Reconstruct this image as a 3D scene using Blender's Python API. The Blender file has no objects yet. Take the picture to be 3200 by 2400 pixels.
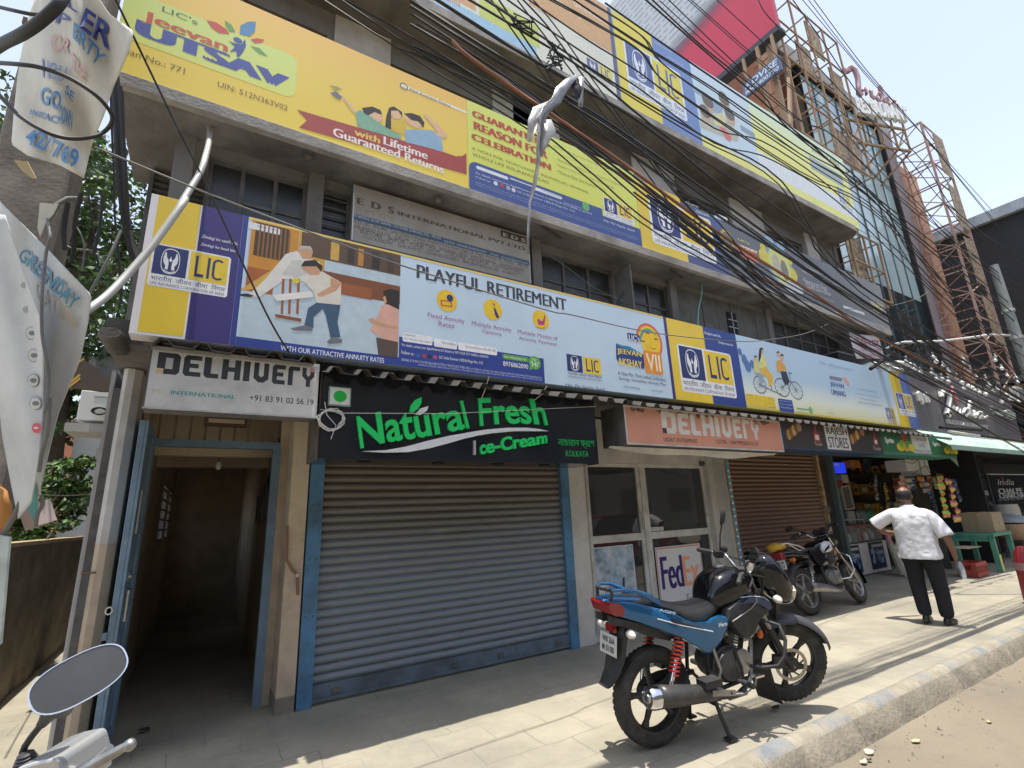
import bpy,bmesh,math,random
from math import sin,cos,pi,radians,sqrt,atan2,exp
from mathutils import Vector,Matrix,noise
random.seed(7)
SC=bpy.context.scene
COL=SC.collection
# ---------------------------------------------------------------- camera, sky, sun, exposure
F=1537.0;CXP,CYP=1600.0,1200.0;H=1.6
yaw,pit,rol=radians(31.896),radians(14.68),radians(-2.353)
_f=Vector((sin(yaw)*cos(pit),cos(yaw)*cos(pit),sin(pit)))
_r=Vector((cos(yaw),-sin(yaw),0));_u=_r.cross(_f)
CR=_r*cos(rol)+_u*sin(rol);CU=_u*cos(rol)-_r*sin(rol);CF=_f
CAMP=Vector((0,0,H))
cd=bpy.data.cameras.new('camera');cam=bpy.data.objects.new('camera',cd);COL.objects.link(cam)
cd.sensor_width=36;cd.lens=36*F/3200;cd.clip_start=.05;cd.clip_end=2000
m=Matrix.Identity(4)
for i in range(3):
 m[i][0]=CR[i];m[i][1]=CU[i];m[i][2]=-CF[i];m[i][3]=CAMP[i]
cam.matrix_world=m;SC.camera=cam
SUN_EL,SUN_AZ=radians(85.8),radians(205)     # high noon sun, a little behind the camera's back
W=bpy.data.worlds.new('World');SC.world=W;W.use_nodes=True
nt=W.node_tree;bg=nt.nodes['Background']
sky=nt.nodes.new('ShaderNodeTexSky');sky.sky_type='NISHITA';sky.sun_disc=False
sky.sun_elevation=SUN_EL;sky.sun_rotation=SUN_AZ;sky.air_density=1.0;sky.dust_density=1.2;sky.ozone_density=1.0
hs=nt.nodes.new('ShaderNodeHueSaturation');hs.inputs['Saturation'].default_value=.6
nt.links.new(sky.outputs[0],hs.inputs['Color']);nt.links.new(hs.outputs[0],bg.inputs[0]);bg.inputs[1].default_value=.15;hs.inputs['Value'].default_value=1.1
sl=bpy.data.lights.new('sun','SUN');sl.energy=3.4;sl.angle=radians(.55);sl.color=(1,.955,.87)
so=bpy.data.objects.new('sun',sl);COL.objects.link(so)
sd=Vector((sin(SUN_AZ)*cos(SUN_EL),cos(SUN_AZ)*cos(SUN_EL),sin(SUN_EL)))
so.rotation_euler=sd.to_track_quat('Z','Y').to_euler();so.location=(0,0,30)
SC.view_settings.view_transform='Standard';SC.view_settings.look='None'
SC.view_settings.exposure=.97;SC.view_settings.gamma=1
SC.render.engine='CYCLES';SC.cycles.max_bounces=8
# ---------------------------------------------------------------- where things stand: photo measurements turned into places
def ray(px,py):return CR*((px-CXP)/F) - CU*((py-CYP)/F) + CF
def atY(px,py,y):
 d=ray(px,py);return CAMP + d*(y/d.y)
def atX(px,py,x):
 d=ray(px,py);return CAMP + d*(x/d.x)
def atZ(px,py,z=0):
 d=ray(px,py);return CAMP + d*((z-H)/d.z)
def atD(px,py,dep):return CAMP + ray(px,py)*dep
_K=dict(c1=(0,0,.42194),c2=(0,600,.42194),c3=(0,1200,.72359),c4=(800,0,.42194),c5=(700,500,.48216),c6=(900,1100,.72359),c7=(1600,0,.42194),c8=(1600,600,.42194),d1=(2400,0,.42194),d2=(2400,600,.42194),d3=(1800,1200,.36157),d4=(2400,1200,.48222),d5=(1800,1600,.48213),d6=(2400,1700,.42194),d7=(2300,1550,.24718),d8=(2700,1450,.3314),e1=(0,1500,.30139),e2=(0,1900,.30139),e3=(2900,1400,.24116),e4=(2550,1350,.30143),e5=(0,0,.30139),e6=(0,1200,.30139),e7=(2800,950,.30143),e8=(2950,1450,.1809),f1=(1300,0,.31646),f2=(1900,0,.30136),f3=(2200,700,.33149),f4=(2350,200,.30137),f5=(0,500,.30139),f6=(350,200,.36162),g1=(1600,700,.31646),g2=(350,980,.31646),g3=(950,1150,.45208),p=(0,0,1),v=(0,0,1.44665))
def c(t,x,y):
 a=_K[t];return a[0]+x*a[2],a[1]+y*a[2]
# ---------------------------------------------------------------- materials
_M={}
def srgb(h):
 if isinstance(h,str):
  v=[int(h[i:i+2],16)/255 for i in (0,2,4)]
  return tuple(x/12.92 if x <= .04045 else ((x+.055)/1.055)**2.4 for x in v)
 return h
def mat(name,col,rough=.6,metal=0,var=.12,scale=3.,dirt=None,dirt_amt=.5,dirt_scale=1.5,bump=0,bscale=40,spec=.5,trans=0,emit=None,coat=0,stretch=None,alpha=1,sub=0,joints=None):
 """Procedural surface: base colour broken by fine and broad noise, optional dirt patches and bump."""
 if name in _M:return _M[name]
 col=srgb(col)
 ma=bpy.data.materials.new(name);ma.use_nodes=True;N=ma.node_tree.nodes;L=ma.node_tree.links
 b=N['Principled BSDF'];b.inputs['Roughness'].default_value=rough;b.inputs['Metallic'].default_value=metal
 b.inputs['Specular IOR Level'].default_value=spec
 if coat:b.inputs['Coat Weight'].default_value=coat;b.inputs['Coat Roughness'].default_value=.06
 if trans:b.inputs['Transmission Weight'].default_value=trans
 if alpha < 1:b.inputs['Alpha'].default_value=alpha
 if sub:b.inputs['Subsurface Weight'].default_value=sub;b.inputs['Subsurface Radius'].default_value=(.02,.01,.005)
 tc=N.new('ShaderNodeTexCoord');vec=tc.outputs['Object']
 if stretch:
  mp=N.new('ShaderNodeMapping');mp.inputs['Scale'].default_value=stretch;L.new(vec,mp.inputs[0]);vec=mp.outputs[0]
 out=None
 if var > 0:
  n1=N.new('ShaderNodeTexNoise');n1.inputs['Scale'].default_value=scale;n1.inputs['Detail'].default_value=6;n1.inputs['Roughness'].default_value=.62;L.new(vec,n1.inputs['Vector'])
  mr=N.new('ShaderNodeMapRange');mr.inputs[1].default_value=.3;mr.inputs[2].default_value=.7;mr.inputs[3].default_value=1-var;mr.inputs[4].default_value=1+var;L.new(n1.outputs['Fac'],mr.inputs[0])
  mx=N.new('ShaderNodeVectorMath');mx.operation='SCALE';mx.inputs[0].default_value=col;L.new(mr.outputs[0],mx.inputs['Scale']);out=mx.outputs[0]
 if dirt:
  n2=N.new('ShaderNodeTexNoise');n2.inputs['Scale'].default_value=dirt_scale;n2.inputs['Detail'].default_value=9;n2.inputs['Roughness'].default_value=.68;L.new(vec,n2.inputs['Vector'])
  rp=N.new('ShaderNodeMapRange');rp.inputs[1].default_value=.52-.22*dirt_amt;rp.inputs[2].default_value=.72-.15*dirt_amt;rp.inputs[4].default_value=min(1,.35+dirt_amt*.7);L.new(n2.outputs['Fac'],rp.inputs[0])
  mm=N.new('ShaderNodeMix');mm.data_type='RGBA';L.new(rp.outputs[0],mm.inputs['Factor'])
  if out:L.new(out,mm.inputs['A'])
  else:mm.inputs['A'].default_value=(*col,1)
  mm.inputs['B'].default_value=(*srgb(dirt),1);out=mm.outputs['Result']
 if out:L.new(out,b.inputs['Base Color'])
 else:b.inputs['Base Color'].default_value=(*col,1)
 if joints:      # worn paving joints, showing only here and there
  bt=N.new('ShaderNodeTexBrick');L.new(tc.outputs['Object'],bt.inputs['Vector']);bt.inputs['Scale'].default_value=1;bt.inputs['Brick Width'].default_value=joints[0];bt.inputs['Row Height'].default_value=joints[1];bt.inputs['Mortar Size'].default_value=.006;bt.inputs['Mortar Smooth'].default_value=.6
  wn=N.new('ShaderNodeTexNoise');wn.inputs['Scale'].default_value=2.2;wn.inputs['Detail'].default_value=3;L.new(tc.outputs['Object'],wn.inputs['Vector']);wm=N.new('ShaderNodeVectorMath');wm.operation='MULTIPLY_ADD';wm.inputs[1].default_value=(.09,.09,0);L.new(wn.outputs['Color'],wm.inputs[0]);L.new(tc.outputs['Object'],wm.inputs[2]);L.new(wm.outputs[0],bt.inputs['Vector'])
  jn=N.new('ShaderNodeTexNoise');jn.inputs['Scale'].default_value=1.3;jn.inputs['Detail'].default_value=4;L.new(tc.outputs['Object'],jn.inputs['Vector']);jm=N.new('ShaderNodeMapRange');jm.inputs[1].default_value=.42;jm.inputs[2].default_value=.62;jm.inputs[4].default_value=joints[2];L.new(jn.outputs['Fac'],jm.inputs[0])
  jj=N.new('ShaderNodeMath');jj.operation='MULTIPLY';L.new(bt.outputs['Fac'],jj.inputs[0]);L.new(jm.outputs[0],jj.inputs[1]);m4=N.new('ShaderNodeMix');m4.data_type='RGBA';L.new(jj.outputs[0],m4.inputs['Factor']);L.new(out,m4.inputs['A']);m4.inputs['B'].default_value=(.085,.078,.062,1);L.new(m4.outputs['Result'],b.inputs['Base Color'])
 if emit:
  b.inputs['Emission Color'].default_value=(*col,1);b.inputs['Emission Strength'].default_value=emit
 if bump:
  n3=N.new('ShaderNodeTexNoise');n3.inputs['Scale'].default_value=bscale;n3.inputs['Detail'].default_value=8;L.new(vec,n3.inputs['Vector'])
  bp=N.new('ShaderNodeBump');bp.inputs['Strength'].default_value=bump;bp.inputs['Distance'].default_value=.02;L.new(n3.outputs['Fac'],bp.inputs['Height']);L.new(bp.outputs[0],b.inputs['Normal'])
 _M[name]=ma;return ma
def ink(h,rough=.5):     # printed ink / vinyl film, named by its colour
 return mat('ink_'+h,h,rough=rough,var=.09,scale=11)
# ---------------------------------------------------------------- mesh builder
class MB:
 def __init__(s):s.v=[];s.f=[];s.m=[];s.ms=[]
 def mi(s,ma):
  if ma not in s.ms:s.ms.append(ma)
  return s.ms.index(ma)
 def add(s,vs,fs,ma):
  o=len(s.v);k=s.mi(ma);s.v += [tuple(x) for x in vs]
  for f in fs:s.f.append([o+i for i in f]);s.m.append(k)
 def box(s,lo,hi,ma,mx=None):
  x0,y0,z0=lo;x1,y1,z1=hi
  vs=[Vector(p) for p in ((x0,y0,z0),(x1,y0,z0),(x1,y1,z0),(x0,y1,z0),(x0,y0,z1),(x1,y0,z1),(x1,y1,z1),(x0,y1,z1))]
  if mx:vs=[mx @ p for p in vs]
  s.add(vs,[(0,3,2,1),(4,5,6,7),(0,1,5,4),(1,2,6,5),(2,3,7,6),(3,0,4,7)],ma)
 def bar(s,a,b,w,h,ma,up=(0,0,1)):
  a=Vector(a);b=Vector(b);d=(b-a).normalized();u=Vector(up)
  if abs(d.dot(u)) > .98:u=Vector((0,1,0))
  sx=d.cross(u).normalized();u=sx.cross(d)
  vs=[p+sx*i*w/2+u*j*h/2 for p in (a,b) for i,j in ((-1,-1),(1,-1),(1,1),(-1,1))]
  s.add(vs,[(3,2,1,0),(4,5,6,7),(0,1,5,4),(1,2,6,5),(2,3,7,6),(3,0,4,7)],ma)
 def tube(s,path,r,ma,n=8,cap=True,closed=False):
  P=[Vector(p) for p in path];rs=r if isinstance(r,(list,tuple)) else [r]*len(P)
  vs=[];fs=[];k=len(P);prev=None
  for i,p in enumerate(P):
   if closed:t=P[(i+1) % k]-P[i-1]
   else:t=P[min(i+1,k-1)]-P[max(i-1,0)]
   t=t.normalized() if t.length > 1e-9 else Vector((0,0,1))
   if prev is None:
    u=Vector((0,0,1)) if abs(t.z) < .9 else Vector((1,0,0));u=(u-t*u.dot(t)).normalized()
   else:
    u=prev-t*prev.dot(t);u=u.normalized() if u.length > 1e-6 else t.orthogonal().normalized()
   prev=u;w=t.cross(u)
   for j in range(n):
    a=2*pi*j/n;vs.append(p+(u*cos(a)+w*sin(a))*rs[i])
  for i in range(k if closed else k-1):
   for j in range(n):
    a,b2=i*n+j,i*n+(j+1) % n;d=((i+1) % k)*n
    fs.append((a,b2,d+(j+1) % n,d+j))
  if cap and not closed:fs += [tuple(range(n))[::-1],tuple(range((k-1)*n,k*n))]
  s.add(vs,fs,ma)
 def lathe(s,prof,o,ax,ma,n=24,cap=True):      # prof: (radius, distance along the axis)
  o=Vector(o);ax=Vector(ax).normalized();u=ax.orthogonal().normalized();w=ax.cross(u);vs=[];fs=[]
  for r,h in prof:
   for j in range(n):
    a=2*pi*j/n;vs.append(o+ax*h+(u*cos(a)+w*sin(a))*max(r,1e-4))
  for i in range(len(prof)-1):
   for j in range(n):fs.append((i*n+j,i*n+(j+1) % n,(i+1)*n+(j+1) % n,(i+1)*n+j))
  if cap:fs += [tuple(range(n))[::-1],tuple(range((len(prof)-1)*n,len(prof)*n))]
  s.add(vs,fs,ma)
 def rings(s,R,ma,cap=True,closed=True):
  n=len(R[0]);vs=[p for q in R for p in q];fs=[]
  for i in range(len(R)-1):
   for j in range(n if closed else n-1):fs.append((i*n+j,i*n+(j+1) % n,(i+1)*n+(j+1) % n,(i+1)*n+j))
  if cap:fs += [tuple(range(n))[::-1],tuple(range((len(R)-1)*n,len(R)*n))]
  s.add(vs,fs,ma)
 def prism(s,pts,off,ma):       # closed outline swept by the vector off
  off=Vector(off);P=[Vector(p) for p in pts];n=len(P)
  vs=P+[p+off for p in P]
  s.add(vs,[tuple(range(n))[::-1],tuple(range(n,2*n))]+[(i,(i+1) % n,n+(i+1) % n,n+i) for i in range(n)],ma)
 def sphere(s,o,r,ma,nu=12,nv=8,sc=(1,1,1),mx=None):
  o=Vector(o);vs=[];fs=[]
  for i in range(nv+1):
   t=pi*i/nv
   for j in range(nu):
    a=2*pi*j/nu;p=Vector((sin(t)*cos(a)*r*sc[0],sin(t)*sin(a)*r*sc[1],cos(t)*r*sc[2]))
    vs.append(o+(mx @ p if mx else p))
  for i in range(nv):
   for j in range(nu):fs.append((i*nu+j,(i+1)*nu+j,(i+1)*nu+(j+1) % nu,i*nu+(j+1) % nu))
  s.add(vs,fs,ma)
 def build(s,name,parent=None,smooth=None,bevel=0,sub=0,loc=None):
  me=bpy.data.meshes.new(name);me.from_pydata(s.v,[],s.f)
  for ma in s.ms:me.materials.append(ma)
  me.polygons.foreach_set('material_index',s.m)
  bm=bmesh.new();bm.from_mesh(me)
  if smooth is not None or bevel or sub:bmesh.ops.remove_doubles(bm,verts=bm.verts,dist=1e-5)
  bmesh.ops.recalc_face_normals(bm,faces=bm.faces) if not getattr(s,'keep',False) else None
  bm.to_mesh(me);bm.free()
  if smooth is not None:
   me.polygons.foreach_set('use_smooth',[True]*len(me.polygons))
   try:me.set_sharp_from_angle(angle=radians(smooth))
   except Exception:pass
  o=bpy.data.objects.new(name,me);COL.objects.link(o)
  if parent is not None:
   o.parent=parent;o.matrix_parent_inverse=parent_inv(parent)
  if bevel:
   b=o.modifiers.new('bevel','BEVEL');b.width=bevel;b.segments=2;b.limit_method='ANGLE'
  if sub:
   b=o.modifiers.new('sub','SUBSURF');b.levels=sub;b.render_levels=sub
  return o
def parent_inv(p):     # parts are modelled in place; a thing's Empty sits at its base
 if p.type == 'EMPTY' and p.parent is None:return Matrix.LocRotScale(p.location,p.rotation_euler,p.scale).inverted()
 return Matrix.Identity(4)
def tag(o,label=None,cat=None,group=None,kind=None):
 if label:o['label']=label
 if cat:o['category']=cat
 if group:o['group']=group
 if kind:o['kind']=kind
 return o
def thing(name,label,cat,loc=(0,0,0),group=None):
 o=bpy.data.objects.new(name,None);o.empty_display_size=.1;o.location=loc;COL.objects.link(o)
 return tag(o,label,cat,group)
def dup(root,loc,rot=None,label=None,group=None):
 r=root.copy();COL.objects.link(r);r.location=loc
 if rot is not None:r.rotation_euler=rot
 if label:r['label']=label
 if group:r['group']=group
 for ch in root.children:
  q=ch.copy();COL.objects.link(q);q.parent=r
  for g in ch.children:
   d=g.copy();COL.objects.link(d);d.parent=q
 return r
# ---------------------------------------------------------------- lettering
_T={}
def glyphs(t,bold=0.,ext=0.,res=3,shear=0.):
 k=(t,bold,ext,res,shear)
 if k in _T:return _T[k]
 cu=bpy.data.curves.new('t','FONT');cu.body=t;cu.size=1;cu.resolution_u=res;cu.offset=bold;cu.extrude=ext;cu.shear=shear;cu.fill_mode='FRONT' if ext == 0 else 'BOTH'
 cu.align_x='LEFT'
 o=bpy.data.objects.new('t',cu);COL.objects.link(o);bpy.context.view_layer.update()
 me=bpy.data.meshes.new_from_object(o.evaluated_get(bpy.context.evaluated_depsgraph_get()))
 vs=[tuple(v.co) for v in me.vertices];fs=[tuple(p.vertices) for p in me.polygons]
 bpy.data.objects.remove(o);bpy.data.meshes.remove(me);bpy.data.curves.remove(cu)
 if not vs:vs=[(0,0,0)]
 bx=(min(v[0] for v in vs),max(v[0] for v in vs),min(v[1] for v in vs),max(v[1] for v in vs))
 _T[k]=(vs,fs,bx);return _T[k]
class Face:
 """A flat surface y = const facing the street (or any plane) that carries print: points come as photo measurements of that surface."""
 def __init__(s,y):s.y=y;s.L=0
 def q(s,t,x,y=None):
  px=c(t,x,y);return atY(px[0],px[1],s.y)
 def lay(s,n):return s.y-.0004-.00025*n
 def up(s,n):      # every print gets a hair of its own so no two lie in one plane
  s.L=(s.L+1) % 60;return s.lay(n)-s.L*3e-6
 def poly(s,mb,t,pts,ma,n=1):
  P=[s.q(t,*p) for p in pts];y=s.up(n);mb.add([(p.x,y,p.z) for p in P],[tuple(range(len(P)))],ma)
 def rect(s,mb,t,a,b,ma,n=1,r=0):
  A=s.q(t,*a);B=s.q(t,*b);s.rxz(mb,A.x,B.x,B.z,A.z,ma,n,r)
 def rxz(s,mb,x0,x1,z0,z1,ma,n=1,r=0):
  r=min(r,abs(z1-z0)*.48,abs(x1-x0)*.48)
  if r <= 0:P=[(x0,z0),(x1,z0),(x1,z1),(x0,z1)]
  else:
   P=[]
   for cx,cz,a0 in ((x1-r,z0+r,-90),(x1-r,z1-r,0),(x0+r,z1-r,90),(x0+r,z0+r,180)):
    P += [(cx+r*cos(radians(a0+i*18)),cz+r*sin(radians(a0+i*18))) for i in range(6)]
  y=s.up(n);mb.add([(x,y,z) for x,z in P],[tuple(range(len(P)))],ma)
 def disc(s,mb,x,z,rx,rz,ma,n=1,k=24):
  y=s.up(n);mb.add([(x+rx*cos(2*pi*i/k),y,z+rz*sin(2*pi*i/k)) for i in range(k)],[tuple(range(k))],ma)
 def ringd(s,mb,x,z,rx,rz,w,ma,n=1,k=28):
  vs=[(x+(rx-e*w)*cos(2*pi*i/k),s.lay(n),z+(rz-e*w)*sin(2*pi*i/k)) for e in (0,1) for i in range(k)]
  mb.add(vs,[(i,(i+1) % k,k+(i+1) % k,k+i) for i in range(k)],ma)
 def txz(s,mb,t,x0,x1,z0,z1,ma,n=2,bold=0.,res=3,ext=0.,shear=0.,rot=0.,pts=None):
  if bold > .003 and not ext:      # heavy type: the strokes are widened sideways
   d=bold*(1.1 if bold >= .025 else .62);b=glyphs(t,0.,0.,res,shear)[2];k=d/(b[1]-b[0])
   for i,sh in enumerate((0,-1,1)):
    f=(lambda u,v_,q=sh*k:pts(u*(1-2*k)+k+q,v_)) if pts else (lambda u,v_,q=sh*k:(x0+(u*(1-2*k)+k+q)*(x1-x0),z0+v_*(z1-z0)))
    s.txz(mb,t,x0,x1,z0,z1,ma,n+.1*i,0.,res,0.,shear,pts=f)
   return
  vs,fs,b=glyphs(t,bold if ext else 0.,0.,res,shear);yy=s.up(n)
  w=b[1]-b[0] or 1;h=b[3]-b[2] or 1;out=[]
  for v in vs:
   u,k=(v[0]-b[0])/w,(v[1]-b[2])/h
   if pts:   # bend along bottom and top edges given as functions
    x,z=pts(u,k)
   else:x,z=x0+u*(x1-x0),z0+k*(z1-z0)
   out.append((x,yy,z))
  if ext:
   m0=len(out);o2=[(x,y-ext,z) for x,y,z in out]
   ed={}
   for f in fs:
    for i in range(len(f)):
     e=(f[i],f[(i+1) % len(f)]);ed[e]=1
   side=[(a,b2,m0+b2,m0+a) for a,b2 in ed if (b2,a) not in ed]
   mb.add(out+o2,[tuple(m0+i for i in f) for f in fs]+side,ma)
  else:mb.add(out,fs,ma)
 def text(s,mb,t,tag_,a,b,ma,n=2,**kw):    # a: top left, b: bottom right corner of the words in the photo
  A=s.q(tag_,*a);B=s.q(tag_,*b);s.txz(mb,t,A.x,B.x,B.z,A.z,ma,n,**kw)
def board(root,name,x0,x1,z0,z1,y,th,ma,frame=None,fw=.02):
 b=MB();b.box((x0,y,z0),(x1,y+th,z1),ma);o=b.build(name,root)
 if frame:
  g=MB();p=.006
  g.box((x0-fw,y-p,z0-fw),(x1+fw,y+th+.003,z0),frame);g.box((x0-fw,y-p,z1),(x1+fw,y+th+.003,z1+fw),frame)
  g.box((x0-fw,y-p,z0),(x0,y+th+.003,z1),frame);g.box((x1,y-p,z0),(x1+fw,y+th+.003,z1),frame)
  g.build('frame',root)
 return o
# ---------------------------------------------------------------- ground, road, pavement, kerb
YS,YF1,YF2,YW=4.1,4.5,4.68,5.26
M_conc=mat('pavement_concrete',(.325,.292,.222),rough=.9,var=.14,scale=1.6,dirt=(.19,.18,.15),dirt_amt=.45,dirt_scale=.9,bump=.35,bscale=35,joints=(.46,.31,.5))
M_road=mat('road_dust',(.25,.21,.15),rough=.95,var=.22,scale=1.1,dirt=(.115,.098,.078),dirt_amt=.55,dirt_scale=.55,bump=.5,bscale=60)
b=MB();b.box((-400,-400,-.6),(600,600,-.3),mat('far_ground',(.3,.27,.2),rough=1));tag(b.build('ground'),kind='structure')
def wob(x,y,a=.012):return a*noise.noise(Vector((x*1.7,y*1.7,3)))+a*.4*noise.noise(Vector((x*6,y*6,9)))
def sheet(x0,x1,y0,y1,nx,ny,z,ma,name,a=.012,edge=None):
 mb=MB();vs=[];fs=[]
 for i in range(nx+1):
  for j in range(ny+1):
   x=x0+(x1-x0)*i/nx;y=y0+(y1-y0)*j/ny;vs.append((x,y,z+wob(x,y,a)))
 for i in range(nx):
  for j in range(ny):q=i*(ny+1)+j;fs.append((q,q+ny+1,q+ny+2,q+1))
 mb.add(vs,fs,ma);return tag(mb.build(name,smooth=60),kind='structure')
sheet(-8,60,-9,2.35,200,60,-.15,M_road,'road',.02)
# pavement: one sheet that dips towards the kerb, plus worn paving slabs laid on its outer half
mb=MB();vs=[];fs=[];NX,NY=260,24
for i in range(NX+1):
 for j in range(NY+1):
  x=-8+60*(i/NX)**1.25;y=2.40+10.6*(j/NY);vs.append((x,y,-.012+wob(x,y,.007)))
for i in range(NX):
 for j in range(NY):q=i*(NY+1)+j;fs.append((q,q+NY+1,q+NY+2,q+1))
mb.add(vs,fs,M_conc);tag(mb.build('pavement',smooth=60),kind='structure')
# kerb: rounded concrete, blocks painted blue and white by turns, paint worn through
Kc=[mat('kerb_white',(.34,.305,.24),rough=.9,var=.2,scale=5,dirt=(.25,.22,.165),dirt_amt=.9,dirt_scale=7,bump=.5,bscale=50,stretch=(1,1,1)),
      mat('kerb_blue',(.175,.195,.215),rough=.9,var=.2,scale=5,dirt=(.28,.25,.195),dirt_amt=.82,dirt_scale=7,bump=.4,bscale=50),
      mat('kerb_face',(.25,.22,.17),rough=.95,var=.28,scale=3,dirt=(.13,.115,.09),dirt_amt=.6,dirt_scale=2.6,bump=.6,bscale=35)]
mb=MB();prof=[(2.475,-.014),(2.445,.008),(2.41,.024),(2.37,.029),(2.335,.018),(2.305,-.008),(2.28,-.04),(2.255,-.08),(2.238,-.125),(2.222,-.17)]
x=-6.0;bi=0;R=random.Random(5)
while x < 40:
 w=.37+R.uniform(-.05,.05);n=8
 vs=[];sk=R.uniform(-.02,.02)
 for i in range(n+1):
  for j,(yy,zz) in enumerate(prof):
   xx=x+w*i/n+sk*(yy-2.38)*2
   q=.012*noise.noise(Vector((xx*3,yy*4,1)))
   vs.append((xx,yy-q,zz+q*.8+wob(xx,yy,.006)))
 k=len(prof)
 for part in (0,1):
  fs=[(i*k+j,(i+1)*k+j,(i+1)*k+j+1,i*k+j+1) for i in range(n) for j in range(k-1) if (j >= 5) == bool(part)]
  mb.add(vs,fs,Kc[2] if part else Kc[bi % 2])
 x += w;bi += 1
tag(mb.build('kerb',smooth=50),kind='structure')
# ---------------------------------------------------------------- the old building
M_wall=mat('old_plaster',(.24,.23,.215),rough=.95,var=.2,scale=2.2,dirt=(.07,.062,.055),dirt_amt=.55,dirt_scale=1.1,bump=.3,bscale=25)
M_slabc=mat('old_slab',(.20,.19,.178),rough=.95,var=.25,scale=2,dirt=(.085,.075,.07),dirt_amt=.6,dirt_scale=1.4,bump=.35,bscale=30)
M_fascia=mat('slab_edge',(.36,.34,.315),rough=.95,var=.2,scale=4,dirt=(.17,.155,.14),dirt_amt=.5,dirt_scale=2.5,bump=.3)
M_white=mat('whitewash',(.58,.56,.53),rough=.9,var=.1,scale=2.5,dirt=(.33,.31,.28),dirt_amt=.4,dirt_scale=1.6,bump=.2)
M_cream=mat('cream_paint',(.56,.47,.33),rough=.85,var=.1,scale=3,dirt=(.30,.23,.15),dirt_amt=.38,dirt_scale=2,bump=.12)
M_beige=mat('beige_paint',(.50,.40,.295),rough=.85,var=.1,scale=3,dirt=(.27,.2,.14),dirt_amt=.4,dirt_scale=2.2,bump=.12)
M_frame=mat('window_steel',(.10,.095,.09),rough=.7,var=.25,scale=8,dirt=(.2,.18,.16),dirt_amt=.35,dirt_scale=6)
M_alu=mat('aluminium',(.55,.54,.52),rough=.45,metal=.6,var=.12,scale=10,dirt=(.33,.31,.28),dirt_amt=.35,dirt_scale=7)
M_pane=mat('dusty_pane',(.022,.023,.025),rough=.28,var=.3,scale=4,dirt=(.065,.063,.06),dirt_amt=.5,dirt_scale=2.3)
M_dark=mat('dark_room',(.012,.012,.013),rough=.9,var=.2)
M_board=mat('grey_board',(.15,.145,.135),rough=.85,var=.18,scale=3,dirt=(.07,.065,.06),dirt_amt=.5,dirt_scale=2)
BL=thing('shop_building','old three storey grey plaster building hung with insurance billboards above its shops','building',(-.26,YF1,0))
XL,XR=-.26,11.75
# floors between the shops and above
mb=MB()
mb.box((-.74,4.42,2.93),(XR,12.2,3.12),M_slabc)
mb.box((XL-.02,YF1+.16,3.12),(XR,9,3.6),M_wall)
mb.build('floor_slab',BL)
mb=MB();zs=4.885
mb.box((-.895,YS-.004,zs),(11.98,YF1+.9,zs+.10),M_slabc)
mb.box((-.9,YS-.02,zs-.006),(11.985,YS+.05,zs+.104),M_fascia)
mb.build('sunshade_slab',BL,bevel=.006)
z3=7.20
mb=MB();ns=8
P=[(-.92,YS-.003),(11.45,YS-.003)]+[(11.45+.28*sin(radians(a)),YS+.28-.283*cos(radians(a))) for a in (15,35,55,75,90)]+[(11.73,9),(-.92,9)]
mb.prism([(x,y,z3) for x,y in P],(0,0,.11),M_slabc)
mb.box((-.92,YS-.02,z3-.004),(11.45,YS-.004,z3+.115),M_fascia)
mb.build('sunshade_slab',BL)
# first floor wall with openings (measured on its own plane)
f1=Face(YF1);f2=Face(YF2)
def wall_with_holes(name,x0,x1,z0,z1,y,th,holes,ma,parent):
 mb=MB();xs=sorted({x0,x1,*[h[0] for h in holes],*[h[1] for h in holes]});zs_=sorted({z0,z1,*[h[2] for h in holes],*[h[3] for h in holes]})
 for i in range(len(xs)-1):
  j=0
  while j < len(zs_)-1:
   def hole(j):
    cx,cz=(xs[i]+xs[i+1])/2,(zs_[j]+zs_[j+1])/2
    return any(h[0] < cx < h[1] and h[2] < cz < h[3] for h in holes)
   if hole(j):j += 1;continue
   k=j
   while k+1 < len(zs_)-1 and not hole(k+1):k += 1
   mb.box((xs[i],y,zs_[j]),(xs[i+1],y+th,zs_[k+1]),ma);j=k+1
 return mb.build(name,parent)
def X1(t,x,y):return f1.q(t,x,y).x
def X2(t,x,y):return f2.q(t,x,y).x
ztop1=4.78;zb1=3.75
A=[(X1('f6',850,760),X1('f6',1700,960)),(X1('f6',1810,980),X1('c5',830,170)),(X1('g1',260,260),X1('g1',990,420)),(X1('g1',1150,440),X1('g1',1530,540)),(X1('f3',620,830),X1('f3',1290,1080))]
holes1=[(a,b_,zb1,ztop1) for a,b_ in A]
wall_with_holes('wall',XL,XR,3.12,zs,YF1,.16,holes1,M_wall,BL)
mb=MB();mb.box((XL,YF1+1.2,3.6),(XR,YF1+1.3,7.2),M_dark);mb.box((XR-.1,YF1+.161,3.6),(XR,YF1+1.2,7.2),M_wall);mb.build('inner_wall',BL)
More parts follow.
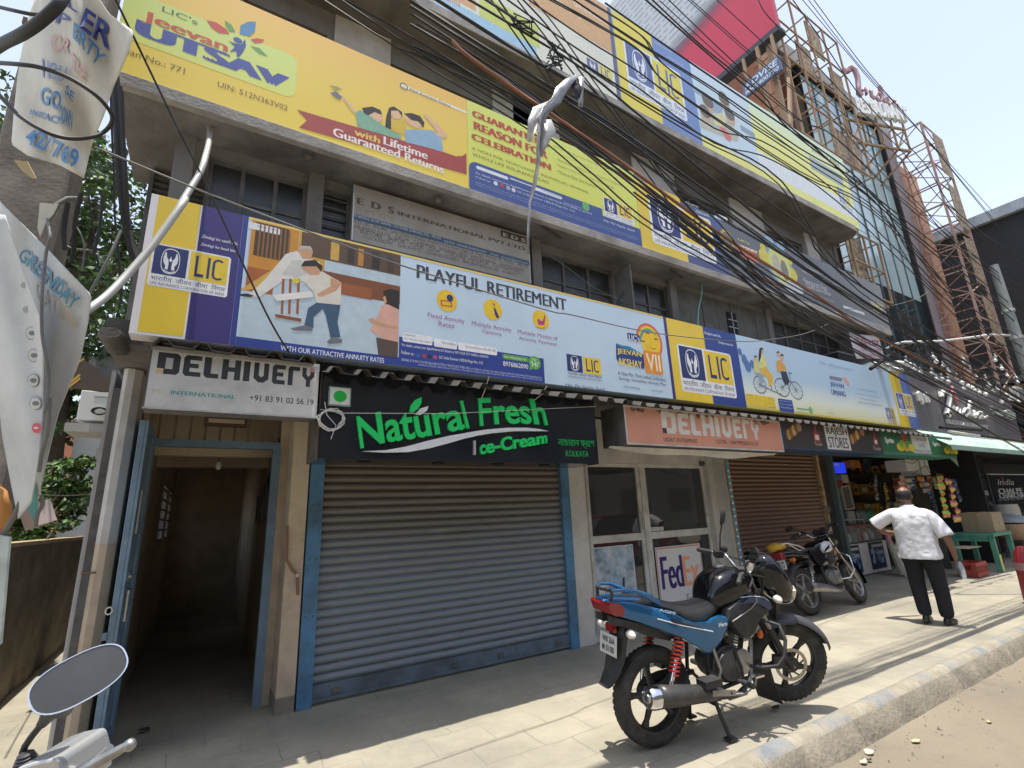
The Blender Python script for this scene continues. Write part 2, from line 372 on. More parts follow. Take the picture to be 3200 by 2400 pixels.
# recessed louvred bay at the left corner
mb=MB();mb.box((-.74,5.12,3.12),(XL,5.22,7.2),M_wall);mb.box((XL,YF1+.161,3.6),(XL+.1,5.22,7.2),M_wall);mb.build('side_wall',BL)
mb=MB();
for i in range(14):
 z=3.9+i*.068;mb.bar((-.70,5.095,z),(-.30,5.095,z),.05,.012,M_frame,up=(0,.6,1))
mb.box((-.73,5.07,3.85),(-.70,5.118,4.86),M_frame);mb.box((-.30,5.07,3.85),(-.265,5.118,4.86),M_frame);mb.build('louvre',BL)
def window(x0,x1,z0,z1,y,n,mull=.035,trans=(),glass=M_pane,fr=M_frame,dep=.05,th=.04):
 g=MB();d=y+dep
 g.box((x0,d,z1-mull),(x1,d+th,z1),fr);g.box((x0,d,z0),(x1,d+th,z0+mull),fr)
 w=(x1-x0)/n
 for i in range(n+1):
  q=x0+w*i;a=max(x0,q-mull/2);e=min(x1,q+mull/2)
  if i == 0:a,e=x0,x0+mull
  if i == n:a,e=x1-mull,x1
  g.box((a,d-.004,z0+mull),(e,d+th-.004,z1-mull),fr)
 for t in trans:
  for i in range(n):g.box((x0+w*i+mull/2+.001,d+.003,t-mull*.4),(x0+w*(i+1)-mull/2-.001,d+th-.01,t+mull*.4),fr)
 wi=g.build('window',BL)
 p=MB();p.box((x0+.01,d+th*.4,z0+.01),(x1-.01,d+th*.55,z1-.01),glass);p.build('pane',wi)
 return wi
window(*A[0],zb1,ztop1,YF1,3,trans=(4.42,))
w_=window(*A[1],zb1,ztop1,YF1,1,trans=())
mb=MB()
for i in range(9):mb.bar((A[1][0]+.03,YF1+.035,3.9+i*.1),(A[1][1]-.03,YF1+.035,3.9+i*.1),.012,.016,M_frame)
mb.build('grille',w_)
window(*A[2],zb1,ztop1,YF1,3,trans=(4.42,));window(*A[3],zb1,ztop1,YF1,2,trans=(4.42,))
window(*A[4],zb1,ztop1,YF1,5,trans=(4.5,))
# torn cardboard behind the panes
mb=MB()
for (a,e),k in ((A[2],3),(A[3],2)):
 w=(e-a)/k
 for i in range(k):
  mb.add([(a+w*i+.04,YF1+.064,zb1),(a+w*(i+1)-.04,YF1+.064,zb1),(a+w*(i+1)-.05,YF1+.064,4.36-.05*(i % 2)),(a+w*i+.03+.1,YF1+.064,4.40),(a+w*i+.04,YF1+.064,4.3)],[(0,1,2,3,4)],M_board)
mb.build('cardboard_sheet',BL)
# open casement leaf standing out from the middle window
P0=f1.q('g1',975,385);mb=MB();px=P0.x+.04;fr2=mat('casement_metal',(.17,.165,.155),rough=.7,var=.2,dirt=(.08,.075,.07),dirt_amt=.5,dirt_scale=3)
mb.box((px,YF1-.30,zb1),(px+.02,YF1-.0,4.74),fr2);mb.bar((px-.004,YF1-.3,zb1),(px-.004,YF1-.3,4.74),.03,.02,M_frame);mb.bar((px-.004,YF1-.15,4.4),(px-.004,YF1,4.3),.02,.02,M_frame)
mb.build('casement',BL)
# boarded bays right of the windows
mb=MB();x=A[3][1]+.06;i=0;R=random.Random(2)
while x < A[4][0]-.1:
 w=.33+R.uniform(-.05,.05);e=min(x+w-.015,A[4][0]-.04)
 mb.box((x,YF1-.012-R.uniform(0,.008),3.2),(e,YF1-.001,4.80),M_board);x += w
mb.build('boarding',BL)
mb=MB();g0=f1.q('g1',2110,930);mb.box((g0.x,YF1-.03,4.0),(g0.x+.24,YF1-.021,4.62),M_dark)
for i in range(4):mb.bar((g0.x,YF1-.035,4.1+i*.13),(g0.x+.24,YF1-.035,4.1+i*.13),.012,.012,M_alu)
mb.bar((g0.x+.12,YF1-.035,4.0),(g0.x+.12,YF1-.035,4.62),.012,.012,M_alu);mb.build('vent',BL)
for t,xx,yy in (('f6',630,800),('f6',1750,1200),('g1',230,450),('g1',1570,700),('f3',600,950)):
 mb=MB();q=f1.q(t,xx,yy);mb.box((q.x-.07,YF1-.05,3.12),(q.x+.07,YF1-.001,zs),M_wall);mb.build('pilaster',BL)
# second floor
B2=[(X2('c4',0,0)-.3,X2('c4',530,250)),(X2('c4',1000,400),X2('c4',1740,700)),(X2('c7',345,920),X2('c7',870,1150)),(X2('c7',1205,1300),X2('c7',1590,1500)),(X2('c7',1850,1500),X2('d2',230,300))]
zb2,zt2=5.9,6.86
wall_with_holes('wall',-.88,XR,4.99,z3,YF2,.16,[(a,e,zb2,zt2) for a,e in B2],M_wall,BL)
for t,a,e in (('c4',(590,100),(990,480)),('c4',(1745,700),(2133,950)),('c7',(0,850),(340,1000)),('c7',(875,1150),(1200,1400)),('c7',(1600,1500),(1840,1600)),('d2',(245,250),(355,400))):
 mb=MB();q0=X2(t,*a);q1=X2(t,*e);mb.box((q0,YF2-.03,4.99),(q1,YF2-.001,z3-.02),M_white);mb.build('pier',BL)
for k,(a,e) in enumerate(B2):window(a,e,zb2,zt2,YF2,(4,4,4,4,2)[k],glass=M_pane,fr=M_frame if k != 0 else mat('green_steel',(.16,.22,.21),rough=.6),trans=(6.5,) if k in (1,2) else ())
# third floor behind the top billboards, roof
mb=MB();mb.box((-.85,YF2+.1,z3+.11),(11.6,9,8.9),M_wall);mb.build('upper_wall',BL)
mb=MB();mb.box((-.9,YF2-.2,8.9),(11.7,9,9.02),M_slabc);mb.build('roof',BL)
# rusty brackets and small bulbs under the shade
Mr=mat('rusty_iron',(.10,.07,.055),rough=.9,var=.3)
for t,x,y in (('c8',1180,580),('c8',1860,820),('c8',220,260),('f3',560,740)):
 mb=MB();q=atZ(*c(t,x,y),zs-.03);mb.bar((q.x,q.y,zs-.03),(q.x+.35,q.y+.1,zs-.025),.025,.02,Mr);mb.build('bracket',BL)
for t,x,y in (('c4',1350,1460),('c4',390,1140)):
 mb=MB();q=atZ(*c(t,x,y),zs);mb.sphere((q.x,q.y,zs-.035),.04,M_slabc,10,6);mb.lathe([(.05,0),(.05,.012)],(q.x,q.y,zs-.012),(0,0,1),M_frame,12);mb.build('ceiling_lamp',BL,smooth=60)
# ---------------------------------------------------------------- entrance passage at the left
M_blue=mat('blue_paint',(.075,.21,.36),rough=.55,var=.14,scale=4,dirt=(.04,.05,.06),dirt_amt=.4,dirt_scale=3)
M_door=mat('door_blue',(.17,.26,.35),rough=.6,var=.12,scale=4,dirt=(.09,.12,.14),dirt_amt=.35,dirt_scale=3)
M_cem=mat('bare_cement',(.13,.125,.12),rough=.95,var=.25,scale=5,dirt=(.06,.055,.055),dirt_amt=.5,dirt_scale=3,bump=.4)
M_rust=mat('rust',(.16,.085,.05),rough=.9,var=.3,scale=8)
M_mar=mat('white_marble',(.56,.54,.50),rough=.4,var=.06,scale=2,dirt=(.36,.34,.31),dirt_amt=.35,dirt_scale=2.5)
YP=5.10;YD=5.62
fp=Face(YP)
# left pillar: whitewashed above, beige below, with a bare cement outer strip
def two_tone(name,pts,zs_,mats,parent,bevel=.02):
 mb=MB()
 for (z0,z1),ma in zip(zs_,mats):mb.prism([(x,y,z0) for x,y in pts],(0,0,z1-z0),ma)
 return mb.build(name,parent,bevel=0)
zt=fp.q('c3',450,690).z
xa,xb=fp.q('e1',925,1000).x,fp.q('e1',1145,1000).x
xc=fp.q('e1',835,1000).x
two_tone('pillar',[(xa,YP+.4),(xa,YP+.03),(xa+.03,YP),(xb-.05,YP),(xb,YP+.05),(xb,YP+.4)],[(-.05,zt),(zt,2.92)],[M_beige,M_white],BL)
mb=MB();mb.box((xc,YP+.03,-.05),(xa-.001,YP+.4,2.75),M_cem);mb.box((xc-.03,YP+.05,-.05),(xc-.001,YP+.4,2.9),mat('grey_render',(.38,.37,.36),rough=.9,var=.15));mb.build('cement_edge',BL)
mb=MB();mb.tube([fp.q('e1',840,970)+Vector((0,.02,0)),fp.q('e1',940,962)+Vector((0,-.01,0)),fp.q('e1',995,955)+Vector((0,-.03,0))],.008,M_rust);mb.build('rebar_stub',BL)
# side wall of the building along the lane
mb=MB();mb.box((xc-.03,YP+.401,2.25),(-.565,12,7.2),M_wall);mb.box((xc-.03,YP+.401,-.2),(-.565,12,1.35),M_wall)
for a_,e_ in ((YP+.401,8.85),(10.25,10.55),(11.65,12)):mb.box((xc-.03,a_,1.35),(-.565,e_,2.25),M_wall)
mb.build('side_wall',BL)
# right pillar, doorway frame, fanlight, passage
xr0,xr1=.70,.855
two_tone('pillar',[(xr0,YW+.4),(xr0,YW-.04),(xr1,YW-.04),(xr1,YW+.4)],[(.12,1.36),(1.36,2.92)],[M_beige,M_cream],BL)
mb=MB();mb.box((xr0-.005,YW-.045,-.04),(xr1-.002,YW+.39,.12),mat('broken_render',(.22,.19,.15),rough=1,var=.3,bump=.6));mb.build('pillar_foot',BL)
mb=MB()
zl=Face(YD).q('c3',950,262).z
mb.box((-.50,YD-.04,zl-.035),(.62,YD+.04,zl+.035),M_door);mb.box((.555,YD-.042,-.03),(.63,YD+.042,zl-.035),M_door);mb.box((-.50,YD-.042,-.03),(-.44,YD+.042,zl-.035),M_door)
mb.build('door_frame',BL)
mb=MB();xx=-.44
while xx < .6:mb.box((xx,YD-.012,zl+.035),(xx+.022,YD+.01,2.9),mat('bar_brown',(.17,.13,.085),rough=.8,var=.2));xx += .125
mb.build('fanlight_grille',BL)
mb=MB();q=Face(YD-.03);a=q.q('g2',920,985);e=q.q('g2',1335,1130);mb.box((a.x,YD-.05,e.z),(e.x,YD-.02,a.z+.05),mat('old_wood',(.10,.065,.04),rough=.8,var=.25));mb.box((a.x+.035,YD-.054,e.z+.035),(e.x-.03,YD-.051,e.z+.075),M_cream)
mb.build('nameboard',BL)
mb=MB()
zbm=Face(YD+.5).q('c3',950,312).z;mb.box((-.52,YD+.5,zbm),(.68,YD+.62,2.92),M_cream);zb2_=Face(YD+1.6).q('c3',950,360).z;mb.box((-.52,YD+1.6,zb2_),(.68,YD+1.75,2.92),M_beige)        # inner beam
WY=((8.9,10.2),(10.6,11.6));ed=[YD+.05,WY[0][0],WY[0][1],WY[1][0],WY[1][1],12]
for i in range(5):
 if i in (1,3):mb.box((-.56,ed[i],-.05),(-.52,ed[i+1],1.4),M_beige);mb.box((-.56,ed[i],2.2),(-.52,ed[i+1],2.95),M_cream)
 else:mb.box((-.56,ed[i],-.05),(-.52,ed[i+1],1.36),M_beige);mb.box((-.56,ed[i],1.36),(-.52,ed[i+1],2.95),M_cream)
mb.box((.68,YW+.41,-.05),(.72,12,2.95),M_beige)
mb.box((-.56,12,-.05),(.72,12.1,2.95),M_beige);mb.box((.62,YD-.04,-.03),(.70,YD+.05,2.92),M_beige)
mb.build('passage_wall',BL)
mb=MB()
for y0,y1_ in WY:
 for i in range(6):mb.box((-.55,y0,1.4+i*.15),(-.53,y1_,1.425+i*.15),M_frame)
 mb.box((-.55,y0,1.4),(-.53,y0+.02,2.2),M_frame);mb.box((-.55,y1_-.02,1.4),(-.53,y1_,2.2),M_frame)
mb.build('passage_window',BL)
mb=MB()
for i in range(5):
 y0=YD+.55+i*.28;z0=1.62+.1*(i % 2);mb.box((.60,y0,z0),(.679,y0+.2,z0+.32),M_board if i % 2 else M_frame)
for i in range(6):mb.tube([(.65,YD+.1+i*.05,2.5),(.6,YD+.3+i*.12,2.25-.05*i),(.63,YD+.5+i*.2,1.95)],.007,M_dark,5)
mb.build('meter_box',BL)
mb=MB();mb.tube([(.1,YD+.9,2.6),(.1,YD+.9,2.3)],.004,M_dark,5);mb.sphere((.1,YD+.9,2.25),.035,mat('bulb_glass',(.8,.8,.77),rough=.25,var=0),10,8,(1,1,1.4));mb.build('ceiling_lamp',BL,smooth=60)
# open steel door leaf, hinged on the left jamb and swung out
dr=thing('metal_door','pale blue steel door leaf standing open in the passage entrance below the white courier sign','door',(-.46,YD-.05,0))
y0,y1=4.90,YD-.05;xd=-.485
zt_d=atY(*c('c3',615,155),y0).z
def dx(y):return xd+.05*(y1-y)/(y1-y0)*-.2
mb=MB();mb.box((xd-.02,y0,.03),(xd+.02,y1,zt_d),M_door);mb.build('leaf',dr,bevel=.004)
mb=MB()
mb.box((xd+.021,y0,.03),(xd+.04,y0+.06,zt_d),M_door);mb.box((xd+.021,y1-.06,.03),(xd+.04,y1,zt_d),M_door)
for z in (.03,.55,1.05,1.55,zt_d-.06):mb.box((xd+.021,y0+.061,z),(xd+.038,y1-.061,z+.06),M_door)
mb.bar((xd+.03,y0+.06,.1),(xd+.03,y1-.06,.52),.018,.03,M_door);mb.bar((xd+.03,y0+.06,.62),(xd+.03,y1-.06,1.02),.018,.03,M_door)
mb.build('stiffener',dr)
mb=MB();zz=atY(*c('e1',1340,1010),y0).z
mb.tube([(xd+.055,y0+.07,zz),(xd+.055,y0+.30,zz)],.011,M_alu);mb.box((xd+.04,y0+.08,zz-.03),(xd+.048,y0+.2,zz+.03),M_door);mb.tube([(xd+.055,y0+.11,zz-.1),(xd+.055,y0+.11,zz-.32)],.012,M_alu)
mb.tube([(xd-.03,y0-.015,zz-.2+.02*cos(t)) if 0 else (xd-.03+.02*sin(t),y0-.015,zz-.22+.025*cos(t)) for t in [i*pi/5 for i in range(10)]],.006,M_alu,closed=True)
mb.box((xd-.05,y0-.01,zz-.42),(xd-.021,y0+.01,zz-.37),M_door);mb.build('latch',dr)
mb=MB();mb.box((xd+.041,y0+.16,1.56),(xd+.044,y0+.26,1.90),mat('paper_notice',(.62,.61,.56),rough=.9));mb.build('notice',dr)
# conduit on the right pillar
mb=MB();q=Face(YW-.055);mb.tube([q.q('c3',1240,610),q.q('c3',1238,760),q.q('c3',1260,800),q.q('c3',1284,826),q.q('c3',1286,910)],.012,mat('conduit_brown',(.22,.12,.08),rough=.6));q_=q.q('c3',1284,826);mb.lathe([(.016,0),(.016,.03)],q_+Vector((0,0,-.015)),(0,0,1),M_white,10)
tag(mb.build('conduit',smooth=60),'short brown conduit with an elbow on the cream pillar by the blue shutter frame','pipe')
# ---------------------------------------------------------------- rolling shutters
def shutter(x0,x1,z0,z1,y,pitch,ma,rail,label,gl,gm,gw=.13,railh=.14):
 root=thing('roller_shutter',label,'shutter',((x0+x1)/2,y,0))
 mb=MB();n=5;z=z0+railh;prof=[]
 while z < z1:
  for i in range(n):t=i/n;prof.append((y+.016-.024*sin(pi*t)**.8,z+pitch*t*.97))
  prof.append((y+.022,z+pitch*.985));z += pitch
 vs=[(x,yy,zz) for x in (x0,x1) for yy,zz in prof];k=len(prof)
 mb.add(vs,[(i,i+1,k+i+1,k+i) for i in range(k-1)],ma);mb.build('slats',root,smooth=50)
 mb=MB();mb.box((x0,y-.012,z0+.005),(x1,y+.03,z0+railh),rail);mb.box((x0,y-.03,z0+.003),(x1,y-.012,z0+.03),rail)
 rr=mb.build('bottom_rail',root)
 mb=MB()
 for u in (.06,.47,.66,.93):mb.box((x0+(x1-x0)*u,y-.03,z0+.05),(x0+(x1-x0)*u+.07,y-.0125,z0+.09),M_frame)
 for i in range(14):mb.sphere((x0+.15+i*(x1-x0-.3)/13,y-.013,z0+.115),.008,rail,6,4)
 mb.build('lock_plate',rr)
 for a,w in ((x0-gw,gw),(x1,gw)):
  mb=MB();mb.box((a,y-.05,-.04),(a+w,y+.1,z1+.25),gm)
  for i in range(4):
   for s in (.25,.75):mb.sphere((a+w*s,y-.05,.25+i*.5),.009,M_frame,6,4)
  mb.build('side_channel',root)
 return root
def mat_shutter(name,top,low,zmid,streak):
 """Painted steel: rust brown towards the top, paler towards the bottom, plus streaks."""
 ma=bpy.data.materials.new(name);ma.use_nodes=True;N=ma.node_tree.nodes;L=ma.node_tree.links;b_=N['Principled BSDF'];b_.inputs['Roughness'].default_value=.55;b_.inputs['Metallic'].default_value=.25
 tc=N.new('ShaderNodeTexCoord');n1=N.new('ShaderNodeTexNoise');mp=N.new('ShaderNodeMapping');mp.inputs['Scale'].default_value=(.8,1,5);L.new(tc.outputs['Object'],mp.inputs[0]);L.new(mp.outputs[0],n1.inputs['Vector']);n1.inputs['Scale'].default_value=1.6;n1.inputs['Detail'].default_value=8;n1.inputs['Roughness'].default_value=.7
 sx=N.new('ShaderNodeSeparateXYZ');L.new(tc.outputs['Object'],sx.inputs[0])
 ad=N.new('ShaderNodeMath');ad.operation='MULTIPLY_ADD';L.new(n1.outputs['Fac'],ad.inputs[0]);ad.inputs[1].default_value=streak;L.new(sx.outputs['Z'],ad.inputs[2])
 mr=N.new('ShaderNodeMapRange');mr.inputs[1].default_value=zmid-.35+streak*.5;mr.inputs[2].default_value=zmid+.35+streak*.5;L.new(ad.outputs[0],mr.inputs[0])
 mx=N.new('ShaderNodeMix');mx.data_type='RGBA';L.new(mr.outputs[0],mx.inputs['Factor']);mx.inputs['A'].default_value=(*low,1);mx.inputs['B'].default_value=(*top,1)
 n2=N.new('ShaderNodeTexNoise');n2.inputs['Scale'].default_value=5;n2.inputs['Detail'].default_value=9;n2.inputs['Roughness'].default_value=.75;L.new(mp.outputs[0],n2.inputs['Vector'])
 m2=N.new('ShaderNodeMapRange');m2.inputs[1].default_value=.56;m2.inputs[2].default_value=.74;m2.inputs[4].default_value=.7;L.new(n2.outputs['Fac'],m2.inputs[0])
 m3=N.new('ShaderNodeMix');m3.data_type='RGBA';L.new(m2.outputs[0],m3.inputs['Factor']);L.new(mx.outputs['Result'],m3.inputs['A']);m3.inputs['B'].default_value=(.075,.05,.035,1)
 L.new(m3.outputs['Result'],b_.inputs['Base Color']);return ma
fw=Face(YW)
M_sh1=mat_shutter('grey_shutter',(.16,.135,.112),(.215,.24,.265),1.6,.8)
M_sh2=mat_shutter('brown_shutter',(.19,.115,.078),(.21,.13,.09),.4,.8)
M_rail=mat('rail_blue_grey',(.13,.18,.225),rough=.6,var=.2,scale=4,dirt=(.06,.05,.045),dirt_amt=.45,dirt_scale=3)
shutter(1.0,3.93,.015,2.62,YW,.079,M_sh1,M_rail,'wide grey steel roller shutter with blue side channels under the ice cream sign',0,M_blue)
xs0=fw.q('d3',1345,1000).x;xs1=fw.q('d4',355,800).x
M_ch2=mat('channel_tape',(.30,.18,.10),rough=.7,var=.4,scale=9,dirt=(.55,.45,.3),dirt_amt=.35,dirt_scale=9)
shutter(xs0,xs1,.015,2.7,YW,.072,M_sh2,M_sh2,'brown steel roller shutter between the orange courier sign shop and the grocery',0,M_ch2,gw=.09)
mb=MB();mb.box((xs0-.086,YW-.056,.5),(xs0-.035,YW-.051,2.3),mat('blue_tape',(.05,.33,.5),rough=.4,var=.4,scale=14));
for i in range(16):mb.box((xs0-.083,YW-.0585,.55+i*.105),(xs0-.038,YW-.0565,.58+i*.105),ink('d8e4e6'))
tag(mb.build('printed_tape'),'long strip of blue and white printed tape up the left edge of the brown shutter','tape')
# ---------------------------------------------------------------- courier shop front with aluminium glazing
YG=5.56;fg=Face(YG)
M_glass=mat('shop_glass',(.05,.052,.055),rough=.03,var=0,spec=.85,alpha=.8)
ff=thing('glass_shopfront','white framed glass shop front of the courier office under the orange sign','shop front',(5.3,YG,0))
x0=fg.q('d3',65,750).x;x1=fg.q('d3',1085,750).x;xm0=fg.q('d3',500,750).x;xm1=fg.q('d3',565,750).x
ztp=fg.q('d3',300,690).z;zmid=fg.q('d3',330,1335).z;zk=.12
mb=MB()
M_wal=mat('white_alu',(.60,.59,.56),rough=.45,var=.1,scale=5,dirt=(.3,.28,.25),dirt_amt=.35,dirt_scale=4)
y=YG
mb.box((x0,y-.03,ztp-.05),(x1,y+.03,ztp),M_wal);mb.box((x0,y-.03,.06),(x1,y+.03,zk),M_wal)
for a,e in ((x0,x0+.055),(xm0,xm0+.07),(xm0+.085,xm1+.045),(x1-.06,x1)):mb.box((a,y-.028,zk),(e,y+.028,ztp-.05),M_wal)
for a,e in ((x0+.055,xm0),(xm1+.045,x1-.06)):mb.box((a,y-.026,zmid-.05),(e,y+.026,zmid+.05),M_wal)
mb.build('frame',ff)
for a,e in ((x0+.055,xm0),(xm1+.045,x1-.06)):
 for z0,z1 in ((zk,zmid-.05),(zmid+.05,ztp-.05)):
  mb=MB();mb.box((a,y-.004,z0),(e,y+.004,z1),M_glass);mb.build('pane',ff)
mb=MB();mb.tube([(xm0+.03,y-.05,zmid+.1),(xm0+.03,y-.05,zmid+.35)],.012,M_alu);mb.bar((xm0+.03,y-.05,zmid+.12),(xm0+.03,y-.02,zmid+.12),.012,.012,M_alu);mb.bar((xm0+.03,y-.05,zmid+.33),(xm0+.03,y-.02,zmid+.33),.012,.012,M_alu);mb.build('handle',ff)
mb=MB();mb.box((x1-.001+.002,y-.12,-.02),(x1+.16,y+.04,ztp+.2),M_mar);xmb=Face(YW-.03).q('c6',1273,480).x;mb.box((4.062,YW-.03,-.03),(xmb,y+.05,2.75),M_mar);mb.box((xmb+.002,YW+.02,-.04),(x1,YG+.3,.058),M_mar);mb.box((xmb+.002,y-.02,.058),(x0-.002,y+.04,2.7),M_mar)
mb.box((x1+.161,YW-.02,-.03),(xs0-.092,y+.05,2.75),M_mar)
mb.build('jamb',ff)
mb=MB();a=fg.q('d3',200,530);e=fg.q('d3',1195,690)
mb.box((x0-.001,YG-.09,ztp+.002),(x1,YG+.05,2.9),M_white);ho=mb.build('lintel',ff)
mb=MB();mb.box((x1-.16,YG-.14,ztp-.02),(x1-.08,YG-.091,ztp+.06),M_frame);mb.sphere((x1-.12,YG-.16,ztp+.02),.02,M_frame,8,6);mb.build('lock',ff)
# room behind the glass
mb=MB();mb.box((x0-.2,YG+2.2,-.05),(x1+.4,YG+2.3,3),mat('office_wall',(.17,.165,.16),rough=.9));mb.box((x0-.25,YG+.06,-.05),(x0-.2,YG+2.3,3),mat('office_red',(.22,.03,.035),rough=.6));mb.box((x1+.4,YG+.06,-.05),(x1+.45,YG+2.3,3),M_dark)
mb.box((x0-.2,YG+.5,.15),(x0+.75,YG+.6,1.5),mat('office_red',(.22,.03,.035)));mb.build('inner_wall',ff)
# posters stuck on the glass
def poster(name,label,tl,br,t,y,ma,fn=None):
 fc=Face(y);A_=fc.q(t,*tl);B_=fc.q(t,*br);r=thing(name,label,'poster',((A_.x+B_.x)/2,y,B_.z))
 mb=MB();mb.box((A_.x,y,B_.z),(B_.x,y+.002,A_.z),ma);mb.build('sheet',r)
 if fn:fn(r,fc,A_.x,B_.x,B_.z,A_.z)
 return r
M_paper=mat('paper_white',(.72,.71,.70),rough=.7,var=.04)
def art_plane(r,fc,x0,x1,z0,z1):
 w,h=x1-x0,z1-z0;X=lambda u:x0+w*u;Z=lambda v_:z0+h*v_
 mb=MB();fc.rxz(mb,X(.02),X(.98),Z(.48),Z(.99),mat('poster_sky',(.10,.22,.33),rough=.6,var=.75,scale=5,dirt=(.62,.68,.72),dirt_amt=.8,dirt_scale=4.5),1)
 fc.rxz(mb,X(.02),X(.98),Z(.02),Z(.26),mat('poster_apron',(.30,.42,.52),rough=.6,var=.4,scale=6,dirt=(.7,.73,.75),dirt_amt=.5,dirt_scale=6),1);fc.rxz(mb,X(.02),X(.98),Z(.26),Z(.48),ink('cfd6d8'),1)
 mb.build('background',r)
 mb=MB();wh=ink('dde1e4');gy=ink('8d99a3');dk=ink('27323f')
 body=[(.09,.52),(.12,.57),(.2,.58),(.42,.47),(.66,.36),(.62,.33),(.5,.34),(.36,.34),(.2,.4),(.1,.48)]
 mb.add([(X(u),fc.lay(2),Z(v_)) for u,v_ in body],[tuple(range(len(body)))],wh)
 for P,m_,l in (([(.4,.42),(.95,.5),(.97,.51),(.62,.40)],gy,3),([(.6,.4),(.68,.62),(.72,.62),(.70,.38)],dk,3),([(.5,.36),(.7,.30),(.66,.28),(.46,.33)],gy,3),([(.12,.46),(.2,.47),(.36,.38),(.34,.36),(.2,.4)],gy,3)):
  mb.add([(X(u),fc.lay(l),Z(v_)) for u,v_ in P],[tuple(range(len(P)))],m_)
 for u,v_ in ((.14,.38),(.42,.36)):fc.disc(mb,X(u),Z(v_),w*.055,h*.05,dk,4,14);fc.disc(mb,X(u)-.003,Z(v_),w*.045,h*.042,wh,5,14)
 for u in (.15,.33,.4,.62):fc.rxz(mb,X(u),X(u+.012),Z(.26),Z(.36),dk,3)
 mb.build('picture',r)
 mb=MB();fc.txz(mb,'FedEx',X(.23),X(.42),Z(.47),Z(.54),ink('3b3560'),4,bold=.02);mb.build('lettering',r)
poster('aeroplane_poster','poster of a white cargo aeroplane under a cloudy sky on the lower left shop pane',(135,1418),(560,2120),'d3',YG-.012,M_paper,art_plane)
def art_fed(r,fc,x0,x1,z0,z1):
 w,h=x1-x0,z1-z0;X=lambda u:x0+w*u;Z=lambda v_:z0+h*v_
 mb=MB();rd=ink('c9695a')
 for a in ((.01,.99,.97,.985),(.01,.99,.015,.03),(.01,.025,.03,.97),(.975,.99,.03,.97)):fc.rxz(mb,X(a[0]),X(a[1]),Z(a[2]),Z(a[3]),rd,1)
 mb.build('border',r)
 mb=MB();fc.txz(mb,'Fed',X(.07),X(.545),Z(.40),Z(.86),ink('34206f'),2,bold=.035,res=5);fc.txz(mb,'Ex',X(.545),X(.92),Z(.405),Z(.83),ink('f0a983'),2,bold=.035,res=5);fc.txz(mb,'Express',X(.56),X(.96),Z(.13),Z(.29),ink('6d7076'),2,bold=-.005)
 mb.build('lettering',r)
poster('courier_poster','white poster with large purple and orange FedEx lettering on the lower right pane',(680,1415),(1145,1960),'d3',YG-.012,M_paper,art_fed)
def art_van(r,fc,x0,x1,z0,z1):
 w,h=x1-x0,z1-z0;X=lambda u:x0+w*u;Z=lambda v_:z0+h*v_
 mb=MB();fc.rxz(mb,X(0),X(1),Z(.3),Z(.8),ink('16303f'),1);fc.txz(mb,'Fed',X(.17),X(.36),Z(.6),Z(.72),ink('c7d2d6'),2,bold=.03)
 for u in (.1,.38,.66):fc.rxz(mb,X(u),X(u+.24),Z(.22),Z(.5),ink('aab0b2'),2,.02);fc.rxz(mb,X(u+.05),X(u+.19),Z(.36),Z(.47),ink('30383d'),3);fc.rxz(mb,X(u+.02),X(u+.22),Z(.16),Z(.2),ink('22282c'),2)
 mb.build('picture',r)
poster('van_poster','dark teal poster with parked white vans behind the upper right shop pane',(690,820),(1050,1160),'d3',YG+.1,ink('0f1f29'),art_van)
mb=MB();a=fg.q('d3',645,1240);e=fg.q('d3',755,1265);fc=Face(YG-.008);fc.rxz(mb,a.x,e.x,e.z,a.z,M_paper,0);st=MB();fc.txz(st,'9924274822',a.x+.008,e.x-.008,e.z+.008,a.z-.008,ink('55595c'),1);o=mb.build('phone_sticker');tag(o,'tiny white phone number sticker on the upper right pane','sticker');st.build('lettering',o)
# ---------------------------------------------------------------- tin awning over the shops
M_tin=mat('awning_sheet',(.05,.045,.042),rough=.75,var=.25,scale=2.5,dirt=(.10,.09,.08),dirt_amt=.4,dirt_scale=2,bump=.15)
def awning(name,xa_,xb_,ye,ze,yb,zb,pitch,amp,ma,label,cat='awning',thick=.006,tile=False,jag=0):
 mb=MB();prof=[];x=xa_
 while x < xb_:
  for u,a in ((0,0),(.2,0),(.36,1),(.55,1),(.72,0)):
   prof.append((x+pitch*u,a*amp+random.uniform(-.003,.003)))
  x += pitch
 rows=[(0,0),(.35,.02),(1,0)];vs=[]
 for s in (0,1):
  for t,sag in rows:
   for k_,(px,a) in enumerate(prof):vs.append((px,ye+(yb-ye)*t-(jag*random.random() if t == 0 else 0),ze+(zb-ze)*t+a-sag*.3+(thick if s else 0)))
 k=len(prof);fs=[]
 for s in (0,1):
  for i in range(2):
   for j in range(k-1):q=s*3*k+i*k+j;fs.append((q,q+1,q+k+1,q+k))
 for j in range(k-1):fs.append((j,j+1,3*k+j+1,3*k+j))
 mb.add(vs,fs,ma);o=mb.build(name);tag(o,label,cat);return o
YE=3.98
zE=lambda px,py:atY(px,py,YE).z
fE=Face(YE)
a=fE.q('g2',400,300);e1_=fE.q('g2',2080,460)
awning('tin_awning',a.x-.05,e1_.x-.02,YE,a.z-.0,4.42,a.z+.09,.235,.05,M_tin,'dark corrugated sheet awning above the white courier sign at the entrance')
a2=fE.q('g3',470,30);e2_=fE.q('g3',2190,230);e3_=fE.q('d4',1200,330)
awning('tin_awning',e1_.x,fE.q('d3',390,160).x,YE-.03,a2.z-.05,4.42,a2.z+.10,.225,.05,M_tin,'grey corrugated sheet awning above the black ice cream sign',jag=.02)
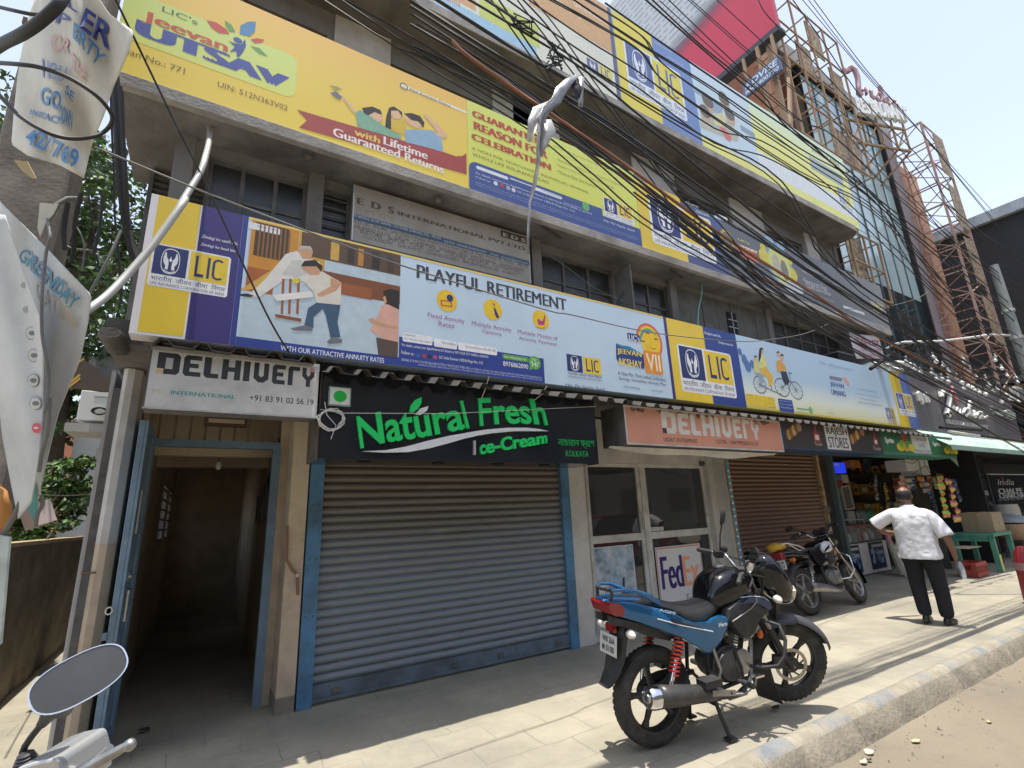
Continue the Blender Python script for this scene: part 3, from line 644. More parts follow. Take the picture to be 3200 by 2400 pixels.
awning('tin_awning',fE.q('d3',400,165).x,fE.q('d4',1060,300).x,YE-.01,a2.z-.05,4.42,a2.z+.10,.225,.045,M_tin,'corrugated sheet awning above the orange courier and soft drink signs')
mb=MB();q=atY(*c('g2',30,270),4.3);mb.rings([[Vector((q.x-.02+.14*cos(t)*s,4.3+.2*i,q.z+.03+.09*sin(t)*s)) for t in [k*pi/4 for k in range(8)]] for i,s in ((-.5,.45),(0,.6),(.6,.6),(1.6,.55))],M_cem);mb.build('cornice_lump',BL,smooth=60)
# ---------------------------------------------------------------- billboards on the shade slabs
fs=Face(YS)
NAVY,YEL,WHT,PUR='2b356e','e8c93c','e8eaee','3d3478'
M_back=mat('board_metal',(.12,.12,.13),rough=.7,var=.15)
def flex(h):return mat('flex_'+h,h,rough=.42,var=.035,scale=1.2,dirt=tuple(x*.82 for x in srgb(h)),dirt_amt=.14,dirt_scale=1.6)
def grad(name,stops,z0,z1,ax='Z'):      # a printed colour blend across the sheet
 ma=bpy.data.materials.new(name);ma.use_nodes=True;N=ma.node_tree.nodes;L=ma.node_tree.links;b_=N['Principled BSDF'];b_.inputs['Roughness'].default_value=.45
 tc=N.new('ShaderNodeTexCoord');sx=N.new('ShaderNodeSeparateXYZ');L.new(tc.outputs['Object'],sx.inputs[0])
 n=N.new('ShaderNodeTexNoise');n.inputs['Scale'].default_value=1.7;n.inputs['Detail'].default_value=3;L.new(tc.outputs['Object'],n.inputs['Vector'])
 k=N.new('ShaderNodeMath');k.operation='MULTIPLY_ADD';L.new(n.outputs['Fac'],k.inputs[0]);k.inputs[1].default_value=(z1-z0)*.12;L.new(sx.outputs[ax],k.inputs[2])
 mr=N.new('ShaderNodeMapRange');mr.inputs[1].default_value=z0+(z1-z0)*.06;mr.inputs[2].default_value=z1+(z1-z0)*.06;L.new(k.outputs[0],mr.inputs[0])
 cr=N.new('ShaderNodeValToRGB');L.new(mr.outputs[0],cr.inputs[0])
 for i,(p,h) in enumerate(stops):
  e=cr.color_ramp.elements[i] if i < 2 else cr.color_ramp.elements.new(p)
  e.position=p;e.color=(*srgb(h),1)
 L.new(cr.outputs[0],b_.inputs['Base Color']);return ma
def lic_logo(root,x0,x1,z0,z1,n=3,white='e8eaee',navy=NAVY,yel=YEL,small=False,bare=False):
 w,h=x1-x0,z1-z0;X=lambda u:x0+w*u;Z=lambda v_:z0+h*v_
 mb=MB()
 if not bare:fs.rxz(mb,x0,x1,z0,z1,ink(white),n,r=.04*w)
 fs.rxz(mb,X(.03),X(.445),Z(.285),Z(.965),ink(navy),n+1);fs.rxz(mb,X(.475),X(.97),Z(.285),Z(.965),ink(yel),n+1)
 mb.build('logo_panel',root)
 mb=MB();cx,cz=X(.2375),Z(.625);wh=ink(white)
 # oval ring with two hands sheltering a flame
 k=28;rx,rz=.115*w,.30*h
 def st(a,s):return (cx+s*rx*(abs(cos(a))**.75)*(1 if cos(a) > 0 else -1),cz+s*rz*(abs(sin(a))**.85)*(1 if sin(a) > 0 else -1))
 vs=[(*st(2*pi*i/k,s),) for s in (1,.93) for i in range(k)]
 mb.add([(x,fs.lay(n+2),z) for x,z in vs],[(i,(i+1) % k,k+(i+1) % k,k+i) for i in range(k)],wh)
 for sg in (-1,1):
  hand=[(.015,-.12),(.03,-.03),(.065,.03),(.078,.1),(.07,.19),(.052,.2),(.035,.11),(.028,.03),(.008,-.03),(.004,-.16),(.03,-.2),(.05,-.12)]
  hand=[(.02,-.2),(.06,-.2),(.055,-.12),(.085,-.03),(.09,.08),(.075,.19),(.058,.2),(.052,.1),(.028,.03),(.02,-.05)]
  mb.add([(cx+sg*u*w*1.0,fs.lay(n+2),cz+v_*h) for u,v_ in hand],[tuple(range(len(hand)))],wh)
 fl=[(-.022,.02),(0,-.02),(.022,.02),(.012,.05),(0,.12),(-.012,.05)]
 mb.add([(cx+u*w,fs.lay(n+2),cz+v_*h) for u,v_ in fl],[tuple(range(6))],wh)
 sc=[(-.075,-.215),(0,-.255),(.075,-.215),(.075,-.235),(0,-.278),(-.075,-.235)]
 mb.add([(cx+u*w,fs.lay(n+2),cz+v_*h) for u,v_ in sc],[(0,1,4,5),(1,2,3,4)],wh)
 mb.build('emblem',root)
 mb=MB();
 lt=ink(navy);a0,a1=Z(.375),Z(.885)
 fs.rxz(mb,X(.545),X(.578),a0,a1,lt,n+2);fs.rxz(mb,X(.578),X(.665),a0,Z(.455),lt,n+2);fs.rxz(mb,X(.70),X(.735),a0,a1,lt,n+2)
 # C
 cxx=X(.845);r_o,r_i=.078*w,.045*w;K=10;pts_o=[];pts_i=[]
 hh=(a1-a0)/2;cz2=(a0+a1)/2
 for i in range(K+1):
  a=radians(35+(180-35)*i/K);pts_o.append((cxx+r_o*cos(a),a1-r_o*1.0+r_o*sin(a)));pts_i.append((cxx+r_i*cos(a),a1-r_o+r_i*sin(a)))
 for i in range(K+1):
  a=radians(180+(325-180)*i/K);pts_o.append((cxx+r_o*cos(a),a0+r_o+r_o*sin(a)));pts_i.append((cxx+r_i*cos(a),a0+r_o+r_i*sin(a)))
 m_=len(pts_o);mb.add([(x,fs.lay(n+2),z) for x,z in pts_o+pts_i],[(i,i+1,m_+i+1,m_+i) for i in range(m_-1)],lt)
 if not small:
  fs.txz(mb,'भारतीय  जीवन  बीमा  िनगम',X(.035),X(.965),Z(.135),Z(.262),ink('4a4f63'),n+2,bold=.004)
  fs.txz(mb,'LIFE INSURANCE CORPORATION OF INDIA',X(.035),X(.965),Z(.035),Z(.10),ink('5b6076'),n+2,bold=.005)
 else:
  fs.txz(mb,'भारतीय जीवन बीमा िनगम',X(.035),X(.965),Z(.14),Z(.255),ink('666b7c'),n+2,res=1);fs.txz(mb,'LIFE INSURANCE CORPORATION OF INDIA',X(.035),X(.965),Z(.03),Z(.105),ink('7b8090'),n+2,res=1)
 mb.build('lettering',root)
def XQ(t,x,y):return fs.q(t,x,y).x
def ZQ(t,x,y):return fs.q(t,x,y).z
def lines(mb,rows,ma,n=4,**kw):
 for t,tg,a,tg2,b_ in rows:
  A=fs.q(tg,*a);B=fs.q(tg2,*b_);fs.txz(mb,t,A.x,B.x,B.z,A.z,ma,n,**kw)
def lineh(mb,t,tg,tl,bl_,tg2,r,ma,n=4,**kw):     # words given by their left edge and right end
 A=fs.q(tg,*tl);B=fs.q(tg,*bl_);fs.txz(mb,t,A.x,fs.q(tg2,*r).x,B.z,A.z,ma,n,**kw)
def blob(mb,t,pts,ma,n=3):fs.poly(mb,t,pts,ma,n)
Z1b,Z1t=2.915,4.03
# --- row one, left board
xa,xb=XQ('c2',1125,10),XQ('c2',1840,190)
bb=thing('billboard','lowest row billboard with yellow and violet bands at the left end beside the bent pipe','billboard',(xa,YS,Z1b))
board(bb,'panel',xa,xb,Z1b,Z1t,YS,.16,flex('e9e6ea'))
xm=XQ('c2',1502,110)
mb=MB();fs.rxz(mb,xa+.045,xm-.012,Z1b+.02,Z1t,flex(YEL),1);fs.rxz(mb,xm,xb-.035,Z1b,Z1t,flex(PUR),1);fs.rxz(mb,xb-.034,xb,Z1b,Z1t,flex('30408a'),1);mb.build('printed_bands',bb)
A=fs.q('c2',1142,372);B=fs.q('c2',1668,782);lic_logo(bb,A.x-.005,B.x+.01,B.z,A.z,3)
mb=MB();lines(mb,[('Zindagi ke saath bhi,','c2',(1495,315),'c2',(1760,402)),('Zindagi ke baad bhi.','c2',(1488,375),'c2',(1745,455))],ink(WHT),bold=.012,shear=.15);mb.build('lettering',bb)
# --- row one, middle board: retirement advertisement
xc_=XQ('c8',1118,940)
bb=thing('billboard','pale blue billboard reading PLAYFUL RETIREMENT with a courtyard cricket picture','billboard',(xb,YS,Z1b))
board(bb,'panel',xb+.003,xc_,Z1b,Z1t,YS,.16,flex('c3d8ea'))
xp0,xp1=XQ('c5',160,400),XQ('c5',1145,630);zp=ZQ('c5',60,1140)
mb=MB();fs.rxz(mb,xb+.003,xc_,Z1t-.022,Z1t,flex('e2c873'),2)
fs.rxz(mb,xb+.004,xp1,Z1b,zp,flex('2f4391'),2);xs=XQ('c8',237,1300);fs.rxz(mb,xp1,xs,Z1b,ZQ('c5',1140,1145),flex('2f4391'),2)
mb.build('printed_bands',bb)
# picture: courtyard, steps, grandfather, boy with bat, girl
mb=MB();fs.rxz(mb,xb+.02,xp1,zp,Z1t-.02,ink('b9cbd6'),1)
zf=ZQ('c5',110,840)
fs.rxz(mb,xb+.03,XQ('c5',470,700),ZQ('c5',200,660)-.05,Z1t-.02,ink('c98a2b'),2);fs.rxz(mb,XQ('c5',205,450),XQ('c5',420,500),ZQ('c5',210,620),Z1t-.03,ink('4b3320'),3)
for i in range(8):x=XQ('c5',225+i*28,500);fs.rxz(mb,x,x+.012,ZQ('c5',210,620),Z1t-.04,ink('8a6234'),4)
fs.rxz(mb,XQ('c5',480,600),XQ('c5',650,700),ZQ('c5',480,700),Z1t-.02,ink('c79a3a'),2);fs.rxz(mb,XQ('c5',480,600)+.02,xp1,ZQ('c5',900,700),Z1t-.02,ink('5b4634'),2.4)
for a_,w_,h_ in ((690,60,'caa24a'),(800,50,'3a2f28'),(870,40,'b9823d'),(960,60,'2c2724'),(1060,50,'46382e')):x=XQ('c5',a_,620);fs.rxz(mb,x,x+w_*.0012,ZQ('c5',900,690),Z1t-.05,ink(h_),3)
fs.rxz(mb,XQ('c5',640,720),xp1,ZQ('c5',950,880)-.03,ZQ('c5',900,770),ink('7d4a2a'),3);fs.rxz(mb,XQ('c5',640,720),XQ('c5',960,800),ZQ('c5',930,890)-.02,ZQ('c5',930,830),ink('99592f'),4)
fs.rxz(mb,xb+.03,XQ('c5',330,700),zf,ZQ('c5',200,660)-.05,ink('a85f26'),2)
blob(mb,'c5',[(108,838),(330,700),(340,770),(250,830),(110,845)],ink('d0a54a'),3)
mb.build('background',bb)
mb=MB();sk,wh,jn,hr=ink('c99a78'),ink('dcdad2'),ink('3d5873'),ink('2b241f')
blob(mb,'c5',[(270,770),(400,610),(470,590),(560,640),(625,665),(560,790),(450,780),(400,770),(230,890),(150,885)],wh,5)
blob(mb,'c5',[(380,740),(440,650),(500,650),(540,740),(470,760)],ink('c6c6bf'),6)
blob(mb,'c5',[(480,590),(500,560),(560,560),(577,600),(560,645),(510,640)],sk,6);blob(mb,'c5',[(478,585),(500,555),(560,560),(577,590),(540,575)],ink('b9b5ae'),7)
blob(mb,'c5',[(100,870),(150,865),(195,880),(170,890),(110,882)],hr,6)
blob(mb,'c5',[(545,750),(600,725),(640,725),(760,795),(755,945),(600,925),(575,850),(530,800),(505,800),(540,770)],ink('d9d3c6'),8)
blob(mb,'c5',[(505,700),(530,655),(600,655),(635,700),(615,745),(560,748)],sk,9);blob(mb,'c5',[(498,690),(520,655),(590,648),(640,690),(630,725),(600,690),(540,690)],hr,10)
blob(mb,'c5',[(690,760),(765,800),(725,850),(620,890),(600,870),(690,820)],sk,9)
blob(mb,'c5',[(600,925),(755,940),(735,1050),(755,1150),(690,1150),(660,1010),(640,965),(580,1020),(580,1090),(520,1070),(545,960)],jn,8)
blob(mb,'c5',[(430,1092),(520,1072),(575,1085),(570,1108),(450,1105)],ink('70757a'),9);blob(mb,'c5',[(665,1180),(700,1148),(765,1160),(765,1185),(680,1192)],ink('70757a'),9)
blob(mb,'c5',[(318,875),(560,850),(578,868),(575,890),(340,915)],ink('e4e2dc'),10)
for x in (385,432,485):blob(mb,'c5',[(x-9,768),(x+8,772),(x-2,1000),(x-18,996)],ink('9b5b30'),7)
blob(mb,'c5',[(332,998),(500,1028),(500,1050),(332,1018)],ink('8d5029'),8)
q=fs.q('c5',467,782);fs.disc(mb,q.x,q.z,.028,.026,ink('dccb3d'),9,14)
blob(mb,'c5',[(1030,850),(1080,835),(1138,850),(1135,970),(1060,965),(1040,920)],hr,5);blob(mb,'c5',[(1030,890),(1045,880),(1055,920),(1042,940)],sk,6)
blob(mb,'c5',[(1020,945),(1060,935),(1132,970),(1128,1180),(1040,1170),(945,1100),(1000,1000)],ink('d8a896'),6);blob(mb,'c5',[(930,1035),(960,1022),(1000,1050),(1080,1075),(1125,1078),(1125,1098),(1060,1090),(985,1070)],sk,7)
blob(mb,'c5',[(985,1150),(1128,1180),(1125,1280),(1060,1275),(1000,1265)],ink('57493f'),6)
mb.build('picture',bb)
mb=MB();A=fs.q('c5',160,395);B=fs.q('c5',362,488);fs.rxz(mb,A.x,B.x,B.z,A.z-.005,ink('dfe2e6'),4,.015);
for a_,e_ in (((1158,1115),(1350,1203)),((1360,1155),(1510,1230)),((1518,1180),(1770,1268))):A=fs.q('c5',*a_);B=fs.q('c5',*e_);fs.rxz(mb,A.x,B.x,B.z,A.z,ink(WHT),3,.015)
A=fs.q('c5',1803,1255);B=fs.q('c5',1975,1312);fs.rxz(mb,A.x,B.x,B.z,A.z,ink('5fa54a'),3,.03)
q=fs.q('c8',168,1265);fs.disc(mb,q.x,q.z,.075,.075,ink('62ad4c'),4);mb.add([(q.x-.07,fs.lay(4),q.z-.09),(q.x-.06,fs.lay(4),q.z-.02),(q.x-.01,fs.lay(4),q.z-.06)],[(0,1,2)],ink('62ad4c'))
for x,y,h_ in ((1258,1268,'3b5fb0'),(1297,1270,'c0392f'),(1333,1274,'24262b'),(1368,1278,'c34a6a')):q=fs.q('c5',x,y);fs.disc(mb,q.x,q.z,.019,.019,ink(h_),3,12)
for tg,cx,cy,rr in (('c5',1445,912,67),('c5',1742,970,61),('c8',213,946,61)):
 q=fs.q(tg,cx,cy);r_=abs(fs.q(tg,cx+rr,cy).x-q.x);fs.disc(mb,q.x,q.z,r_*.98,r_*1.02,ink('e9c32c'),3)
blob(mb,'c5',[(1402,905),(1475,915),(1480,955),(1405,945)],ink('c05a3c'),4);blob(mb,'c5',[(1412,915),(1466,922),(1470,946),(1414,938)],ink('e9c32c'),5);q=fs.q('c5',1464,895);fs.disc(mb,q.x,q.z,.035,.037,ink(NAVY),5,16)
blob(mb,'c5',[(1745,950),(1760,965),(1775,1000),(1785,1020),(1768,1028),(1755,1000)],ink(NAVY),4);blob(mb,'c5',[(1738,930),(1752,930),(1757,950)],ink(NAVY),4)
blob(mb,'c8',[(186,945),(200,938),(205,952),(228,955),(238,915),(247,915),(240,985),(195,985)],ink('b03a78'),4);blob(mb,'c8',[(185,1000),(215,1008),(246,1002),(246,1006),(215,1013),(185,1005)],ink('b03a78'),4)
mb.build('badge',bb)
mb=MB();dk=ink('3a3f47')
lines(mb,[('PLAYFUL RETIREMENT','c5',(1248,676),'c8',(408,880))],dk,bold=.03,res=4)
lines(mb,[('Fixed Annuity','c5',(1320,988),'c5',(1560,1068)),('Rates','c5',(1390,1043),'c5',(1492,1092)),('Multiple Annuity','c5',(1605,1042),'c5',(1864,1124)),('Options','c5',(1673,1097),'c5',(1800,1148)),('Multiple Modes of','c8',(40,1018),'c8',(338,1106)),('Annuity Payment','c8',(50,1068),'c8',(332,1146))],ink('a0608f'),bold=.004)
lines(mb,[('WITH OUR ATTRACTIVE ANNUITY RATES','c5',(368,1200),'c5',(1037,1316)),('8976862090','c5',(1808,1303),'c5',(1972,1356))],ink(WHT),bold=.02)
lines(mb,[('For details, contact your Agent/Nearest LIC Branch or SMS YOUR CITY NAME to 56767474','c5',(1153,1188),'c5',(1712,1290)),('Follow us :','c5',(1150,1235),'c5',(1236,1268)),('LIC India Forever | IRDAI Regn No.: 512','c5',(1395,1268),'c5',(1678,1330)),('Our WhatsApp No.','c5',(1815,1267),'c5',(1962,1305))],ink(WHT),res=2,bold=.006)
lines(mb,[('BEWARE OF SPURIOUS PHONE CALLS AND FICTITIOUS / FRAUDULENT OFFERS. IRDAI or its officials do not involve in any activities of insurance business like selling insurance policies, announcing bonus or','c5',(1152,1285),'c8',(222,1388)),('investment of premiums, refund of amounts. Policyholders or the prospects receiving such phone calls are requested to lodge a police complaint. For more details on risk factors, please read','c5',(1260,1318),'c8',(222,1402))],ink('c8cee4'),res=1)
lines(mb,[('LIC Mobile App digital','c5',(1168,1150),'c5',(1342,1190)),('Visit: licindia.in','c5',(1410,1172),'c5',(1503,1205)),('Call Centre Services (022) 6827 6827','c5',(1560,1200),'c5',(1763,1250)),('Download','c5',(1170,1122),'c5',(1238,1146)),('Sabse Pehle','c5',(215,420),'c5',(350,462)),('Also Available Online','c5',(915,585),'c5',(1130,655))],ink('5c6170'),5,res=2)
lines(mb,[('Say','c8',(148,1232),'c8',(180,1255)),("'Hi'",'c8',(138,1252),'c8',(198,1298))],ink(WHT),5,bold=.01)
lines(mb,[('A Non-Par, Non-Linked, Individual,','c8',(782,1324),'c8',(1142,1410)),('Savings, Immediate Annuity Plan','c8',(790,1366),'c8',(1140,1444))],ink('3f4a63'));lines(mb,[('UIN-512N337V06','c8',(825,1432),'c8',(950,1466)),('Plan No.: 857','c8',(1034,1460),'c8',(1118,1488))],ink('7f8a99'),res=2)
lines(mb,[('Har Pal Aapke Saath','c8',(393,1415),'c8',(690,1478))],ink('46517a'),shear=.35,bold=-.004)
mb.build('lettering',bb)
A=fs.q('c8',393,1190);B=fs.q('c8',676,1412);lic_logo(bb,A.x,B.x,B.z,A.z,3,bare=True,small=True)
# the product badge: rainbow, sun over water, name plate
mb=MB();cq=fs.q('c8',1005,1105);e_=fs.q('c8',1112,1105)
R0=.245
for i,h_ in enumerate(('d4564b','e98b3d','f0d04a','63b05d','4a7fc0','ffffff')):
 ro=R0-.022*i;ri=ro-.022;k=20
 vs=[(cq.x+.03+r*.95*cos(radians(-60+i2*(250)/k)),fs.lay(4),cq.z+.0+r*sin(radians(-60+i2*(250)/k))) for r in (ro,ri) for i2 in range(k+1)]
 mb.add(vs,[(j,j+1,k+2+j,k+1+j) for j in range(k)],ink(h_))
fs.disc(mb,cq.x+.05,cq.z-.03,.165,.17,ink('eec62b'),5);
for x,y in ((970,1105),(1005,1045),(1066,1090)):
 for a in (-70,-25,25,70):q=fs.q('c8',x,y);mb.add([(q.x,fs.lay(6),q.z+.01),(q.x+.035*sin(radians(a)),fs.lay(6),q.z+.012*cos(radians(a))),(q.x+.03*sin(radians(a)),fs.lay(6),q.z-.02)],[(0,1,2)],ink('3b4a2a'))
blob(mb,'c8',[(1010,1140),(1040,1160),(1072,1155),(1045,1168)],ink('7a5a14'),6)
A=fs.q('c8',760,1118);B=fs.q('c8',975,1312);k=[(A.x,B.z+.09),(A.x+.02,B.z+.05),(B.x,B.z),(B.x+.05,B.z+.12),(B.x+.12,A.z-.12),(A.x+.22,A.z-.01),(A.x+.12,A.z-.015),(A.x+.02,A.z)]
mb.add([(x,fs.lay(6),z) for x,z in k],[tuple(range(8))],ink('2c3f86'));mb.add([(A.x+.02,fs.lay(7),A.z),(A.x+.12,fs.lay(7),A.z-.02),(A.x+.24,fs.lay(7),A.z-.01),(B.x+.1,fs.lay(7),A.z-.11),(A.x+.2,fs.lay(7),A.z-.05),(A.x+.05,fs.lay(7),A.z-.04)],[tuple(range(6))],ink('2f86a8'))
A=fs.q('c8',968,1168);B=fs.q('c8',1122,1358);fs.rxz(mb,A.x,B.x,B.z,A.z,ink('e2922f'),8,.04)
A=fs.q('c8',850,1040);B=fs.q('c8',950,1110);fs.rxz(mb,A.x,B.x,B.z,A.z,ink('2c3f86'),7,.03)
mb.build('product_badge',bb)
mb=MB();lines(mb,[('JEEVAN','c8',(775,1155),'c8',(962,1235)),('AKSHAY','c8',(780,1225),'c8',(966,1308)),],ink('f0d75a'),9,bold=.025);lines(mb,[('VII','c8',(988,1192),'c8',(1105,1335))],ink('f6e9d0'),10,bold=.02);lines(mb,[("LIC's",'c8',(862,1052),'c8',(945,1108))],ink('f2f2f2'),9,bold=.02);mb.build('badge_lettering',bb)
# --- row one, right board
xd_=XQ('d2',1032,1365)
bb=thing('billboard','lowest row billboard with a large emblem and a family on bicycles, nearest the restaurant','billboard',(xc_,YS,Z1b))
board(bb,'panel',xc_+.003,xd_,Z1b,Z1t,YS,.16,grad('umang_sheet',[(0,'dcd9a0'),(1,'b9d4ea'),(.22,'e1e7dc'),(.5,'b5cfe4')],Z1b,Z1t))
mb=MB();x1_,x2_,x3_=XQ('c8',1142,950),XQ('c8',1410,1005),XQ('c8',1655,1075)
fs.rxz(mb,xc_+.004,x1_,Z1b,Z1t,flex(PUR),1);fs.rxz(mb,x1_,x2_,Z1b,Z1t,flex(YEL),1);fs.rxz(mb,x2_,x3_,Z1b,Z1t,flex('32478f'),1)
x4_=XQ('d2',892,1345);x5_=XQ('d2',962,1355);zz=ZQ('d4',880,190)
fs.rxz(mb,x4_,x5_,Z1b,Z1t,flex('e3c63c'),1);fs.rxz(mb,x5_,xd_,Z1b,Z1t,flex('6076b4'),1)
A=fs.q('d4',0,85);B=fs.q('d4',55,178);xl=XQ('f3',388,1600);fs.rxz(mb,xl,B.x,Z1b+.04,ZQ('f3',388,1596),ink('e2c43f'),2,.02);A=fs.q('d4',62,92);B=fs.q('d4',172,190);fs.rxz(mb,A.x,B.x,B.z,A.z,ink('3a4f98'),2,.02)
A=fs.q('d4',185,152);B=fs.q('d4',265,172);fs.rxz(mb,A.x,B.x,B.z,A.z,ink('7cab74'),2,.015);q=fs.q('d4',277,172);fs.disc(mb,q.x,q.z,.06,.06,ink('86b57c'),2,14)
fs.rxz(mb,x3_,x4_,Z1b,Z1b+.03,ink('cdbb4a'),2)
mb.build('printed_bands',bb)
A=fs.q('c8',1216,1120);B=fs.q('c8',1668,1530);lic_logo(bb,A.x,B.x,B.z,A.z,3)
A=fs.q('d4',820,50);B=fs.q('d4',962,215);lic_logo(bb,A.x,B.x,B.z,A.z,3,small=True,yel='d9c25a',navy='5566a8');A=fs.q('d4',755,148);B=fs.q('d4',840,265);lic_logo(bb,A.x,B.x,B.z,A.z,3,small=True,bare=True,yel='d9c25a',navy='5566a8')
mb=MB();lines(mb,[('Zindagi ke saath bhi,','c8',(1420,1030),'c8',(1547,1085)),('Zindagi ke baad bhi.','c8',(1525,1103),'c8',(1640,1148))],ink(WHT),bold=.015,shear=.15)
lines(mb,[('The 100-year plan*','f3',(1085,1288),'f3',(1408,1398))],ink('8fb0cc'),shear=.35);lines(mb,[('JEEVAN','f3',(1184,1485),'f3',(1325,1562)),('UMANG','f3',(1194,1556),'f3',(1340,1630))],ink('5d6f9a'),bold=.04)
lines(mb,[('A Guaranteed Benefits','d4',(578,25),'d4',(705,58)),('and Whole Life Insurance Plan','d4',(560,55),'d4',(725,92)),('Non-Linked, Participating','d4',(585,85),'d4',(705,118)),('Individual Savings Plan UIN 512N312V02','d4',(580,110),'d4',(740,150)),('8976862090','d4',(187,176),'d4',(265,194)),('www.licindia.in','d4',(385,180),'d4',(430,195))],ink('93a0ad'),res=2)
lines(mb,[('Benefits','f3',(402,1602),'f3',(460,1622)),('Life cover, survival','d4',(2,95),'d4',(48,112)),('Maturity','d4',(2,120),'d4',(40,134)),('Loan and rebates','d4',(2,142),'d4',(48,158))],ink('8d7a2a'),4,res=1);lines(mb,[('Optional benefits','d4',(70,102),'d4',(150,122)),('Accident and disability','d4',(78,122),'d4',(160,145)),('Term, critical illness','d4',(78,142),'d4',(155,165))],ink('c5cde6'),4,res=1)
mb.build('lettering',bb)
mb=MB();blob(mb,'f3',[(1180,1430),(1300,1452),(1298,1485),(1185,1462)],ink('7f8797'),3);blob(mb,'f3',[(1310,1440),(1345,1460),(1370,1500),(1365,1535),(1335,1500),(1310,1462)],ink('d8a7a0'),3)
mb.build('badge',bb)
mb=MB()   # bicycles and riders
def wheel2(cx,cy,rx_,ry_):
 q=fs.q('f3',cx,cy);r_=abs(fs.q('f3',cx+rx_,cy).x-q.x);h_=abs(fs.q('f3',cx,cy-ry_).z-q.z);fs.ringd(mb,q.x,q.z,r_,h_,.014,ink('4a5560'),3)
 for i in range(6):a=pi*i/6;mb.add([(q.x+r_*cos(a)*s+ .003*o*sin(a),fs.lay(3),q.z+h_*sin(a)*s-.003*o*cos(a)) for s,o in ((1,1),(-1,1),(-1,-1),(1,-1))],[(0,1,2,3)],ink('8b97a0'))
for a_ in ((527,1515,58,80),(735,1540,66,86),(868,1570,58,82)):wheel2(*a_)
def stick(t,a,b_,w,ma,n=4):
 A=fs.q(t,*a);B=fs.q(t,*b_);d=Vector((B.x-A.x,0,B.z-A.z));p=Vector((-d.z,0,d.x)).normalized()*w
 mb.add([(A.x+p.x,fs.lay(n),A.z+p.z),(A.x-p.x,fs.lay(n),A.z-p.z),(B.x-p.x,fs.lay(n),B.z-p.z),(B.x+p.x,fs.lay(n),B.z+p.z)],[(0,1,2,3)],ma)
dk=ink('55606a')
for a,b_ in (((527,1515),(640,1570)),((640,1570),(735,1610)),((735,1540),(815,1480)),((815,1480),(868,1570)),((815,1480),(800,1400)),((640,1560),(600,1420)),((790,1400),(830,1410))):stick('f3',a,b_,.008,dk)
sk,yw,pk=ink('d6b08c'),ink('dcd98f'),ink('e0b64a')
blob(mb,'f3',[(515,1240),(550,1225),(575,1260),(600,1330),(570,1370),(520,1360)],yw,5);blob(mb,'f3',[(520,1360),(580,1350),(640,1420),(655,1450),(640,1520),(610,1530),(600,1450),(540,1410)],pk,5)
blob(mb,'f3',[(525,1175),(545,1165),(562,1190),(550,1225),(530,1220)],sk,6);blob(mb,'f3',[(520,1180),(540,1163),(560,1175),(540,1190),(535,1260),(515,1310),(515,1240)],hr,7)
blob(mb,'f3',[(468,1290),(500,1290),(515,1340),(510,1410),(470,1400)],ink('d6cf7a'),5);blob(mb,'f3',[(465,1260),(485,1240),(502,1255),(498,1290),(472,1288)],sk,6);blob(mb,'f3',[(463,1260),(485,1236),(503,1255),(485,1255)],hr,7);blob(mb,'f3',[(480,1410),(520,1400),(560,1440),(550,1500),(525,1500),(520,1450)],ink('9aa4a8'),5)
blob(mb,'f3',[(680,1290),(720,1280),(760,1330),(780,1370),(740,1390),(690,1395),(680,1350)],ink('dba55a'),5);blob(mb,'f3',[(716,1245),(735,1228),(752,1250),(745,1285),(722,1280)],sk,6);blob(mb,'f3',[(714,1245),(735,1222),(752,1240),(735,1245)],hr,7)
blob(mb,'f3',[(680,1215),(700,1200),(715,1215),(712,1245),(690,1248)],sk,5);blob(mb,'f3',[(678,1215),(698,1196),(714,1212),(692,1215)],hr,6);blob(mb,'f3',[(720,1390),(775,1390),(805,1480),(790,1520),(760,1510),(740,1470)],ink('3a4049'),5)
for x,y,r_ in ((338,1205,.06),(380,1278,.085),(412,1340,.095),(455,1322,.07)):q=fs.q('f3',x,y);fs.disc(mb,q.x,q.z,r_*.8,r_,ink('5d78b4'),4,16)
mb.build('picture',bb)
# --- row two, left board
Z2b,Z2t=4.99,6.17
xa=XQ('c1',855,300);xb2=XQ('c4',1560,760);xc2=XQ('c8',962,380)
bb=thing('billboard','bright yellow middle row billboard reading Jeevan UTSAV with a cheering family','billboard',(xa,YS,Z2b))
board(bb,'panel',xa,xb2,Z2b,Z2t,YS,.16,grad('utsav_sheet',[(0,'ecd04e'),(1,'ecbd5e'),(.3,'ecce52'),(.6,'ebcb58')],Z2b,Z2t))
mb=MB();A=fs.q('c1',915,30);B=fs.q('c4',285,738);zt_=ZQ('c4',300,425);fs.rxz(mb,A.x+.0,B.x,ZQ('c4',280,735),zt_,grad('utsav_patch',[(0,'e0e06a'),(1,'c9e08a')],Z2b,Z2t),1,.09)
blob(mb,'c4',[(303,812),(1100,1045),(1400,1130),(1480,1158),(1530,1155),(1558,1135),(1560,1292),(1100,1165),(700,1055),(318,945),(378,893)],ink('a5443d'),5)
A=fs.q('c4',1062,615);B=fs.q('c4',1558,842);fs.rxz(mb,A.x,xb2,B.z,A.z,ink('e9e4d6'),2,.05);q=fs.q('c4',1095,640);fs.ringd(mb,q.x,q.z,.045,.045,.012,ink('6b7580'),3)
mb.build('printed_bands',bb)
mb=MB();lines(mb,[("LIC's",'c1',(1206,42),'c1',(1462,188))],ink('6a7050'),4,bold=.01);lineh(mb,'Jeevan','c1',(1062,70),(1120,196),'c1',(1692,340),ink('c8553a'),4,bold=.03);lines(mb,[('UTSAV','c1',(1012,138),'c4',(240,672))],ink('3c4f9a'),4,bold=.075,res=5)
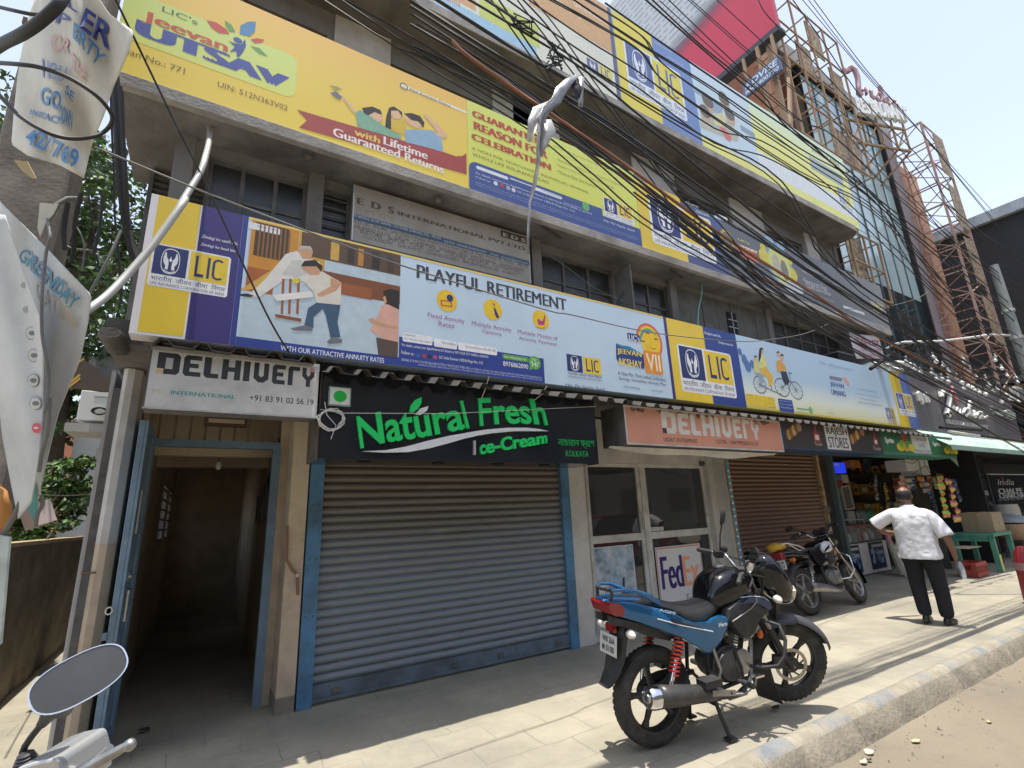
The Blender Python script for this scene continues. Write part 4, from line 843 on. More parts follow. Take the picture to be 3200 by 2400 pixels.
lines(mb,[('Plan No.: 771','c1',(905,342),'c1',(1366,550)),('UIN: 512N363V02','c1',(1616,600),'c4',(233,822))],ink('7d6a35'),4,bold=.008)
lineh(mb,'with','c4',(728,950),(728,1000),'c4',(920,1025),ink('e8c65a'),7,bold=.03);lines(mb,[],ink('f2e6de'),7);lineh(mb,'Lifetime','c4',(945,1008),(945,1068),'c4',(1272,1120),ink('f2e6de'),7,bold=.03);lineh(mb,'Guaranteed Returns','c4',(572,942),(572,1006),'c4',(1392,1190),ink('f2e6de'),7,bold=.03);lines(mb,[('Also Available Online','c4',(1135,648),'c4',(1442,797))],ink('6a6a62'),4,bold=.01)
mb.build('lettering',bb)
mb=MB()
for P,h_ in (([(1530,150),(1600,165),(1680,220),(1700,255),(1620,245),(1565,205)],'c8473a'),([(1665,150),(1715,185),(1745,240),(1700,235),(1672,190)],'5f9a4a'),([(1775,255),(1780,190),(1840,160),(1895,160),(1890,230),(1850,268)],'3f86b5'),([(1855,292),(1905,283),(1960,295),(1930,318),(1885,320)],'c8473a'),([(1855,340),(1920,355),(1985,420),(1920,400)],'6aa050')):blob(mb,'c1',P,ink(h_),4)
blob(mb,'c1',[(1690,300),(1730,320),(1790,330),(1815,290),(1822,340),(1800,385),(1770,425),(1755,420),(1750,380),(1700,385),(1740,350)],ink('2f4a9a'),5);q=fs.q('c1',1762,300);fs.disc(mb,q.x,q.z,.035,.03,ink('2f4a9a'),6,14)
mb.build('figure_emblem',bb)
mb=MB();tl,bl,sk=ink('7fae92'),ink('8fb0c8'),ink('e0b78f')
blob(mb,'c4',[(640,725),(655,720),(745,830),(740,850),(705,820)],sk,6);blob(mb,'c4',[(735,835),(770,815),(830,850),(900,900),(985,960),(1070,1000),(1080,1040),(950,1000),(790,955),(750,930)],tl,6);blob(mb,'c4',[(830,850),(880,830),(935,860),(940,895),(900,905)],sk,7);blob(mb,'c4',[(785,800),(860,790),(920,815),(935,850),(880,830),(830,855),(800,840)],hr,8)
blob(mb,'c4',[(550,690),(590,675),(640,720),(620,740),(570,710)],ink('6d7480'),6);blob(mb,'c4',[(540,632),(600,640),(638,662),(590,668)],ink('a59a60'),6)
blob(mb,'c4',[(985,830),(1030,800),(1085,850),(1070,885),(1020,880)],sk,7);blob(mb,'c4',[(965,860),(985,800),(1020,788),(1080,830),(1085,870),(1050,820),(1000,820),(1000,960),(955,940)],hr,8);blob(mb,'c4',[(985,900),(1050,885),(1120,900),(1100,1000),(1010,970)],ink('d8b53a'),6)
blob(mb,'c4',[(1100,960),(1180,960),(1300,965),(1370,1010),(1388,1128),(1260,1090),(1110,1055)],bl,7);blob(mb,'c4',[(1090,870),(1140,840),(1215,870),(1245,920),(1200,955),(1140,930)],sk,8);blob(mb,'c4',[(1095,842),(1150,838),(1215,860),(1247,910),(1240,945),(1200,900),(1150,890)],hr,9);blob(mb,'c4',[(1235,850),(1260,845),(1345,920),(1422,1010),(1390,1025),(1330,1000),(1345,980),(1290,910)],sk,8)
mb.build('picture',bb)
# --- row two, green middle board
bb=thing('billboard','lime green middle row billboard reading GUARANTEED REASON FOR CELEBRATION','billboard',(xb2,YS,Z2b))
board(bb,'panel',xb2+.003,xc2,Z2b,Z2t,YS,.16,grad('celebrate_sheet',[(0,'d8dc55'),(1,'d9df6e')],Z2b,Z2t))
mb=MB();A=fs.q('c4',1575,1182);bl_=ink('3f5390');r_=.1;x9=XQ('c8',668,130)
fs.rxz(mb,A.x,xc2,Z2b,A.z-r_,bl_,1);fs.rxz(mb,A.x+r_,x9,A.z-r_,A.z,bl_,1);fs.disc(mb,A.x+r_,A.z-r_,r_,r_,bl_,2)
A=fs.q('c7',905,1620);fs.rxz(mb,x9,xc2,ZQ('c8',910,210)+0,ZQ('c8',910,210)+.05,ink('c9d86a'),2)
for tg,a_,tg2,e_ in (('c4',(1630,1225),'c4',(1868,1335)),('c4',(1880,1315),'c7',(150,1385)),('c4',(2055,1380),'c7',(370,1480))):A=fs.q(tg,*a_);B=fs.q(tg2,*e_);fs.rxz(mb,A.x,B.x,B.z,A.z,ink('dfe3ea'),3,.02)
A=fs.q('c8',380,38);B=fs.q('c8',512,86);fs.rxz(mb,A.x,B.x,B.z,A.z,ink('6f9f66'),3,.02);q=fs.q('c8',546,108);fs.disc(mb,q.x,q.z,.06,.065,ink('6fae62'),4,16)
for x,y,h_ in ((1775,1358,'d8dcea'),(1822,1375,'b5433c'),(1868,1392,'aab'+'0c0'),(1907,1408,'d8c8d8')):q=fs.q('c4',x,y);fs.disc(mb,q.x,q.z,.028,.028,ink(h_),3,12)
A=fs.q('c8',0,0)
mb.build('printed_bands',bb)
mb=MB();lines(mb,[('GUARANTEED','c4',(1598,812),'c7',(272,1100)),('REASON FOR','c4',(1610,896),'c7',(266,1178)),('CELEBRATION','c4',(1594,982),'c7',(291,1264))],ink('b5492f'),bold=.06,res=4)
lines(mb,[('A NON-PAR, NON-LINKED, INDIVIDUAL, SAVINGS,','c4',(1598,1085),'c7',(570,1438)),('WHOLE LIFE INSURANCE PLAN','c4',(1602,1128),'c7',(271,1362))],ink('7d7a35'),bold=.01)
lines(mb,[('Whole Life Insurance Plan with flexibility','c7',(308,1073),'c7',(745,1275)),('• Limited Premium Paying term 5 to 16 years','c7',(318,1125),'c7',(790,1330)),('• Guaranteed Additions during Premium Paying term','c7',(322,1165),'c7',(822,1390)),('• Regular Income Benefit / Flexi Income Benefit','c7',(325,1208),'c7',(757,1402)),('• Minimum Basic Sum Assured ₹ 5 lacs','c7',(328,1250),'c7',(690,1420))],ink('8f9a3f'),res=2)
lines(mb,[('For details, contact your Agent/Nearest LIC Branch or SMS YOUR CITY NAME to 56767474','c4',(1628,1273),'c8',(592,174)),('Follow us','c4',(1626,1302),'c4',(1735,1352)),('LIC India Forever | IRDAI Regn No.: 512','c4',(1935,1410),'c8',(466,155)),('8976862090','c8',(384,78),'c8',(516,120))],ink('d5dbea'),bold=.008,res=2)
lines(mb,[('BEWARE OF SPURIOUS PHONE CALLS AND FICTITIOUS / FRAUDULENT OFFERS. IRDAI is not involved in activities like selling insurance policies, announcing bonus or investment of premiums.','c4',(1628,1345),'c8',(920,345)),('Public receiving such phone calls are requested to lodge a police complaint. For more details on risk factors, please read sales brochure carefully before concluding a sale','c4',(1628,1362),'c8',(930,362))],ink('aab4d2'),res=1)
lines(mb,[('Har Pal Aapke Saath','c8',(676,200),'c8',(910,302))],ink('dfe4ee'),shear=.35);lines(mb,[('LIC Mobile App digital','c4',(1640,1245),'c4',(1858,1325)),('Visit: licindia.in','c4',(1925,1330),'c7',(135,1375)),('Call Centre Services','c7',(220,1400),'c7',(360,1465))],ink('5c6378'),4,res=2)
mb.build('lettering',bb);A=fs.q('c8',672,32);B=fs.q('c8',906,258);lic_logo(bb,A.x,B.x,B.z,A.z,3,small=True)
# --- row two, right board
xd2=XQ('d2',830,705);Z2t2=6.02
bb=thing('billboard','dark grey middle row billboard with an LIC emblem and an alarm clock picture','billboard',(xc2,YS,Z2b))
board(bb,'panel',xc2+.003,xd2,Z2b,Z2t2,YS,.16,grad('pension_sheet',[(0,'5d6066'),(1,'8f9296'),(.5,'63666c')],xc2+2,xd2,'X'))
mb=MB();y1=XQ('c8',1222,30);y2=XQ('c8',1560,300);
fs.rxz(mb,xc2+.004,y1+.05,Z2b,Z2t2+.05,flex('e6c73a'),1);fs.rxz(mb,y1+.05,y2,Z2b,Z2t2-.02,flex('44517f'),1);fs.rxz(mb,xc2+.004,y1+.05,Z2t2,Z2t2+.06,flex('e6c73a'),1)
A=fs.q('c8',1495,150);B=fs.q('c8',1600,230);fs.rxz(mb,A.x,B.x,B.z,A.z,ink('d9dce0'),2,.02)
A=fs.q('f3',305,180);B=fs.q('f3',512,385);fs.rxz(mb,A.x,B.x,ZQ('f3',505,290),A.z,ink('c9713f'),2,.04);fs.rxz(mb,A.x-.1,B.x,B.z,ZQ('f3',505,292),ink('b9604f'),2,.04)
q=fs.q('f3',240,190);fs.disc(mb,q.x-.05,q.z+.05,.17,.2,ink('b9a23c'),2);fs.disc(mb,q.x-.05,q.z+.05,.12,.15,ink('6b6a58'),3)
q=fs.q('f3',715,385);fs.disc(mb,q.x,q.z,.40,.42,ink('7f9fb8'),2);fs.disc(mb,q.x,q.z,.33,.35,ink('c9cf7d'),3);fs.disc(mb,q.x-.1,q.z-.03,.12,.22,ink('b9b29a'),4,12);fs.disc(mb,q.x+.12,q.z-.08,.11,.2,ink('7f7a6c'),4,12)
for x,y,r_ in ((555,218,.08),(570,310,.16),(805,340,.09),(838,478,.14)):q2=fs.q('f3',x,y);fs.disc(mb,q2.x,q2.z,r_,r_,ink('d3c34a'),2,16)
fs.disc(mb,q.x-.2,q.z+.42,.14,.08,ink('8fb2cc'),3,14);fs.disc(mb,q.x+.15,q.z+.42,.14,.08,ink('8fb2cc'),3,14)
A=fs.q('f3',735,550);B=fs.q('f3',905,640);fs.disc(mb,(A.x+B.x)/2,(A.z+B.z)/2,.4,.1,ink('c5c9cf'),2)
A=fs.q('f3',1310,765);B=fs.q('f3',1515,860);fs.rxz(mb,A.x,B.x,B.z,A.z,ink('d5d8db'),2);A=fs.q('f3',1570,720);B=fs.q('f3',1700,860);fs.rxz(mb,A.x,B.x,B.z,A.z,ink('bfb98f'),2)
mb.build('printed_bands',bb)
A=fs.q('c8',1003,45);B=fs.q('c8',1520,537);lic_logo(bb,A.x,B.x,B.z,ZQ('c8',1003,70)+.12,3)
mb=MB();lines(mb,[('Zindagi ke saath bhi,','c8',(1243,48),'c8',(1382,125)),('Zindagi ke baad bhi.','c8',(1358,128),'c8',(1465,195))],ink(WHT),bold=.015,shear=.15)
lines(mb,[("LIC's",'f3',(318,132),'f3',(428,195))],ink('e0cf62'),bold=.03);lines(mb,[('SMART','f3',(335,192),'f3',(512,285))],ink('ead9c0'),bold=.05);lines(mb,[('Pension','f3',(270,270),'f3',(505,385))],ink('e6bfa8'),bold=.05)
lines(mb,[('A Non-Par, Non-Linked, Individual / Group','f3',(240,395),'f3',(530,478)),('Savings, Immediate Annuity Plan','f3',(245,430),'f3',(555,530))],ink('b9bcc2'),res=2)
for i,(t,a_,e_) in enumerate((('Single premium annuity plan',(893,370),(1225,528)),('Wide range of annuity options to choose from',(912,430),(1310,612)),('Minimum age at entry is 18 years',(925,495),(1165,660)),('Liquidity option available',(950,560),(1200,690)),('Incentive for high purchase price',(985,640),(1230,745)))):lines(mb,[('• '+t,'f3',a_,'f3',e_)],ink('cfd3d8'),res=2)
lines(mb,[('For details contact your Agent or nearest LIC Branch','f3',(1320,830),'f3',(1700,985)),('Follow us LIC India Forever IRDAI Regn No 512','f3',(1330,860),'f3',(1715,1012))],ink('d2d5da'),res=1)
mb.build('lettering',bb)
# --- row three: print colours paled to carry the flare of the sky
Z3b=z3+.115;Z3t=9.1
x30=1.7;xa3=XQ('c7',765,330);xb3=XQ('d1',645,1560)
bb=thing('billboard','cream and tan top row billboard behind the thick of the cables','billboard',(x30,YS,Z3b))
board(bb,'panel',x30,xa3-.02,Z3b,Z3t,YS,.16,flex('dcdccb'))
mb=MB();A=fs.q('c7',480,100);B=fs.q('c7',750,370);fs.rxz(mb,XQ('f1',1120,100),xa3-.09,ZQ('f1',1930,520),Z3t,ink('cfa674'),1);fs.rxz(mb,xa3-.09,xa3-.02,Z3b,Z3t,ink('5b5f7d'),2)
fs.rxz(mb,x30,XQ('f1',1190,500),Z3b,Z3b+.20,ink('9fc4dc'),1);fs.rxz(mb,x30+.1,x30+.55,Z3b+.25,Z3b+.55,ink('d2a36f'),2);fs.rxz(mb,x30+.6,x30+1.5,Z3b+.2,Z3b+.6,ink('c6cf6a'),1)
mb.build('printed_bands',bb)
mb=MB();lines(mb,[('bima','f1',(300,-60),'f1',(440,75))],ink('c98f6a'),3,bold=.02);lines(mb,[('One time payment','f1',(1560,60),'f1',(1890,200)),('Lifetime benefit','f1',(1350,25),'f1',(1640,150))],ink('efe3cc'),3,bold=.02);lines(mb,[('DHARA','f1',(1200,90),'f1',(1370,200))],ink('c9c9a0'),3,bold=.02);lines(mb,[('Conditions apply','f1',(1560,350),'f1',(1740,445)),('UIN 512N300V02','f1',(1600,700),'f1',(1900,840))],ink('a8a890'),3,res=1);mb.build('lettering',bb)
A=fs.q('c7',545,415);B=fs.q('c7',755,650);lic_logo(bb,A.x,B.x,B.z,A.z,3,small=True,bare=True,yel='d9cf6a',navy='5d6494')
bb=thing('billboard','large top row billboard with an LIC emblem and a seated family, under the red hoarding','billboard',(xa3,YS,Z3b))
board(bb,'panel',xa3,xb3,Z3b,Z3t,YS,.16,flex('c6d8e2'))
mb=MB();xk=XQ('f2',470,560);xl=XQ('f2',845,650);xm3=XQ('c7',1820,1150);zk_=ZQ('c7',1090,880)
fs.rxz(mb,xa3+.004,xk,Z3b,Z3t,flex('e2d04a'),1);fs.rxz(mb,xk,xl,Z3b,Z3t-.0,flex('6f88bb'),1);fs.rxz(mb,xl,xb3,Z3b,Z3b+.22,flex('e4e27a'),1);fs.rxz(mb,xm3,xb3,Z3b+.6,Z3t-.0,grad('labh_sheet',[(0,'e6e070'),(1,'cfe3cf'),(.5,'e4e489')],Z3b+.5,Z3t),1);fs.rxz(mb,xm3,xb3,Z3b+.2,Z3b+.6,ink('dde3e4'),2)
A=fs.q('f2',860,800);B=fs.q('f2',1012,965);fs.rxz(mb,A.x,B.x,B.z,A.z-.3,ink('8fa6ba'),2);A=fs.q('f2',1368,1290);B=fs.q('f2',1530,1440);fs.rxz(mb,A.x,B.x,B.z,A.z,ink('8ba0b2'),2)
A=fs.q('f4',612,1060);B=fs.q('f4',960,1290);fs.rxz(mb,A.x,B.x,B.z,ZQ('f4',960,1260)+.25,ink('a5b1ab'),3)
mb.build('printed_bands',bb)
A=fs.q('c7',820,295);B=fs.q('c7',1302,905);lic_logo(bb,A.x,B.x,B.z,ZQ('c7',1262,575)+.05,3,yel='dfcf4c',navy='5b6a9c',white='dfe6ea')
mb=MB();lines(mb,[('Zindagi ke saath bhi,','f2',(475,420),'f2',(660,560)),('Zindagi ke baad bhi.','f2',(615,575),'f2',(790,705))],ink('c3cfe4'),bold=.015,shear=.15);lines(mb,[('JEEVAN','f4',(610,860),'f4',(770,1000)),('LABH','f4',(770,940),'f4',(910,1090))],ink('9fa05a'),bold=.04);lines(mb,[('Protection and savings for you','f4',(60,700),'f4',(560,1010)),('Limited premium endowment plan','f4',(60,760),'f4',(560,1060))],ink('cfd78f'),res=1);mb.build('lettering',bb)
A=fs.q('f4',910,1420);B=fs.q('f4',1060,1570);lic_logo(bb,A.x,B.x,B.z,ZQ('f4',1060,1540)+.5,3,small=True,bare=True,yel='d6d06a',navy='7d8fae')
mb=MB();sk,hr2,yw=ink('c2a98c'),ink('665d50'),ink('d3cf9a')
blob(mb,'f2',[(950,1240),(1010,1180),(1080,1190),(1150,1210),(1240,1250),(1300,1330),(1360,1400),(1340,1470),(1200,1420),(1080,1370),(960,1320)],ink('b7b8a6'),3);blob(mb,'f2',[(1060,1070),(1140,1050),(1200,1090),(1180,1180),(1100,1170)],ink('93a9bb'),4);blob(mb,'f2',[(1080,1190),(1180,1170),(1230,1240),(1200,1310),(1110,1300)],yw,5);blob(mb,'f2',[(1150,1310),(1210,1330),(1280,1420),(1270,1470),(1220,1440)],ink('cf7068'),6)
for x,y,r_ in ((1040,1080,.2),(1205,1055,.2),(1265,1215,.19),(1010,1190,.18)):q=fs.q('f2',x,y);fs.disc(mb,q.x,q.z,r_*.75,r_,sk,6,12);fs.disc(mb,q.x,q.z+.07,r_*.78,r_*.75,hr2,7,12)
mb.build('picture',bb)
# ---------------------------------------------------------------- shop signs under the awning
DL={'D':[(0,1),(.85,1),(1,.87),(1,.13),(.86,0),(.3,0),(.3,.25),(0,.25)],'E':[(.15,1),(1,1),(1,.78),(.36,.78),(.36,.61),(.85,.61),(.85,.40),(.36,.40),(.36,.22),(1,.22),(1,0),(.15,0),(0,.13),(0,.87)],
'L':[(0,1),(.48,1),(.48,.22),(1,.22),(1,0),(.2,0),(0,.13)],'H':[(0,1),(.33,1),(.33,.62),(.67,.62),(.67,1),(1,1),(1,0),(.67,0),(.67,.40),(.33,.40),(.33,0),(0,0)],'I':[(0,1),(1,1),(1,0),(0,0)],
'V':[(0,1),(.34,1),(.34,.36),(.5,.26),(.66,.36),(.66,1),(1,1),(1,.2),(.68,0),(.35,0),(0,.2)],'r':[(.15,1),(1,1),(1,.78),(.42,.78),(.42,0),(0,0),(0,.87)],'Y':[(0,1),(.34,1),(.34,.66),(.5,.52),(.66,.66),(.66,1),(1,1),(1,.55),(.68,.32),(.68,0),(.34,0),(.34,.32),(0,.55)]}
def blockword(root,x0,x1,z0,z1,ma,hole,acc,n=2,acc2=None):
 ext=[('D',450,648),('E',678,840),('L',865,1005),('H',1035,1215),('I',1243,1308),('V',1347,1500),('E',1537,1675),('r',1705,1830),('Y',1858,1995)]
 mb=MB();a0,a1=450,1995;h=z1-z0
 mp=lambda u:x0+(x1-x0)*(1-(1-(u-a0)/(a1-a0))**1.06) if 0 else x0+(x1-x0)*((u-a0)/(a1-a0))
 for ch,a,e in ext:
  A,B=mp(a),mp(e);mb.add([(A+(B-A)*u,fs.lay(n),z0+h*v_) for u,v_ in DL[ch]],[tuple(range(len(DL[ch])))],ma)
  if ch == 'D':
   fs.rxz(mb,A+(B-A)*.36,A+(B-A)*.68,z0+h*.25,z0+h*.77,hole,n+1);fs.rxz(mb,A,A+(B-A)*.28,z0,z0+h*.23,acc,n+1)
  if ch == 'Y' and acc2:fs.rxz(mb,A+(B-A)*.62,B,z0+h*.8,z1+.002,acc2,n+1)
 return mb.build('lettering',root)
M_signw=mat('dusty_white_sheet',(.60,.60,.59),rough=.55,var=.05,scale=2,dirt=(.34,.34,.33),dirt_amt=.38,dirt_scale=3.2)
sg=thing('shop_sign','white box sign reading DELHIVERY in dark grey over the dark passage entrance','sign',(.1,YS,2.4))
X0,X1_,Z0,Z1=-.425,.70,2.39,2.842
mb=MB();mb.box((X0,YS,Z0),(X1_,YS+.18,Z1),M_cem);mb.build('box',sg)
mb=MB();fs.rxz(mb,X0+.012,X1_-.012,Z0+.012,Z1-.03,M_signw,.6);mb.build('face',sg)
mb=MB();mb.box((X0,YS-.004,Z0),(X1_,YS-.0015,Z0+.012),M_alu);mb.box((X0,YS-.004,Z1-.03),(X1_,YS-.0015,Z1),M_alu);mb.box((X1_-.012,YS-.004,Z0+.012),(X1_,YS-.0015,Z1-.03),M_alu);mb.build('frame',sg)
zA,zB=ZQ('g2',640,607),ZQ('g2',540,386);blockword(sg,XQ('g2',447,490),XQ('g2',1997,640),zA,zB,ink('33363c'),ink('b9babb'),ink('d9b98d'),2,ink('b58a80'))
mb=MB();lines(mb,[('INTERNATIONAL','g2',(582,757),'g2',(1218,845))],ink('4b9590'),3,bold=.03);lines(mb,[('M/S','g2',(400,738),'g2',(552,800))],ink('c9c2b2'),3,bold=.03);lines(mb,[('+91 83 91 02 56 19','g2',(1362,800),'g2',(1988,905))],ink('3c3d40'),3,bold=.02);mb.build('small_lettering',sg)
# ice cream sign
sg=thing('shop_sign','glossy black ice cream sign with raised green Natural Fresh letters over the grey shutter','sign',(2.2,YS,2.07))
M_blk=mat('black_vinyl',(.012,.014,.02),rough=.12,var=.3,scale=2,bump=.10,bscale=3,spec=.6)
X0,X1_,Z0,Z1=.735,3.62,2.075,2.80
mb=MB();mb.box((X0,YS+.0,Z0),(X1_,YS+.47,Z1),M_blk);mb.build('box',sg)
M_wood=mat('ply_edge',(.09,.075,.06),rough=.9,var=.3,scale=6)
mb=MB();mb.box((X0-.015,YS+.02,Z0-.002),(X0-.002,YS+.47,Z1),M_wood);mb.build('side_panel',sg)
mb=MB()
for u in (.14,.38,.6,.8):fs2=X0+(X1_-X0)*u;mb.lathe([(.06,0),(.06,.008)],(fs2,YS+.2,Z0-.009),(0,0,1),M_dark,18)
mb.build('downlight',sg)
M_grn=mat('green_acrylic',srgb('0fae52'),rough=.3,var=.04);M_grnd=mat('green_letter_face',srgb('1fd068'),rough=.35,var=.05)
def bent(base,top):
 def f(u,k):
  def ev(P,u):
   P2=[fs.q('g3',*p) for p in P];n=len(P2)-1;t=min(max(u*n,0),n-1e-6);i=int(t);w=t-i
   # smooth interpolation through the measured points
   p0,p1,p2,p3=P2[max(i-1,0)],P2[i],P2[i+1],P2[min(i+2,n)]
   q=.5*((2*p1)+(-p0+p2)*w+(2*p0-5*p1+4*p2-p3)*w*w+(-p0+3*p1-3*p2+p3)*w**3);return q
  a,b_=ev(base,u),ev(top,u);return a.x+(b_.x-a.x)*k,a.z+(b_.z-a.z)*k
 return f
mb=MB()
fs.txz(mb,'Natural',0,1,0,1,M_grnd,1,bold=.02,ext=.022,res=4,pts=bent([(388,562),(575,518),(765,492),(955,456),(1138,420)],[(358,338),(545,300),(730,270),(915,247),(1092,228)]))
fs.txz(mb,'Fresh',0,1,0,1,M_grnd,1,bold=.02,ext=.022,res=4,pts=bent([(1212,406),(1330,393),(1445,389),(1560,391),(1680,400)],[(1198,212),(1310,208),(1420,208),(1525,213),(1640,222)]))
fs.txz(mb,'ce-Cream',0,1,0,1,M_grnd,1,bold=.03,ext=.025,res=3,pts=bent([(1213,602),(1365,575),(1520,549),(1673,522)],[(1210,505),(1360,480),(1515,460),(1670,442)]))
mb.build('raised_letters',sg)
mb=MB();lines(mb,[('KOLKATA','g3',(1808,570),'g3',(1968,615)),('নাাচারাল ফ্রেশ','g3',(1755,488),'g3',(2010,562))],M_grn,2,bold=.02);mb.build('lettering',sg)
mb=MB();P=[(400,578),(560,570),(700,545),(850,505),(1000,470),(1110,452),(1110,488),(1000,520),(870,555),(720,582),(560,586)]
P2=[(1112,450),(1250,428),(1400,415),(1530,415),(1620,424),(1682,438),(1600,438),(1450,438),(1300,452),(1200,468),(1112,488)]
for PP in (P,P2):Q=[fs.q('g3',*p) for p in PP];mb.prism([(q.x,YS-.022,q.z) for q in Q],(0,.02,0),ink('d6dadd'))
mb.build('swoosh',sg)
mb=MB();
for PP,ma in (([(722,310),(728,265),(760,225),(802,207),(803,245),(780,285),(745,312)],M_grnd),([(762,325),(795,285),(850,268),(840,300),(800,328)],ink('d6dadd'))):Q=[fs.q('g3',*p) for p in PP];mb.prism([(q.x,YS-.036,q.z) for q in Q],(0,.03,0),ma)
Q=[fs.q('g3',*p) for p in [(690,328),(680,305),(715,312),(735,345),(735,395),(705,390)]]
mb.build('leaf_emblem',sg)
mb=MB();q1,q2=fs.q('g3',1174,503),fs.q('g3',1174,602);mb.bar((q1.x,YS-.01,q1.z),(q2.x,YS-.01,q2.z),.022,.02,M_alu);mb.build('bare_letter_bar',sg)
vm=thing('food_mark','square white plate with a green dot on the black ice cream sign','sign',(1.05,YS-.03,2.6))
A=fs.q('g3',172,128);B=fs.q('g3',318,270);mb=MB();mb.box((A.x,YS-.02,B.z),(B.x,YS-.002,A.z),ink('cfd4d2'));mb.build('plate',vm)
f0=Face(YS-.021);mb=MB();cx,cz=(A.x+B.x)/2,(A.z+B.z)/2;f0.disc(mb,cx,cz,(B.x-A.x)*.3,(A.z-B.z)*.3,ink('0fb035'),1);w=.008
for a,e,g,h_ in ((A.x,B.x,A.z-w,A.z),(A.x,B.x,B.z,B.z+w),(A.x,A.x+w,B.z,A.z),(B.x-w,B.x,B.z,A.z)):f0.rxz(mb,a,e,g,h_,ink('5f8a64'),1)
mb.build('green_dot',vm)
mb=MB();q=fs.q('g3',180,360);rr=random.Random(8)
for i in range(6):
 ph=rr.uniform(0,6);mb.tube([(q.x+.10*(.8+.3*rr.random())*cos(t+ph)+rr.uniform(-.012,.012),YS-.03-.02*rr.random(),q.z+.09*(.7+.4*rr.random())*sin(t+ph)) for t in [k*2*pi/12 for k in range(12)]],.0035,mat('white_wire',(.6,.59,.57),rough=.5,var=.05),5,closed=True)
mb.tube([fs.q('g3',140,240)+Vector((0,-.02,0)),fs.q('g3',150,330)+Vector((0,-.04,0)),fs.q('g3',215,400)+Vector((0,-.03,0)),fs.q('g3',182,495)+Vector((0,-.02,0))],.0035,mat('white_wire',(.6,.59,.57)),5)
mb.tube([fs.q('g3',110,290)+Vector((0,-.02,0)),fs.q('g3',260,318)+Vector((0,-.04,0)),fs.q('g3',1000,322)+Vector((0,-.05,0)),fs.q('g3',1500,295)+Vector((0,-.04,0)),fs.q('g3',2010,268)+Vector((0,-.02,0))],.003,mat('white_wire',(.6,.59,.57)),5)
tag(mb.build('wire_coil',smooth=60),'tangled coil of thin white wire hung on the black ice cream sign','wire')
for i,(t,P) in enumerate((('g3',[(1238,82),(1232,150),(1222,212)]),('g3',[(1635,140),(1620,190),(1585,225),(1550,255)]))):
 mb=MB();mb.tube([fs.q(t,*p)+Vector((0,-.12+.05*k,0)) for k,p in enumerate(P)],.004,mat('white_wire',(.6,.59,.57)),5);tag(mb.build('tie_wire'),('short wire hanging from the awning edge over the letter F of Fresh','short crooked wire hanging from the awning edge over the letters sh of Fresh')[i],'wire')
# orange courier sign
sg=thing('shop_sign','faded orange box sign reading DELHIVERY over the glass courier shop','sign',(5.6,YS,2.3))
M_or=mat('faded_orange',srgb('d79880'),rough=.5,var=.05,scale=1.2,dirt=srgb('c98a74'),dirt_amt=.35,dirt_scale=2)
X0,X1_,Z0,Z1=XQ('d3',428,400),XQ('d3',1772,430),ZQ('d3',430,520),ZQ('d3',415,180)
mb=MB();mb.box((X0,YS,Z0),(X1_,YS+.4,Z1),M_cem);mb.build('box',sg);mb=MB();fs.rxz(mb,X0+.02,X1_-.02,Z0+.02,Z1-.02,M_or,.6);mb.build('face',sg)
mb=MB();
for a,e,g,h_ in ((X0,X1_,Z0,Z0+.02),(X0,X1_,Z1-.02,Z1),(X0,X0+.02,Z0+.02,Z1-.02),(X1_-.02,X1_,Z0+.02,Z1-.02)):mb.box((a,YS-.005,g),(e,YS-.0015,h_),M_wal)
mb.build('frame',sg)
blockword(sg,XQ('d3',740,330),XQ('d3',1580,400),ZQ('d3',815,428),ZQ('d3',760,240),ink('dcd9d2'),M_or,ink('3a3a3c'),2,ink('8b7c78'))
mb=MB();lines(mb,[('UDAY ENTERPRISE','d3',(757,460),'d3',(1049,512)),('GSTIN : 19APYPM3673G1Z4','d3',(1208,480),'d3',(1577,535))],ink('4a3530'),3,bold=.02);mb.build('small_lettering',sg)
mb=MB();rr=random.Random(4)
for i in range(26):u=rr.random();x=X0+.1+(X1_-X0-.2)*u;z=Z1-.025;fs.disc(mb,x,z-.02*rr.random(),.02+.03*rr.random(),.012+.035*rr.random(),mat('grime',(.13,.12,.11),rough=.95,alpha=.55),1.2,9)
mb.build('grime',sg)
mb=MB();q0,q1=atY(*c('d3',270,540),4.25),atY(*c('d3',1700,575),4.25);K=14
vs=[]
for i in range(K+1):t=i/K;x=q0.x+(q1.x-q0.x)*t;s=sin(pi*t);vs += [(x,4.2,Z0-.012),(x,4.24+.02*sin(9*t),Z0-.03-.07*s*(1+.3*sin(11*t)))]
mb.add(vs,[(2*i,2*i+2,2*i+3,2*i+1) for i in range(K)],M_white);tag(mb.build('cloth_strip'),'sagging grey cloth strip under the orange courier sign','cloth')
# soft drink signs over the grocery
def longsign(label,x0,x1,z0,z1,base,dep=.45):
 r=thing('shop_sign',label,'sign',((x0+x1)/2,YS,z0));mb=MB();mb.box((x0,YS,z0),(x1,YS+dep,z1),base);mb.build('box',r);return r
xr0,xr1,xr2=XQ('d4',85,330),XQ('d4',735,380),XQ('d4',1205,400);zr0,zr1=ZQ('d4',110,420),ZQ('d4',95,225)
r=longsign('dark brown soft drink sign with a white RAJESH STORES panel over the brown shutter',xr0,xr1,zr0,zr1,mat('sign_navy',(.035,.06,.11),rough=.5))
mb=MB();fs.rxz(mb,xr0+.08,xr1,zr0+.03,zr1-.02,mat('cola_brown',srgb('443c3a'),rough=.4,var=.15,scale=2),1)
A=fs.q('d4',357,262);B=fs.q('d4',542,432);fs.rxz(mb,A.x,B.x,zr0+.035,zr1-.03,ink('d5d3cf'),2);mb.build('face',r)
